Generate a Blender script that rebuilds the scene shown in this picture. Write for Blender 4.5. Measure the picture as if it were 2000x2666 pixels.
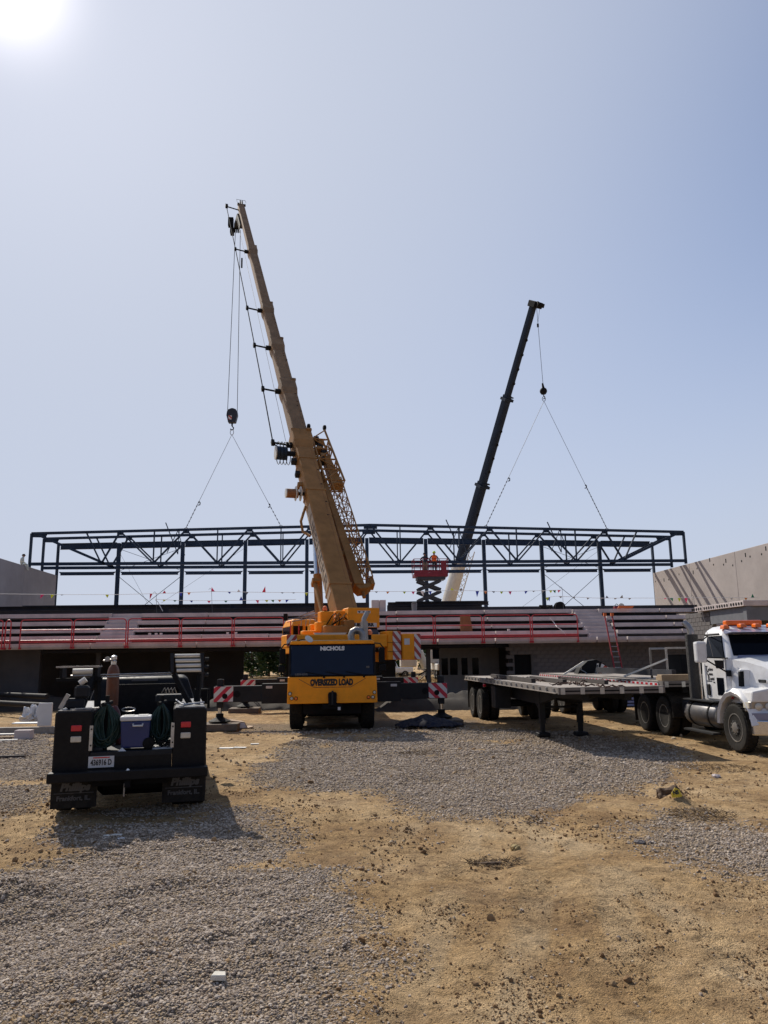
import bpy, bmesh, math, random
import numpy as np
from mathutils import Matrix, Vector
for _o in list(bpy.data.objects): bpy.data.objects.remove(_o)
R = math.radians
scene = bpy.context.scene
COL = scene.collection
random.seed(7)
rng = np.random.default_rng(11)

# ------------------------------------------------------------------ camera
FPX, CX, CY = 2000.0, 1000.0, 1333.0
EYE = Vector((0, 0, 2.15)); PITCH = R(10.73); ROLL = R(0.8)
_u0 = Vector((0, -math.sin(PITCH), math.cos(PITCH))); _r0 = Vector((1, 0, 0))
FWD = Vector((0, math.cos(PITCH), math.sin(PITCH)))
RGT = _r0*math.cos(ROLL) - _u0*math.sin(ROLL)
UPV = _u0*math.cos(ROLL) + _r0*math.sin(ROLL)
cam = bpy.data.cameras.new('camera'); camo = bpy.data.objects.new('camera', cam); COL.objects.link(camo)
cam.sensor_fit = 'VERTICAL'; cam.sensor_height = 36; cam.sensor_width = 27
cam.lens = 36*FPX/2666.0
cam.clip_start = 0.1; cam.clip_end = 5000
camo.matrix_world = Matrix(((RGT.x, UPV.x, -FWD.x, EYE.x), (RGT.y, UPV.y, -FWD.y, EYE.y), (RGT.z, UPV.z, -FWD.z, EYE.z), (0, 0, 0, 1)))
scene.camera = camo

# ------------------------------------------------------------------ sky, sun, exposure
SUN_EL, SUN_AZ = R(41.7), R(-29.3)          # azimuth from +Y, negative = to the left
SUND = Vector((math.sin(SUN_AZ)*math.cos(SUN_EL), math.cos(SUN_AZ)*math.cos(SUN_EL), math.sin(SUN_EL)))
world = bpy.data.worlds.new('World'); scene.world = world; world.use_nodes = True
wn, wl = world.node_tree.nodes, world.node_tree.links
wn.clear()
wo = wn.new('ShaderNodeOutputWorld'); bg = wn.new('ShaderNodeBackground')
sky = wn.new('ShaderNodeTexSky'); sky.sky_type = 'NISHITA'; sky.sun_disc = False
sky.sun_elevation = SUN_EL; sky.sun_rotation = SUN_AZ
sky.altitude = 200; sky.air_density = 1.0; sky.dust_density = 0.3; sky.ozone_density = 3.0
# summer haze: the blue dome turns milky towards the sun and towards the horizon
tc = wn.new('ShaderNodeTexCoord')
dp = wn.new('ShaderNodeVectorMath'); dp.operation = 'DOT_PRODUCT'; dp.inputs[1].default_value = SUND
nv = wn.new('ShaderNodeVectorMath'); nv.operation = 'NORMALIZE'; wl.new(tc.outputs['Generated'], nv.inputs[0])
wl.new(nv.outputs[0], dp.inputs[0])
def wmath(op, a, b):
    m = wn.new('ShaderNodeMath'); m.operation = op
    for i, x in enumerate((a, b)):
        if isinstance(x, (int, float)): m.inputs[i].default_value = x
        else: wl.new(x, m.inputs[i])
    return m.outputs[0]
def wrange(src, a, b, c, d):
    m = wn.new('ShaderNodeMapRange'); m.interpolation_type = 'SMOOTHSTEP'
    for i, v in enumerate((a, b, c, d)): m.inputs[i+1].default_value = v
    wl.new(src, m.inputs[0]); return m.outputs[0]
sx_ = wn.new('ShaderNodeSeparateXYZ'); wl.new(nv.outputs[0], sx_.inputs[0])
fs = wrange(dp.outputs['Value'], 0.50, 1.0, 0.16, 0.97)
fh = wrange(sx_.outputs[2], 0.02, 0.62, 0.96, 0.0)
fac = wmath('SUBTRACT', 1.0, wmath('MULTIPLY', wmath('SUBTRACT', 1.0, fs), wmath('SUBTRACT', 1.0, fh)))
hs = wn.new('ShaderNodeMix'); hs.data_type = 'RGBA'; wl.new(fac, hs.inputs[0])
tn = wn.new('ShaderNodeVectorMath'); tn.operation = 'MULTIPLY'; tn.inputs[1].default_value = (0.86, 0.98, 1.16); wl.new(sky.outputs[0], tn.inputs[0]); wl.new(tn.outputs[0], hs.inputs[6])
ph = wrange(dp.outputs['Value'], -0.35, 0.62, 0.42, 1.0)      # haze scatters forward: dimmer away from the sun
hz_ = wn.new('ShaderNodeVectorMath'); hz_.operation = 'SCALE'; hz_.inputs[0].default_value = (5.75, 6.25, 7.45); wl.new(ph, hz_.inputs['Scale']); wl.new(hz_.outputs[0], hs.inputs[7])
cl = wmath('MAXIMUM', dp.outputs['Value'], 0.0)
ad = wmath('ADD', wmath('MULTIPLY', wmath('POWER', cl, 800.0), 7.0), wmath('MULTIPLY', wmath('POWER', cl, 30.0), 1.1))
sc_ = wn.new('ShaderNodeVectorMath'); sc_.operation = 'SCALE'; sc_.inputs[0].default_value = (1.12, 1.0, 0.97); wl.new(ad, sc_.inputs['Scale'])
sm = wn.new('ShaderNodeVectorMath'); sm.operation = 'ADD'; wl.new(hs.outputs[2], sm.inputs[0]); wl.new(sc_.outputs[0], sm.inputs[1])
wl.new(sm.outputs[0], bg.inputs['Color']); bg.inputs['Strength'].default_value = 0.1
wl.new(bg.outputs[0], wo.inputs[0])
sl = bpy.data.lights.new('sun', 'SUN'); sl.energy = 5.0; sl.angle = R(0.53); sl.color = (1.0, 0.93, 0.82)
so = bpy.data.objects.new('sun', sl); COL.objects.link(so)
so.rotation_euler = SUND.to_track_quat('Z', 'Y').to_euler()
vs = scene.view_settings; vs.view_transform = 'Standard'; vs.look = 'None'; vs.exposure = 0.0; vs.gamma = 1.0; vs.use_curve_mapping = False
scene.cycles.max_bounces = 6; scene.cycles.diffuse_bounces = 3; scene.cycles.glossy_bounces = 3
scene.cycles.transparent_max_bounces = 8; scene.cycles.use_denoising = True
scene.cycles.sample_clamp_indirect = 6.0

# ------------------------------------------------------------------ measuring helpers
def ray(px, py): return FWD + RGT*((px-CX)/FPX) + UPV*((CY-py)/FPX)
def PW(px, py, Y):
    d = ray(px, py); return EYE + d*((Y-EYE.y)/d.y)
def GR(px, py, z=0.0):
    d = ray(px, py); return EYE + d*((z-EYE.z)/d.z)
BYAW = R(4.1); BC, BS = math.cos(BYAW), math.sin(BYAW)
def b2w(u, v, z): return Vector((u*BC - v*BS, u*BS + v*BC, z))
def w2b(p): return Vector((p.x*BC + p.y*BS, -p.x*BS + p.y*BC, p.z))
def PB(px, py, d):
    r = ray(px, py); n = Vector((-BS, BC, 0)); t = (d - n.dot(EYE))/n.dot(r)
    return w2b(EYE + r*t)
def proj(p):
    q = p - EYE; z = q.dot(FWD); return CX + FPX*q.dot(RGT)/z, CY - FPX*q.dot(UPV)/z

# ------------------------------------------------------------------ mesh builder
class MB:
    def __init__(s, xf=None): s.v = []; s.f = []; s.xf = xf
    def add(s, vs, fs):
        b = len(s.v)
        s.v += [tuple(s.xf @ Vector(p)) if s.xf else tuple(p) for p in vs]
        s.f += [[i+b for i in f] for f in fs]; return s
    def box(s, x0, x1, y0, y1, z0, z1):
        return s.add([(x0,y0,z0),(x1,y0,z0),(x1,y1,z0),(x0,y1,z0),(x0,y0,z1),(x1,y0,z1),(x1,y1,z1),(x0,y1,z1)],
            [(0,3,2,1),(4,5,6,7),(0,1,5,4),(1,2,6,5),(2,3,7,6),(3,0,4,7)])
    def hexa(s, a):  # 8 points, bottom 4 ccw, top 4 ccw
        return s.add(a, [(0,3,2,1),(4,5,6,7),(0,1,5,4),(1,2,6,5),(2,3,7,6),(3,0,4,7)])
    def bar(s, p, q, w, h=None, up=(0,0,1)):
        p, q = Vector(p), Vector(q); h = h or w; d = (q-p).normalized(); up = Vector(up)
        x = d.cross(up)
        if x.length < 1e-4: x = d.cross(Vector((0,1,0)))
        x.normalize(); z = x.cross(d).normalized(); x *= w/2; z *= h/2
        return s.hexa([p-x-z, p+x-z, q+x-z, q-x-z, p-x+z, p+x+z, q+x+z, q-x+z])
    def tube(s, p, q, r, r2=None, n=8, cap=True):
        p, q = Vector(p), Vector(q); r2 = r if r2 is None else r2; d = (q-p).normalized()
        x = d.cross(Vector((0,0,1)))
        if x.length < 1e-3: x = d.cross(Vector((0,1,0)))
        x.normalize(); y = d.cross(x); vs = []
        for k in range(n):
            a = 2*math.pi*k/n; o = x*math.cos(a) + y*math.sin(a); vs += [p+o*r, q+o*r2]
        fs = [(2*k, 2*k+1, (2*k+3)%(2*n), (2*k+2)%(2*n)) for k in range(n)]
        if cap: fs += [tuple(2*k for k in range(n)), tuple(2*k+1 for k in reversed(range(n)))]
        return s.add(vs, fs)
    def path(s, pts, r, n=6):
        pts = [Vector(p) for p in pts]; rings = []; px_ = None
        for i, p in enumerate(pts):
            d = (pts[min(i+1, len(pts)-1)] - pts[max(i-1, 0)]).normalized()
            x = px_ - d*px_.dot(d) if px_ is not None else d.cross(Vector((0.13, 0.2, 1)))
            if x.length < 1e-4: x = d.cross(Vector((0, 1, 0.1)))
            x.normalize(); px_ = x; y = d.cross(x)
            rings += [p + (x*math.cos(2*math.pi*k/n) + y*math.sin(2*math.pi*k/n))*r for k in range(n)]
        m = len(pts); fs = []
        for i in range(m-1):
            for k in range(n): fs.append((i*n+k, i*n+(k+1)%n, (i+1)*n+(k+1)%n, (i+1)*n+k))
        fs += [tuple(reversed(range(n))), tuple((m-1)*n+k for k in range(n))]
        return s.add(rings, fs)
    def prism(s, pts, a, b, axis='y'):  # polygon in the plane normal to axis, from a to b
        def mk(p, t): return {'y': (p[0], t, p[1]), 'x': (t, p[0], p[1]), 'z': (p[0], p[1], t)}[axis]
        n = len(pts); vs = [mk(p, a) for p in pts] + [mk(p, b) for p in pts]
        return s.add(vs, [tuple(range(n)), tuple(range(2*n-1, n-1, -1))] + [(k, n+k, n+(k+1)%n, (k+1)%n) for k in range(n)])
    def loft(s, rings, cap=True):
        n = len(rings[0]); vs = [p for r in rings for p in r]; fs = []
        for i in range(len(rings)-1):
            for k in range(n): fs.append((i*n+k, i*n+(k+1)%n, (i+1)*n+(k+1)%n, (i+1)*n+k))
        if cap: fs += [tuple(reversed(range(n))), tuple((len(rings)-1)*n+k for k in range(n))]
        return s.add(vs, fs)
    def lathe(s, prof, c=(0,0,0), axis=(0,0,1), n=16):  # prof: (radius, height) along axis
        c = Vector(c); d = Vector(axis).normalized(); x = d.cross(Vector((0,0,1)))
        if x.length < 1e-3: x = Vector((1,0,0))
        x.normalize(); y = d.cross(x)
        rings = [[c + d*h + (x*math.cos(2*math.pi*k/n) + y*math.sin(2*math.pi*k/n))*max(r, 1e-4) for k in range(n)] for r, h in prof]
        return s.loft(rings)
    def mesh(s, name, mat, bevel=0, smooth=False, off=None, seg=1):
        me = bpy.data.meshes.new(name)
        vs = s.v if off is None else [(p[0]-off[0], p[1]-off[1], p[2]-off[2]) for p in s.v]
        me.from_pydata(vs, [], s.f)
        bm = bmesh.new(); bm.from_mesh(me)
        bmesh.ops.recalc_face_normals(bm, faces=bm.faces)
        if bevel:
            es = [e for e in bm.edges if len(e.link_faces) == 2 and e.calc_face_angle(0) > 0.5]
            bmesh.ops.bevel(bm, geom=es, offset=bevel, segments=seg, affect='EDGES', profile=0.6, clamp_overlap=True)
        bm.to_mesh(me); bm.free()
        if smooth:
            me.shade_smooth()
            me.set_sharp_from_angle(angle=R(38))
        me.materials.append(mat); return me
    def out(s, name, mat, parent=None, bevel=0, smooth=False, label=None, seg=1):
        off = None
        if isinstance(parent, Thing): off = parent.off; par = parent.o
        else: par = parent; off = par.get('_off') if par is not None else None
        if par is not None and off is None: off = OFF.get(par.name)
        me = s.mesh(name, mat, bevel, smooth, off, seg)
        o = bpy.data.objects.new(name, me); COL.objects.link(o); o.parent = par
        if par is not None: OFF[o.name] = off
        if label: o['label'] = label
        return o
OFF = {}
class Thing:
    """An Empty at the thing's base; parts are authored in the thing's frame (off = frame origin)."""
    def __init__(s, name, label, cat, loc=(0,0,0), yaw=0.0, group=None, off=None):
        s.o = bpy.data.objects.new(name, None); COL.objects.link(s.o); s.o.empty_display_size = 0.3
        s.o.location = loc; s.o.rotation_euler = (0, 0, yaw); s.off = off
        tag(s.o, label, cat, group)
        s.M = Matrix.Translation(Vector(loc)) @ Matrix.Rotation(yaw, 4, 'Z')
        if off is not None: s.M = s.M @ Matrix.Translation(-Vector(off))
        s.Mi = s.M.inverted()
    def L(s, p): return s.Mi @ Vector(p)     # world -> authoring frame
def tag(o, label, cat, group=None):
    o['label'] = label; o['category'] = cat
    if group: o['group'] = group
    return o
def bthing(name, label, cat, u, v, z, group=None):
    return Thing(name, label, cat, b2w(u, v, z), BYAW, group, off=(u, v, z))
def solid(name, mb, mat, label, cat, base, yaw=0.0, group=None, bevel=0, smooth=False, seg=1):
    """one-mesh thing; verts authored in a frame rotated by yaw about world origin, base = origin there"""
    me = mb.mesh(name, mat, bevel, smooth, base, seg)
    o = bpy.data.objects.new(name, me); COL.objects.link(o)
    o.location = Matrix.Rotation(yaw, 3, 'Z') @ Vector(base); o.rotation_euler = (0, 0, yaw)
    return tag(o, label, cat, group)
def copies(o, parent, name=None):
    c = o.copy(); COL.objects.link(c); c.parent = parent
    return c
def text(name, body, size, origin, xd, yd, mat, parent, bold=0.0, align='CENTER', extrude=0.003, sx=1.0):
    cu = bpy.data.curves.new('t', 'FONT'); cu.body = body; cu.size = size; cu.align_x = align; cu.align_y = 'CENTER'
    cu.extrude = extrude; cu.offset = bold; cu.resolution_u = 3
    to = bpy.data.objects.new('t', cu); COL.objects.link(to)
    me = bpy.data.meshes.new_from_object(to.evaluated_get(bpy.context.evaluated_depsgraph_get()))
    bpy.data.objects.remove(to); bpy.data.curves.remove(cu)
    xd, yd = Vector(xd).normalized(), Vector(yd).normalized(); zd = xd.cross(yd)
    off = OFF.get(parent.name) if not isinstance(parent, Thing) else parent.off
    og = Vector(origin) - (Vector(off) if off is not None else Vector())
    me.transform(Matrix(((xd.x*sx, yd.x, zd.x, og.x), (xd.y*sx, yd.y, zd.y, og.y), (xd.z*sx, yd.z, zd.z, og.z), (0,0,0,1))))
    me.materials.clear(); me.materials.append(mat)
    o = bpy.data.objects.new(name, me); COL.objects.link(o); o.parent = parent.o if isinstance(parent, Thing) else parent
    return o

# ------------------------------------------------------------------ materials
MATS = {}
def mat(name, col, rough=0.6, metal=0.0, var=0.15, vscale=3.0, bump=0.0, bscale=40.0, dirt=0.0, dcol=(0.22,0.17,0.11), spec=0.5, coat=0.0, emit=None, estr=0):
    if name in MATS: return MATS[name]
    m = bpy.data.materials.new(name); m.use_nodes = True; n, l = m.node_tree.nodes, m.node_tree.links
    b = n['Principled BSDF']; b.inputs['Roughness'].default_value = rough; b.inputs['Metallic'].default_value = metal
    b.inputs['Specular IOR Level'].default_value = spec; b.inputs['Coat Weight'].default_value = coat
    c = n.new('ShaderNodeTexCoord'); nz = n.new('ShaderNodeTexNoise'); nz.inputs['Scale'].default_value = vscale; nz.inputs['Detail'].default_value = 7
    nz.inputs['Roughness'].default_value = 0.62
    l.new(c.outputs['Object'], nz.inputs['Vector'])
    rp = n.new('ShaderNodeMapRange'); rp.inputs[1].default_value = 0.3; rp.inputs[2].default_value = 0.7
    rp.inputs[3].default_value = 1-var; rp.inputs[4].default_value = 1+var; l.new(nz.outputs[0], rp.inputs[0])
    mx = n.new('ShaderNodeVectorMath'); mx.operation = 'SCALE'; mx.inputs[0].default_value = col[:3]; l.new(rp.outputs[0], mx.inputs['Scale'])
    last = mx.outputs[0]
    if dirt > 0:
        n2 = n.new('ShaderNodeTexNoise'); n2.inputs['Scale'].default_value = vscale*2.3; n2.inputs['Detail'].default_value = 9; n2.inputs['Roughness'].default_value = 0.7
        l.new(c.outputs['Object'], n2.inputs['Vector'])
        r2 = n.new('ShaderNodeMapRange'); r2.inputs[1].default_value = 0.42; r2.inputs[2].default_value = 0.75; r2.inputs[4].default_value = dirt; l.new(n2.outputs[0], r2.inputs[0])
        m2 = n.new('ShaderNodeMix'); m2.data_type = 'RGBA'; m2.inputs[7].default_value = (*dcol, 1)
        l.new(r2.outputs[0], m2.inputs[0]); l.new(last, m2.inputs[6]); last = m2.outputs[2]
        rr = n.new('ShaderNodeMapRange'); rr.inputs[3].default_value = rough; rr.inputs[4].default_value = min(1, rough+0.4); l.new(r2.outputs[0], rr.inputs[0]); l.new(rr.outputs[0], b.inputs['Roughness'])
    l.new(last, b.inputs['Base Color'])
    if bump > 0:
        n3 = n.new('ShaderNodeTexNoise'); n3.inputs['Scale'].default_value = bscale; n3.inputs['Detail'].default_value = 5; l.new(c.outputs['Object'], n3.inputs['Vector'])
        bp = n.new('ShaderNodeBump'); bp.inputs['Strength'].default_value = bump; bp.inputs['Distance'].default_value = 0.02; l.new(n3.outputs[0], bp.inputs['Height']); l.new(bp.outputs[0], b.inputs['Normal'])
    if emit: b.inputs['Emission Color'].default_value = (*emit, 1); b.inputs['Emission Strength'].default_value = estr
    MATS[name] = m; return m
def stripes(name, ca, cb, period, slope, rough=0.5):
    """painted diagonal warning stripes, in object space"""
    if name in MATS: return MATS[name]
    m = mat(name, ca, rough); n, l = m.node_tree.nodes, m.node_tree.links; b = n['Principled BSDF']
    c = n.new('ShaderNodeTexCoord'); sx = n.new('ShaderNodeSeparateXYZ'); l.new(c.outputs['Object'], sx.inputs[0])
    ys = n.new('ShaderNodeMath'); ys.operation = 'ADD'; l.new(sx.outputs[0], ys.inputs[0]); l.new(sx.outputs[1], ys.inputs[1])
    a = n.new('ShaderNodeMath'); a.operation = 'MULTIPLY_ADD'; a.inputs[1].default_value = slope; l.new(sx.outputs[2], a.inputs[0]); l.new(ys.outputs[0], a.inputs[2])
    d = n.new('ShaderNodeMath'); d.operation = 'DIVIDE'; d.inputs[1].default_value = period; l.new(a.outputs[0], d.inputs[0])
    f = n.new('ShaderNodeMath'); f.operation = 'FRACT'; l.new(d.outputs[0], f.inputs[0])
    g = n.new('ShaderNodeMath'); g.operation = 'GREATER_THAN'; g.inputs[1].default_value = 0.5; l.new(f.outputs[0], g.inputs[0])
    x = n.new('ShaderNodeMix'); x.data_type = 'RGBA'; x.inputs[6].default_value = (*ca, 1); x.inputs[7].default_value = (*cb, 1); l.new(g.outputs[0], x.inputs[0])
    l.new(x.outputs[2], b.inputs['Base Color']); return m
def M_(k): return MATS[k]
mat('concrete', (0.58,0.50,0.475), 0.9, var=0.2, vscale=0.9, bump=0.25, bscale=25, dirt=0.5, dcol=(0.36,0.31,0.305))
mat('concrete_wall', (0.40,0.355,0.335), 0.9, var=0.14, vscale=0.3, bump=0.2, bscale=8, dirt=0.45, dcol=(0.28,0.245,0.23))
mat('concrete_wall_shade', (0.27,0.27,0.295), 0.9, var=0.16, vscale=0.3, bump=0.2, bscale=8, dirt=0.45, dcol=(0.19,0.19,0.2))  # darker copy of the wall concrete, shade put into the colour
mat('boom_upper_hazed', (0.25,0.15,0.072), 0.6, var=0.18, vscale=0.9, dirt=0.7, dcol=(0.15,0.105,0.07), spec=0.25)  # same paint as the base section; veiling haze mixed into the colour
mat('block', (0.16,0.145,0.14), 0.95, var=0.2, vscale=2.2, bump=0.3, bscale=60)
mat('mortar', (0.13,0.12,0.115), 0.95)
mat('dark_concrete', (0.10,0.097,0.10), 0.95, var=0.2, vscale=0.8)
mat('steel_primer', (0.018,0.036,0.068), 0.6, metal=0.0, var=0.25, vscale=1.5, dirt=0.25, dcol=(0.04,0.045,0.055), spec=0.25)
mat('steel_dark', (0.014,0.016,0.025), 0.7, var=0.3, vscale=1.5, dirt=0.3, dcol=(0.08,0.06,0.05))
mat('rail_red', (0.62,0.045,0.055), 0.45, var=0.15, vscale=4, dirt=0.3, dcol=(0.3,0.06,0.06))
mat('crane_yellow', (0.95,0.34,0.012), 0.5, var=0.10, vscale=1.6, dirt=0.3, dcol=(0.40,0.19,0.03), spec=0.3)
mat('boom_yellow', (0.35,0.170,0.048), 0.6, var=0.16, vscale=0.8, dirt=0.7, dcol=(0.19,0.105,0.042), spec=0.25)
mat('dark_grey', (0.018,0.019,0.022), 0.65, var=0.25, vscale=2, dirt=0.35, dcol=(0.05,0.045,0.04), spec=0.25)
mat('black', (0.007,0.007,0.008), 0.75, var=0.2, vscale=3, spec=0.2)
mat('truck_black', (0.005,0.005,0.0065), 0.45, var=0.25, vscale=5, dirt=0.7, dcol=(0.026,0.023,0.02), spec=0.2)
mat('rubber', (0.018,0.017,0.016), 0.9, var=0.25, vscale=6, dirt=0.5, dcol=(0.07,0.058,0.045), bump=0.2, spec=0.2)
mat('glass_dark', (0.003,0.004,0.007), 0.1, var=0.0, spec=0.12)
mat('glass_navy', (0.005,0.013,0.038), 0.2, var=0.1, spec=0.22)
mat('chrome', (0.62,0.62,0.63), 0.18, metal=1.0, var=0.1, dirt=0.2)
mat('galv', (0.48,0.48,0.47), 0.42, metal=0.85, var=0.2, vscale=6, dirt=0.3)
mat('silver', (0.36,0.345,0.33), 0.42, metal=0.75, var=0.15, dirt=0.25)
mat('white_paint', (0.77,0.765,0.76), 0.3, var=0.04, coat=0.3, dirt=0.35, dcol=(0.42,0.38,0.32))
mat('off_white', (0.66,0.64,0.58), 0.55, var=0.08, dirt=0.3, dcol=(0.42,0.38,0.32))
mat('white_matte', (0.62,0.62,0.62), 0.7, var=0.06)
mat('white_letter', (0.62,0.64,0.66), 0.6, var=0.05)
mat('grey_letter', (0.085,0.085,0.09), 0.6, var=0.1)
mat('black_letter', (0.012,0.012,0.014), 0.6, var=0.0)
mat('orange_lens', (0.85,0.17,0.01), 0.2, var=0.1, coat=0.5)
mat('red_lens', (0.6,0.012,0.03), 0.3, var=0.1, coat=0.3)
mat('white_lens', (0.62,0.58,0.48), 0.3, var=0.12, vscale=30)
mat('wood', (0.38,0.27,0.16), 0.85, var=0.25, vscale=4, dirt=0.4, dcol=(0.2,0.14,0.09))
mat('wood_grey', (0.30,0.26,0.22), 0.9, var=0.3, vscale=5, dirt=0.4, dcol=(0.15,0.12,0.1))
mat('plywood_brown', (0.25,0.11,0.045), 0.85, var=0.2)
mat('alu_deck', (0.30,0.26,0.225), 0.7, metal=0.1, var=0.2, vscale=3, dirt=0.5, dcol=(0.3,0.25,0.2))
mat('rope', (0.05,0.05,0.055), 0.6, var=0.1)
mat('cable_thin', (0.10,0.10,0.115), 0.6, var=0.1)
mat('tarp_blue', (0.006,0.010,0.026), 0.75, spec=0.15, var=0.3, vscale=5, dirt=0.3)
mat('hose_green', (0.012,0.036,0.027), 0.5, var=0.3, vscale=8)
mat('cooler_blue', (0.010,0.026,0.13), 0.4, var=0.1)
mat('cylinder_brown', (0.17,0.05,0.018), 0.5, var=0.25, vscale=6, dirt=0.3)
mat('crane2_grey', (0.012,0.022,0.042), 0.6, var=0.2, vscale=1.2, spec=0.25)
mat('skin', (0.32,0.17,0.11), 0.6); mat('cloth_dark', (0.035,0.035,0.045), 0.9); mat('cloth_khaki', (0.24,0.2,0.14), 0.9)
mat('vest_orange', (0.95,0.15,0.02), 0.7, var=0.06); mat('hat_lime', (0.55,0.75,0.03), 0.4); mat('cloth_white', (0.55,0.58,0.52), 0.9)
mat('lift_red', (0.20,0.008,0.02), 0.5, var=0.15); mat('lift_dark', (0.03,0.03,0.035), 0.6)
mat('bark', (0.09,0.065,0.045), 0.95, var=0.3, bump=0.5)
stripes('warn_right', (0.66,0.63,0.61), (0.55,0.02,0.05), 0.34, 1.0)
stripes('warn_left', (0.66,0.63,0.61), (0.55,0.02,0.05), 0.34, -1.0)
stripes('warn_cw', (0.66,0.63,0.61), (0.42,0.06,0.04), 0.34, 1.0)
stripes('warn_cw_left', (0.66,0.63,0.61), (0.42,0.06,0.04), 0.34, -1.0)
# ------------------------------------------------------------------ ground
_NG = {}
def vnoise(x, y, s, seed):
    if seed not in _NG: _NG[seed] = np.random.default_rng(seed).random((64, 64))
    g = _NG[seed]
    X, Y = x*s + seed*3.17, y*s + seed*1.71; xi, yi = np.floor(X).astype(int), np.floor(Y).astype(int); fx, fy = X-xi, Y-yi
    fx, fy = fx*fx*(3-2*fx), fy*fy*(3-2*fy)
    a = g[xi%64, yi%64]; b = g[(xi+1)%64, yi%64]; c = g[xi%64, (yi+1)%64]; d = g[(xi+1)%64, (yi+1)%64]
    return (a*(1-fx)+b*fx)*(1-fy) + (c*(1-fx)+d*fx)*fy - 0.5
def fbm(x, y, s, seed, o=4):
    t = 0; a = 1.0
    for i in range(o): t = t + a*vnoise(x, y, s*2.03**i, seed+i); a *= 0.5
    return t
def polyg(pts): return np.array([GR(a, b).to_tuple()[:2] for a, b in pts])
GRAVEL = [
    polyg([(-900,2666),(870,2760),(862,2600),(845,2520),(872,2440),(885,2350),(858,2262),(800,2205),(720,2150),(600,2112),(430,2104),(300,2112),(210,2150),(150,2215),(60,2270),(-200,2300),(-900,2330)]),
    polyg([(-900,2050),(-900,1905),(40,1905),(150,1915),(150,2010),(120,2070),(30,2110),(-300,2130)]),
    polyg([(700,1985),(720,1950),(780,1930),(850,1924),(1000,1912),(1160,1900),(1330,1896),(1480,1902),(1600,1922),(1700,1945),(1790,1965),(1760,2000),(1600,2052),(1480,2092),(1370,2122),(1180,2122),(1060,2102),(1040,2072),(940,2058),(820,2058),(730,2045),(690,2020)]),
    polyg([(1640,2105),(1720,2125),(1860,2135),(2030,2150),(2400,2150),(2400,2320),(2030,2262),(1900,2245),(1790,2220),(1700,2175)]),
    polyg([(600,1880),(1180,1868),(1300,1880),(1200,1905),(700,1915),(590,1905)]),
]
def polydist(x, y, P):
    inside = np.zeros(x.shape, bool); dm = np.full(x.shape, 1e9); n = len(P)
    for i in range(n):
        ax, ay = P[i]; bx, by = P[(i+1) % n]
        c = ((ay > y) != (by > y)) & (x < (bx-ax)*(y-ay)/(by-ay+1e-12) + ax); inside ^= c
        t = np.clip(((x-ax)*(bx-ax) + (y-ay)*(by-ay))/((bx-ax)**2 + (by-ay)**2 + 1e-12), 0, 1)
        dm = np.minimum(dm, np.hypot(x-ax-t*(bx-ax), y-ay-t*(by-ay)))
    return np.where(inside, dm, -dm)
def gravel_mask(x, y):
    m = np.zeros(x.shape)
    for k, P in enumerate(GRAVEL):
        d = polydist(x, y, P) + fbm(x, y, 0.9, 5)*0.55 + fbm(x, y, 4.0, 9)*0.22
        w = 0.95 if k in (0, 2) else 0.9
        top = 0.55 if k == 4 else 1.0
        m = np.maximum(m, top*np.clip(d/w*0.5 + 0.5, 0, 1))
    bald = np.clip((fbm(x, y, 0.8, 31) - 0.24)*3.5, 0, 1)
    return m*(1 - 0.7*bald)
MOUNDS = []
for (a, b, r, h) in [(1395,1962,1.2,0.13),(1240,1968,1.0,0.09),(1330,1985,1.1,0.06),(1500,2000,1.0,0.10),(1600,1985,0.9,0.08),(1100,1960,0.8,-0.05),(60,2330,0.75,0.11),(20,2350,0.5,0.08),(480,2300,0.9,0.06),
                     (330,2345,0.8,0.05),(1760,2085,0.32,0.13),(1840,2112,0.5,0.06),(1860,2120,0.35,-0.05),(1730,2000,0.7,0.07),(1130,2030,0.6,-0.06),(620,2440,0.9,0.05),(440,2480,1.0,0.045),(300,2560,0.8,0.05),(750,1945,0.6,0.06),(800,1935,0.8,0.09),(1560,2115,0.6,0.05)]:
    g = GR(a, b); MOUNDS.append((g.x, g.y, r, h))
RUTS = [[(1560,2140),(1420,2075),(1250,2000),(1150,1950)],[(1700,2060),(1560,2010),(1400,1965)],[(1500,2160),(1330,2080),(1200,2010)],[(-100,2290),(150,2245),(420,2215),(700,2200),(900,2170)],
        [(-100,2190),(130,2170),(300,2160)],[(-60,2420),(200,2390),(450,2330),(700,2300)],[(-60,2640),(300,2560),(600,2480),(860,2430)],[(1100,2660),(1200,2450),(1290,2250),(1330,2120)],[(1400,2660),(1440,2450),(1440,2250),(1400,2130)],[(0,2245),(300,2205),(560,2170),(1060,2110)]]
RUTS = [np.array([GR(a, b).to_tuple()[:2] for a, b in r]) for r in RUTS]
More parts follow.
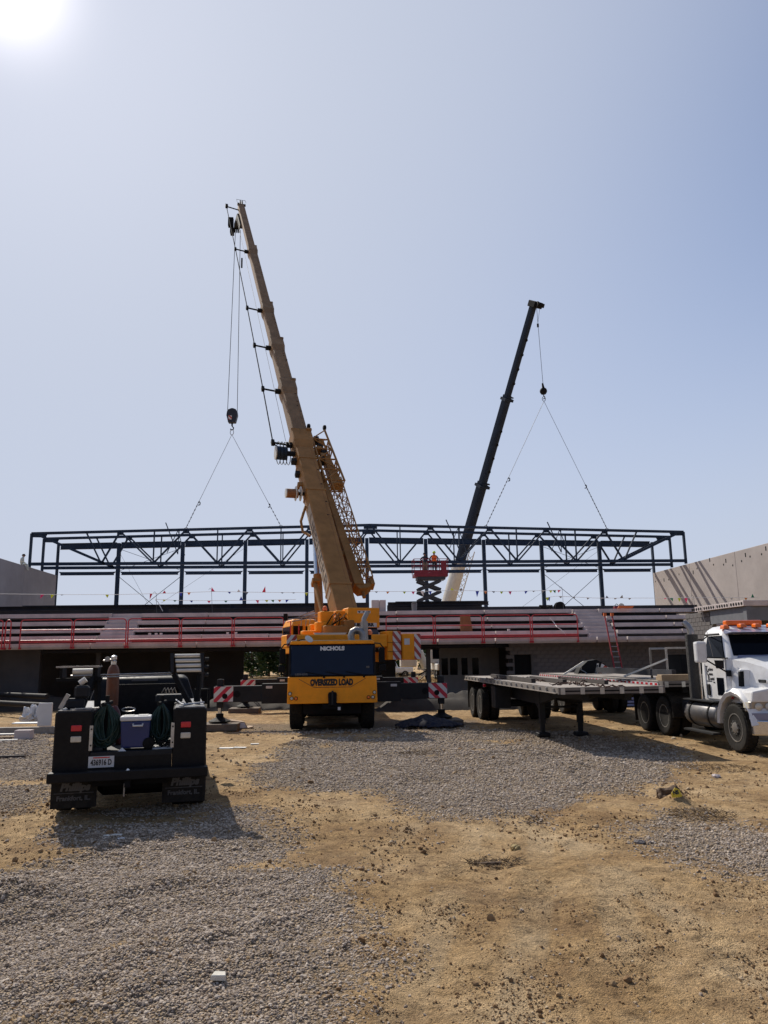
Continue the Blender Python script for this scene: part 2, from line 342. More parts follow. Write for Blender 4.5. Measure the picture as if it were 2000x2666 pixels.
def ground_h(x, y):
    h = fbm(x, y, 0.22, 3, 3)*0.08 + fbm(x, y, 1.3, 13, 3)*0.022 + fbm(x, y, 5.0, 17, 3)*0.022 + fbm(x, y, 13.0, 19, 2)*0.018
    for (a, b, r, k) in MOUNDS: h = h + k*np.exp(-((x-a)**2 + (y-b)**2)/(r*r)*2.2)*(1 + fbm(x, y, 3, 23)*0.8)
    for P in RUTS:
        d = np.full(x.shape, 1e9)
        for i in range(len(P)-1):
            ax, ay = P[i]; bx, by = P[i+1]
            t = np.clip(((x-ax)*(bx-ax) + (y-ay)*(by-ay))/((bx-ax)**2 + (by-ay)**2), 0, 1)
            d = np.minimum(d, np.hypot(x-ax-t*(bx-ax), y-ay-t*(by-ay)))
        d = d + fbm(x, y, 1.5, 29)*0.12
        h = h - 0.022*np.exp(-(d/0.16)**2) + 0.018*np.exp(-((np.abs(d)-0.28)/0.09)**2)*(0.6+1.2*fbm(x, y, 4.0, 33))
    tr, s_, off = track_field(x, y)
    h = h + tr*(0.011*np.sin(s_*2*math.pi/0.105 + np.abs(off)*34)*np.clip((13-y)/3, 0, 1) - 0.012)*(0.55+1.1*fbm(x, y, 0.9, 37))
    near = np.clip((45-np.hypot(x, y))/12, 0, 1)
    return h*near - 0.015
TRACKS = [[(1010,2740),(1110,2480),(1180,2300),(1230,2160)],[(1330,2740),(1370,2480),(1400,2300),(1410,2150)],[(1700,2740),(1640,2480),(1590,2310),(1540,2200)],[(1990,2560),(1800,2400),(1640,2290),(1480,2190),(1330,2120)],[(880,2300),(1010,2200),(1100,2130)],[(20,2290),(260,2215),(420,2160)]]
TRACKS = [np.array([GR(a, b).to_tuple()[:2] for a, b in r]) for r in TRACKS]
def track_field(x, y):
    best = np.full(x.shape, 1e9); S = np.zeros(x.shape); O = np.zeros(x.shape)
    for P in TRACKS:
        acc = 0.0
        for i in range(len(P)-1):
            ax, ay = P[i]; bx, by = P[i+1]; L_ = math.hypot(bx-ax, by-ay)
            t = np.clip(((x-ax)*(bx-ax) + (y-ay)*(by-ay))/(L_*L_), 0, 1); d = np.hypot(x-ax-t*(bx-ax), y-ay-t*(by-ay)); k = d < best
            sg = np.sign((bx-ax)*(y-ay) - (by-ay)*(x-ax)); best = np.where(k, d, best); S = np.where(k, acc+t*L_, S); O = np.where(k, d*sg, O); acc += L_
    return np.clip((0.17-best)/0.04, 0, 1), S, O
def graded(a, b, s0, s1, f):
    out = [a]
    while out[-1] < b: t = (out[-1]-a)/(b-a); out.append(out[-1] + s0 + (s1-s0)*t**f)
    return out
ys = [3.8+0.027*i for i in range(185)]; ys = ys[:-1] + graded(ys[-1], 40, 0.05, 0.34, 0.8); ys = [-600,-200,-60,-20,-5,1,2.6] + ys + [44,52,65,90,130,200,400,900]
xs = [0.032*i for i in range(135)]; xs = xs[:-1] + graded(xs[-1], 15, 0.06, 0.25, 0.8); xs = [-x for x in reversed(xs[1:])] + xs
xs = [-900,-300,-100,-50,-30,-20] + xs + [20,30,50,100,300,900]
gx, gy = np.meshgrid(np.array(xs), np.array(ys)); nx, ny = len(xs), len(ys)
gz = ground_h(gx, gy); gm = gravel_mask(gx, gy)
gme = bpy.data.meshes.new('ground')
gv = np.stack([gx.ravel(), gy.ravel(), gz.ravel()], 1)
idx = np.arange(nx*ny).reshape(ny, nx)
gf = np.stack([idx[:-1,:-1].ravel(), idx[:-1,1:].ravel(), idx[1:,1:].ravel(), idx[1:,:-1].ravel()], 1)
gme.from_pydata(gv.tolist(), [], gf.tolist())
at = gme.attributes.new('gravel', 'FLOAT', 'POINT'); at.data.foreach_set('value', gm.ravel().astype(np.float32))
at = gme.attributes.new('track', 'FLOAT', 'POINT'); at.data.foreach_set('value', (track_field(gx, gy)[0]*np.clip(0.5+1.3*fbm(gx, gy, 1.2, 47), 0, 1)).ravel().astype(np.float32))
gme.shade_smooth()
gmat = bpy.data.materials.new('ground_dirt_and_gravel'); gmat.use_nodes = True
n, l = gmat.node_tree.nodes, gmat.node_tree.links; b = n['Principled BSDF']; b.inputs['Roughness'].default_value = 0.95; b.inputs['Specular IOR Level'].default_value = 0.2
geo = n.new('ShaderNodeNewGeometry'); att = n.new('ShaderNodeAttribute'); att.attribute_name = 'gravel'
def noise(scale, det=6, rough=0.6, out=0):
    z = n.new('ShaderNodeTexNoise'); z.inputs['Scale'].default_value = scale; z.inputs['Detail'].default_value = det; z.inputs['Roughness'].default_value = rough; l.new(geo.outputs['Position'], z.inputs['Vector']); return z.outputs[out]
def ramp(src, stops):
    r = n.new('ShaderNodeValToRGB'); e = r.color_ramp.elements
    e[0].position, e[0].color = stops[0][0], (*stops[0][1], 1); e[1].position, e[1].color = stops[-1][0], (*stops[-1][1], 1)
    for p, c in stops[1:-1]: q = e.new(p); q.color = (*c, 1)
    l.new(src, r.inputs[0]); return r.outputs[0]
def mixc(f, a, c, mode='MIX'):
    x = n.new('ShaderNodeMix'); x.data_type = 'RGBA'; x.blend_type = mode
    for s, i in ((f, 0), (a, 6), (c, 7)):
        if isinstance(s, (int, float)): x.inputs[i].default_value = s
        elif isinstance(s, tuple): x.inputs[i].default_value = (*s, 1)
        else: l.new(s, x.inputs[i])
    return x.outputs[2]
def mrange(src, a, b_, c, d):
    x = n.new('ShaderNodeMapRange')
    for i, v in enumerate((a, b_, c, d)): x.inputs[i+1].default_value = v
    l.new(src, x.inputs[0]); return x.outputs[0]
d1 = ramp(noise(0.55, 9, 0.68), [(0.30, (0.27,0.16,0.072)), (0.44, (0.46,0.30,0.142)), (0.55, (0.565,0.39,0.205)), (0.70, (0.67,0.495,0.29))])
d2 = ramp(noise(5.0, 10, 0.78), [(0.34, (0.34,0.31,0.28)), (0.46, (0.85,0.84,0.83)), (0.58, (1.08,1.07,1.06)), (0.70, (1.25,1.24,1.22))])
dirt = mixc(1.0, d1, d2, 'MULTIPLY')
d3 = ramp(noise(30, 8, 0.8), [(0.36, (0.40,0.37,0.34)), (0.5, (1,1,1)), (0.66, (1.3,1.27,1.24))])
dirt = mixc(0.9, dirt, d3, 'MULTIPLY')
damp = mrange(noise(0.75, 8, 0.74), 0.49, 0.66, 0, 0.8)
dirt = mixc(damp, dirt, mixc(1.0, (0.27,0.165,0.082), d2, 'MULTIPLY'))
att2 = n.new('ShaderNodeAttribute'); att2.attribute_name = 'track'
tf_ = n.new('ShaderNodeMath'); tf_.operation = 'MULTIPLY'; tf_.inputs[1].default_value = 0.45; l.new(att2.outputs['Fac'], tf_.inputs[0])
dirt = mixc(tf_.outputs[0], dirt, mixc(0.7, (0.60,0.46,0.29), d3, 'MULTIPLY'))
vo = n.new('ShaderNodeTexVoronoi'); vo.inputs['Scale'].default_value = 42; l.new(geo.outputs['Position'], vo.inputs['Vector'])
vo2 = n.new('ShaderNodeTexVoronoi'); vo2.inputs['Scale'].default_value = 60; l.new(geo.outputs['Position'], vo2.inputs['Vector'])
gcol = ramp(vo.outputs['Distance'], [(0.0, (0.44,0.35,0.265)), (0.45, (0.35,0.27,0.195)), (0.75, (0.2,0.15,0.10))])
tint = mixc(0.6, gcol, ramp(noise(55, 3, 0.6), [(0.35, (0.6,0.6,0.6)), (0.65, (1.3,1.3,1.3))]), 'MULTIPLY')
tint = mixc(mrange(noise(0.8, 4), 0.4, 0.7, 0, 0.35), tint, (0.27,0.2,0.125))
fac = n.new('ShaderNodeMath'); fac.operation = 'MULTIPLY_ADD'; fac.inputs[1].default_value = 0.7; l.new(noise(14, 5), fac.inputs[0]); l.new(att.outputs['Fac'], fac.inputs[2])
f2 = mrange(fac.outputs[0], 0.68, 0.95, 0, 1)
col = mixc(f2, dirt, tint)
l.new(col, b.inputs['Base Color'])
bh = n.new('ShaderNodeMix'); bh.data_type = 'FLOAT'; l.new(f2, bh.inputs[0]); 
nb = n.new('ShaderNodeMath'); nb.operation = 'ADD'; l.new(noise(16, 8, 0.7), nb.inputs[0]); l.new(noise(70, 4, 0.6), nb.inputs[1])
l.new(nb.outputs[0], bh.inputs[2]); vi = n.new('ShaderNodeMath'); vi.operation = 'MULTIPLY'; vi.inputs[1].default_value = -1.2; l.new(vo.outputs['Distance'], vi.inputs[0]); l.new(vi.outputs[0], bh.inputs[3])
bp = n.new('ShaderNodeBump'); bp.inputs['Strength'].default_value = 1.0; bp.inputs['Distance'].default_value = 0.05; l.new(bh.outputs[0], bp.inputs['Height']); l.new(bp.outputs[0], b.inputs['Normal'])
gme.materials.append(gmat)
ground = bpy.data.objects.new('ground', gme); COL.objects.link(ground); ground['kind'] = 'structure'

# ------------------------------------------------------------------ loose gravel and clods (geometry-node instances)
def stone_mat(name, stops):
    m = bpy.data.materials.new(name); m.use_nodes = True; nn, ll = m.node_tree.nodes, m.node_tree.links; bb = nn['Principled BSDF']; bb.inputs['Roughness'].default_value = 0.9; bb.inputs['Specular IOR Level'].default_value = 0.25
    oi = nn.new('ShaderNodeObjectInfo'); r = nn.new('ShaderNodeValToRGB'); e = r.color_ramp.elements
    e[0].position, e[0].color = stops[0][0], (*stops[0][1], 1); e[1].position, e[1].color = stops[-1][0], (*stops[-1][1], 1)
    for p, c in stops[1:-1]: q = e.new(p); q.color = (*c, 1)
    ll.new(oi.outputs['Random'], r.inputs[0])
    ll.new(r.outputs[0], bb.inputs['Base Color']); return m
def scatter(name, label, cat, pts, rots, scl, material, seed):
    me = bpy.data.meshes.new(name); me.from_pydata(pts.tolist(), [], [])
    for an, arr in (('rot', rots), ('scl', scl)):
        q = me.attributes.new(an, 'FLOAT_VECTOR', 'POINT'); q.data.foreach_set('vector', arr.astype(np.float32).ravel())
    o = bpy.data.objects.new(name, me); COL.objects.link(o); o['kind'] = 'stuff'; o['label'] = label; o['category'] = cat
    ng = bpy.data.node_groups.new(name, 'GeometryNodeTree')
    ng.interface.new_socket('Geometry', in_out='INPUT', socket_type='NodeSocketGeometry'); ng.interface.new_socket('Geometry', in_out='OUTPUT', socket_type='NodeSocketGeometry')
    N, L = ng.nodes, ng.links; gi, go = N.new('NodeGroupInput'), N.new('NodeGroupOutput')
    jn = N.new('GeometryNodeJoinGeometry')
    for k in range(4):
        ic = N.new('GeometryNodeMeshIcoSphere'); ic.inputs['Radius'].default_value = 1.0; ic.inputs['Subdivisions'].default_value = 2
        nz = N.new('ShaderNodeTexNoise'); nz.noise_dimensions = '4D'; nz.inputs['W'].default_value = k*7.3+seed; nz.inputs['Scale'].default_value = 0.9; nz.inputs['Detail'].default_value = 2
        sb = N.new('ShaderNodeVectorMath'); sb.operation = 'SUBTRACT'; sb.inputs[1].default_value = (0.5,0.5,0.5); L.new(nz.outputs['Color'], sb.inputs[0])
        sk = N.new('ShaderNodeVectorMath'); sk.operation = 'SCALE'; sk.inputs['Scale'].default_value = 1.7; L.new(sb.outputs[0], sk.inputs[0])
        sp = N.new('GeometryNodeSetPosition'); L.new(ic.outputs[0], sp.inputs['Geometry']); L.new(sk.outputs[0], sp.inputs['Offset'])
        ss = N.new('GeometryNodeSetShadeSmooth'); ss.inputs['Shade Smooth'].default_value = False; L.new(sp.outputs[0], ss.inputs[0])
        sm_ = N.new('GeometryNodeSetMaterial'); sm_.inputs['Material'].default_value = material; L.new(ss.outputs[0], sm_.inputs[0])
        gi_ = N.new('GeometryNodeGeometryToInstance'); L.new(sm_.outputs[0], gi_.inputs[0]); L.new(gi_.outputs[0], jn.inputs[0])
    ip = N.new('GeometryNodeInstanceOnPoints'); L.new(gi.outputs[0], ip.inputs['Points']); L.new(jn.outputs[0], ip.inputs['Instance'])
    ip.inputs['Pick Instance'].default_value = True
    rv = N.new('FunctionNodeRandomValue'); rv.data_type = 'INT'; rv.inputs['Min'].default_value if False else None
    for s in rv.inputs:
        if s.type == 'INT' and s.name == 'Min': s.default_value = 0
        if s.type == 'INT' and s.name == 'Max': s.default_value = 3
    ro = [s for s in rv.outputs if s.type == 'INT'][0]
    L.new(ro, ip.inputs['Instance Index'])
    na = N.new('GeometryNodeInputNamedAttribute'); na.data_type = 'FLOAT_VECTOR'; na.inputs['Name'].default_value = 'rot'
    er = N.new('FunctionNodeEulerToRotation'); L.new(na.outputs['Attribute'], er.inputs[0]); L.new(er.outputs[0], ip.inputs['Rotation'])
    nb_ = N.new('GeometryNodeInputNamedAttribute'); nb_.data_type = 'FLOAT_VECTOR'; nb_.inputs['Name'].default_value = 'scl'; L.new(nb_.outputs['Attribute'], ip.inputs['Scale'])
    L.new(ip.outputs[0], go.inputs[0])
    md = o.modifiers.new('stones', 'NODES'); md.node_group = ng
    return o
def sample(nper, x0, x1, y0, y1):
    k = int(nper*(x1-x0)*(y1-y0)); return rng.uniform(x0, x1, k), rng.uniform(y0, y1, k)
def inview(x, y, mrg=0.6):
    return (np.abs(x) < 0.52*y + mrg)
P_, S_ = [], []
for (x0, x1, y0, y1, dens, size) in [(-6,6,4.3,6.6,4200,0.0066),(-6,6,6.6,9,2900,0.0076),(-8,8,9,13,1700,0.0090),(-10,10,13,18,900,0.0112),(-13,13,18,25,320,0.0145)]:
    x, y = sample(dens, x0, x1, y0, y1); k = inview(x, y); x, y = x[k], y[k]
    m = gravel_mask(x, y); keep = rng.random(len(x)) < np.clip((m-0.2)*1.5, 0.004, 1); x, y = x[keep], y[keep]
    s = size*np.exp(rng.normal(0, 0.42, len(x))); s = np.minimum(s, size*2.3)
    z = ground_h(x, y) + s*0.15
    P_.append(np.stack([x, y, z], 1)); S_.append(np.stack([s*rng.uniform(0.8,1.5,len(x)), s*rng.uniform(0.7,1.1,len(x)), s*rng.uniform(0.5,0.85,len(x))], 1))
P_, S_ = np.concatenate(P_), np.concatenate(S_); Rr = np.stack([rng.normal(0,0.35,len(P_)), rng.normal(0,0.35,len(P_)), rng.uniform(0,6.28,len(P_))], 1)
scatter('gravel', 'grey crushed stone gravel spread in patches over the dirt yard', 'gravel', P_, Rr, S_, stone_mat('gravel_stone', [(0,(0.25,0.185,0.13)),(0.3,(0.34,0.27,0.21)),(0.6,(0.42,0.345,0.275)),(0.85,(0.53,0.445,0.36)),(1,(0.40,0.29,0.18))]), 1.0)
P_, S_ = [], []
for (x0, x1, y0, y1, dens, size) in [(-6,6,4.3,8,1700,0.0042),(-6,6,4.3,8,190,0.008),(-6,6,4.3,8,6,0.017),(-8,8,8,14,240,0.008),(-8,8,8,14,12,0.017),(-13,13,14,26,14,0.02)]:
    x, y = sample(dens, x0, x1, y0, y1); k = inview(x, y); x, y = x[k], y[k]
    cl_ = np.clip(0.22 + fbm(x, y, 0.9, 41)*1.3 + fbm(x, y, 3.5, 43)*1.3, 0.02, 1)*np.clip(1.2-gravel_mask(x, y), 0.1, 1); keep = rng.random(len(x)) < cl_; x, y = x[keep], y[keep]
    s = size*np.exp(rng.normal(0, 0.45, len(x))); s = np.minimum(s, size*2.4); z = ground_h(x, y) + s*0.3
    P_.append(np.stack([x, y, z], 1)); S_.append(np.stack([s*rng.uniform(0.8,1.4,len(x)), s*rng.uniform(0.8,1.2,len(x)), s*rng.uniform(0.6,0.95,len(x))], 1))
P_, S_ = np.concatenate(P_), np.concatenate(S_); Rr = np.stack([rng.normal(0,0.6,len(P_)), rng.normal(0,0.6,len(P_)), rng.uniform(0,6.28,len(P_))], 1)
scatter('dirt_clods', 'brown dirt clods and pebbles scattered over the bare earth', 'clods', P_, Rr, S_, stone_mat('clod', [(0,(0.17,0.095,0.042)),(0.5,(0.27,0.165,0.08)),(0.85,(0.38,0.26,0.14)),(1,(0.45,0.36,0.25))]), 3.0)
_XS, _YS = np.array(xs), np.array(ys)
def gz_at(x, y):   # height of the built ground mesh at a point
    i = int(np.clip(np.searchsorted(_XS, x)-1, 0, nx-2)); j = int(np.clip(np.searchsorted(_YS, y)-1, 0, ny-2))
    a, c = (x-_XS[i])/(_XS[i+1]-_XS[i]), (y-_YS[j])/(_YS[j+1]-_YS[j])
    return float((gz[j,i]*(1-a) + gz[j,i+1]*a)*(1-c) + (gz[j+1,i]*(1-a) + gz[j+1,i+1]*a)*c)
# ------------------------------------------------------------------ roof trusses
D1, D2, D3 = 62.0, 64.7, 68.0
ORD = ['first','second','third','fourth','fifth','sixth','seventh','eighth','ninth','tenth','eleventh','twelfth']
def upx(px, py, d): return PB(px, py, d).x
TZ_B = PB(965, 1464, D1).z; TZ_T = PB(965, 1367, D1).z; TZ_E = 0.5*(PB(80, 1386, D1).z + PB(1783, 1388, D1).z)
TU_L, TU_R, TU_C = upx(80, 1430, D1), upx(1783, 1430, D1), upx(965, 1420, D1)
def topz(u): return TZ_T + (TZ_E - TZ_T)*((TU_C-u)/(TU_C-TU_L) if u < TU_C else (u-TU_C)/(TU_R-TU_C))
top_n = [upx(p, 1380, D1) for p in (314,485,650,808,965,1121,1275,1422,1574)]
bot_n = [upx(p, 1465, D1) for p in (264,399,565,731,886,1043,1197,1348,1502,1625)]
SP = M_('steel_primer')
def truss(d, label, extra):
    t = bthing('roof_truss', label, 'truss', TU_C, d, TZ_B, 'steel roof trusses')
    MB().bar((TU_L, d, topz(TU_L)), (TU_C, d, TZ_T), 0.2, 0.2).out('top_chord', SP, t)
    MB().bar((TU_C, d, TZ_T), (TU_R, d, topz(TU_R)), 0.2, 0.2).out('top_chord', SP, t)
    MB().bar((TU_L, d, TZ_B), (TU_R, d, TZ_B), 0.2, 0.24).out('bottom_chord', SP, t)
    for u in (TU_L, TU_R): MB().bar((u, d, TZ_B-0.25), (u, d, topz(u)), 0.17, 0.2, (0,1,0)).out('end_post', SP, t)
    for s, u in ((1, TU_L), (-1, TU_R)):
        MB().prism([(u, topz(u)-0.3), (u+s*1.1, topz(u)-0.32), (u+s*1.25, topz(u)+0.05), (u, topz(u)+0.05)], d-0.03, d+0.03).out('gusset_plate', SP, t)
    MB().prism([(TU_C-0.55, TZ_T-0.32), (TU_C+0.55, TZ_T-0.32), (TU_C+0.55, TZ_T), (TU_C-0.55, TZ_T)], d-0.03, d+0.03).out('gusset_plate', SP, t)
    def web(u0, z0, u1, z1, w=0.11, nm='diagonal'):
        mb = MB()
        for o in (-0.075, 0.075): mb.bar((u0, d+o, z0), (u1, d+o, z1), w, 0.05, (0,1,0))
        mb.out(nm, SP, t)
    web(TU_L+0.6, topz(TU_L)-0.15, bot_n[0]+0.3, TZ_B, 0.2); web(TU_R-0.6, topz(TU_R)-0.15, bot_n[-1]-0.3, TZ_B, 0.2)
    for i, u in enumerate(top_n): web(u, topz(u), bot_n[i], TZ_B); web(u, topz(u), bot_n[i+1], TZ_B)
    for u in bot_n[1:-1]: web(u, TZ_B, u, topz(u), 0.08, 'vertical')
    for s, u in ((-1, bot_n[0]), (1, bot_n[-1])): web(u+s*1.3, topz(u+s*1.3), u, TZ_B, 0.09)
    for u in top_n: MB().box(u-0.25, u+0.25, d-0.02, d+0.02, topz(u)-0.3, topz(u)).out('node_plate', SP, t)
    if extra:   # loose bridging angles still hanging on the near truss
        for px in (452, 1180, 1443):
            u = upx(px, 1400, D1); z = topz(u)
            MB().bar((u-0.6, d-0.3, z+0.55), (u+0.45, d-0.3, z-2.0), 0.07, 0.09, (0,1,0)).bar((u+0.5, d-0.32, z-0.1), (u+0.45, d-0.3, z-2.0), 0.05, 0.07, (0,1,0)).out('loose_brace', SP, t)
            MB().bar((u+0.4, d-0.34, z-0.1), (u-0.4, d-0.34, z-1.9), 0.05, 0.07, (0,1,0)).bar((u+0.4, d-0.34, z-0.1), (u+1.0, d-0.3, z-2.1), 0.05, 0.07, (0,1,0)).out('loose_brace', SP, t)
    return t
TR1 = truss(D1, 'near blue-grey steel roof truss held up by both cranes', True)
TR2 = truss(D2, 'blue-grey steel roof truss just behind the near one', False)

# ------------------------------------------------------------------ end frame of columns and beams
colpx = [148, 307, 474, 638, 799, 956, 1110, 1262, 1413, 1564, 1703]
rows_z = PB(500, 1595.5, 41.81).z - 0.06      # concourse level
fr = bthing('column_row', 'row of blue-grey steel columns with header beam behind the trusses', 'steel frame', upx(956, 1500, D3), D3, 0)
cu_ = [upx(p, 1490, D3) for p in colpx]
HB0, HB1, HBM = PB(148, 1420, D3).z, PB(1703, 1420, D3).z, PB(956, 1407, D3).z
HBE = 0.5*(HB0+HB1)
def hz(u): return HBM + (HBE-HBM)*abs(u-cu_[5])/(cu_[10]-cu_[5])
GZ = PB(956, 1489, D3).z
for i, u in enumerate(cu_):
    w = 0.16 if i in (0, 10) else 0.30
    MB().box(u-w/2, u+w/2, D3-0.15, D3-0.13, rows_z, hz(u)+0.2).box(u-w/2, u+w/2, D3+0.13, D3+0.15, rows_z, hz(u)+0.2).box(u-0.02, u+0.02, D3-0.13, D3+0.13, rows_z, hz(u)+0.2).box(u-w/2, u-w/2+0.02, D3-0.13, D3+0.13, rows_z, hz(u)+0.2).out('column', SP, fr)
for i in range(10):
    a, b_ = cu_[i]+0.2, cu_[i+1]-0.2
    mb = MB()
    for z0, z1, w in ((-0.27, -0.23, 0.22), (0.23, 0.27, 0.22), (-0.23, 0.23, 0.06)):
        za, zb = hz(a), hz(b_)
        mb.hexa([(a, D3-w/2, za+z0), (b_, D3-w/2, zb+z0), (b_, D3+w/2, zb+z0), (a, D3+w/2, za+z0), (a, D3-w/2, za+z1), (b_, D3-w/2, zb+z1), (b_, D3+w/2, zb+z1), (a, D3+w/2, za+z1)])
    mb.out('header_beam', SP, fr)
    MB().prism([(a-0.02, GZ+0.16), (a+0.16, GZ-0.02), (a+0.12, GZ-0.14), (b_-0.12, GZ-0.14), (b_-0.16, GZ-0.02), (b_+0.02, GZ+0.16), (b_-0.25, GZ+0.14), (a+0.25, GZ+0.14)], D3-0.1, D3+0.1).out('girt', SP, fr)
for i in (1, 8):
    for s in (0, 1):
        u0, u1 = (cu_[i], cu_[i+1]) if s == 0 else (cu_[i+1], cu_[i])
        MB().tube((u0, D3+0.1*s, GZ-0.2), (u1, D3+0.1*s, rows_z+0.4), 0.025, n=6).out('brace_rod', SP, fr)
        MB().tube((u0, D3+0.1*s, hz(u0)-0.3), (u1, D3+0.1*s, GZ+0.2), 0.02, n=6).out('brace_rod', SP, fr)
for a, c, e, f in ((307,1430,400,1600),(640,1425,420,1570),(1564,1430,1360,1580)):
    p, q = PB(a, c, D3+0.5), PB(e, f, D3+0.5); MB().tube(p, q, 0.011, n=4).out('guy_wire', M_('cable_thin'), fr)

# ------------------------------------------------------------------ tall concrete side walls
def sidewall(px_far, top_far, side, label, vnear, wm='concrete_wall'):
    p = PB(px_far, top_far, D3); u, zt = p.x, p.z
    t = bthing('concrete_wall', label, 'wall', u, D3, 0)
    # tilt-up panels with a joint every few metres
    edges = [D3]
    while edges[-1] > vnear: edges.append(edges[-1]-7.2)
    for i in range(len(edges)-1):
        v1, v0 = edges[i]-0.007, edges[i+1]+0.007
        MB().box(*((u-0.3, u) if side < 0 else (u, u+0.3)), v0, v1, -0.1, zt - 0.004*(i % 3)).out('panel', M_(wm), t, bevel=0.02)
    return t, u, zt, edges
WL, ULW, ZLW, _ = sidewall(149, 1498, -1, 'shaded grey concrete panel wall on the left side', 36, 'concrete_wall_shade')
WR, URW, ZRW, eR = sidewall(1700, 1492, 1, 'sunlit grey concrete panel wall with slots on the right side', 40)
for i, (px, py) in enumerate([(1848,1458),(1858,1470),(1884,1470),(1890,1460),(1908,1472),(1931,1461),(1941,1445),(1953,1449),(1983,1443),(1994,1428),(1768,1495),(1741,1509),(1729,1510),(1707,1514),(1815,1480),(1805,1490)]):
    r = ray(px, py); n_ = Vector((BC, BS, 0)); tt = (URW - n_.dot(EYE))/n_.dot(r); q = w2b(EYE + r*tt)
    MB().box(URW-0.004, URW+0.03, q.y-0.07, q.y+0.07, q.z-(0.15 if i % 3 == 0 else 0.07), q.z+(0.15 if i % 3 == 0 else 0.07)).out('embed_slot', M_('black'), WR)

# ------------------------------------------------------------------ precast grandstand
DS = 38.5
ZB0, ZB1 = PB(500, 1686, DS).z, PB(500, 1671, DS).z
gs = bthing('grandstand', 'grey precast concrete grandstand with open seating rows and stairs', 'grandstand', upx(900, 1690, DS), DS, 0)
CO = M_('concrete')
GSL, GSR = upx(-140, 1680, DS), upx(1855, 1680, DS)
# front fascia beams
fx = [-140, 14, 236, 325, 512, 640, 760, 880, 1000, 1140, 1290, 1555, 1634, 1858]
for a, b_ in zip(fx[:-1], fx[1:]):
    u0, u1 = upx(a, 1680, DS)+0.03, upx(b_, 1680, DS)-0.03
    MB().prism([(DS, ZB0), (DS+0.35, ZB0), (DS+0.9, ZB1-0.12), (DS+0.9, ZB1), (DS-0.06, ZB1), (DS-0.06, ZB1-0.16)], u0, u1, 'x').out('fascia_beam', CO, gs, bevel=0.015)
ROWY = [1652, 1633.5, 1614.5, 1595.5]; rows = []
for i, y in enumerate(ROWY):
    d = DS + 0.85 + 0.82*i; z = PB(500, y, d).z; rows.append((d, z))
# the last number pairs are row joints: (left part, between aisles, right part) measured on each row
segs = [[(-140,253),(338,526),(526,700),(700,905),(905,1037),(1037,1290),(1290,1532),(1606,1775),(1775,1862)],
        [(-140,266),(348,531),(531,760),(760,1035),(1035,1280),(1280,1520),(1595,1755),(1755,1885)],
        [(-140,279),(357,536),(536,770),(770,1034),(1034,1270),(1270,1507),(1580,1736),(1736,1870)],
        [(-140,290),(367,542),(542,800),(800,1032),(1032,1262),(1262,1492),(1560,1720),(1720,1826)]]
for (d, z), sg in zip(rows, segs):
    for a, b_ in sg:
        u0, u1 = upx(a, 1620, d)+0.025, upx(b_, 1620, d)-0.025; dz = random.uniform(-0.012, 0.012); dv = random.uniform(-0.02, 0.02)
        MB().box(u0, u1, d+dv, d+0.95, z-0.21+dz, z+dz).out('seating_plank', CO, gs, bevel=0.012)
SOF_ = 3.25
# near-black slab and panels paint the shade of the row gaps; support stubs between
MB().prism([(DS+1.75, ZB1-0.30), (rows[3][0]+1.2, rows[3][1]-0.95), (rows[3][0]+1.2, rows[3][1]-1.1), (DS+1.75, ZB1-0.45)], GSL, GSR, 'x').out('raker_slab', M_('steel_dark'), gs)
MB().box(GSL, GSR, rows[3][0]+1.26, rows[3][0]+1.36, SOF_, rows[3][1]-0.36).out('gap_shade_wall', M_('steel_dark'), gs)
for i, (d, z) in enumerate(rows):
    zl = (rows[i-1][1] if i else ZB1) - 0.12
    MB().box(GSL, GSR, d+0.5, d+0.56, zl, z-0.225).out('gap_shade_panel', M_('steel_dark'), gs)
for px in (385, 402, 415, 590, 612, 1330):
    d, z = rows[0]; u = upx(px, 1640, d); MB().box(u-0.06, u+0.06, d+0.4, d+0.52, z, rows[1][1]-0.27).out('support_stub', CO, gs)
# stairs in the two aisles
for (xa, xb) in ((253, 367), (1492, 1606)):
    for k in range(8):
        d = DS + 0.62 + 0.41*k; z = ZB1 + (rows[3][1]-ZB1)*(k+1)/8
        if xa < 800: e0, e1 = 253+5.0*k, 340+4.2*k
        else: e0, e1 = 1533-5.5*k, 1606-6.2*k
        MB().box(upx(e0, 1620, d), upx(e1, 1620, d), d, d+0.44, z-0.22, z).out('stair_step', CO, gs, bevel=0.01)
# concourse deck, soffit slab, columns and back wall under the stand
VB = 47.0
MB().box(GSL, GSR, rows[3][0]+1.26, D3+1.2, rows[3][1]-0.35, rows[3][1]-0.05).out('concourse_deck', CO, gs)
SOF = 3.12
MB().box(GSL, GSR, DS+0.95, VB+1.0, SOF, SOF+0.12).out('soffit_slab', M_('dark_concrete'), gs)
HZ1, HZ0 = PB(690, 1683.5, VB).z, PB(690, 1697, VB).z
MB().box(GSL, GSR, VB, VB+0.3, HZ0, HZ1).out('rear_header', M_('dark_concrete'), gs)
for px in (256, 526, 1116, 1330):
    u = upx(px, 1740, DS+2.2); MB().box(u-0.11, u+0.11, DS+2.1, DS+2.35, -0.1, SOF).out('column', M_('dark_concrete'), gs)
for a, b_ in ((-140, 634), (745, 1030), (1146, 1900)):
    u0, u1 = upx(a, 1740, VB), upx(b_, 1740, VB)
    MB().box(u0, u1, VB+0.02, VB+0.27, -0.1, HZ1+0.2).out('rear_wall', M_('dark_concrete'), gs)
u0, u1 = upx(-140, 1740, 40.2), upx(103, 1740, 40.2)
MB().box(u0, u1, 40.2, 40.5, -0.1, SOF).out('side_wall', M_('dark_concrete'), gs)

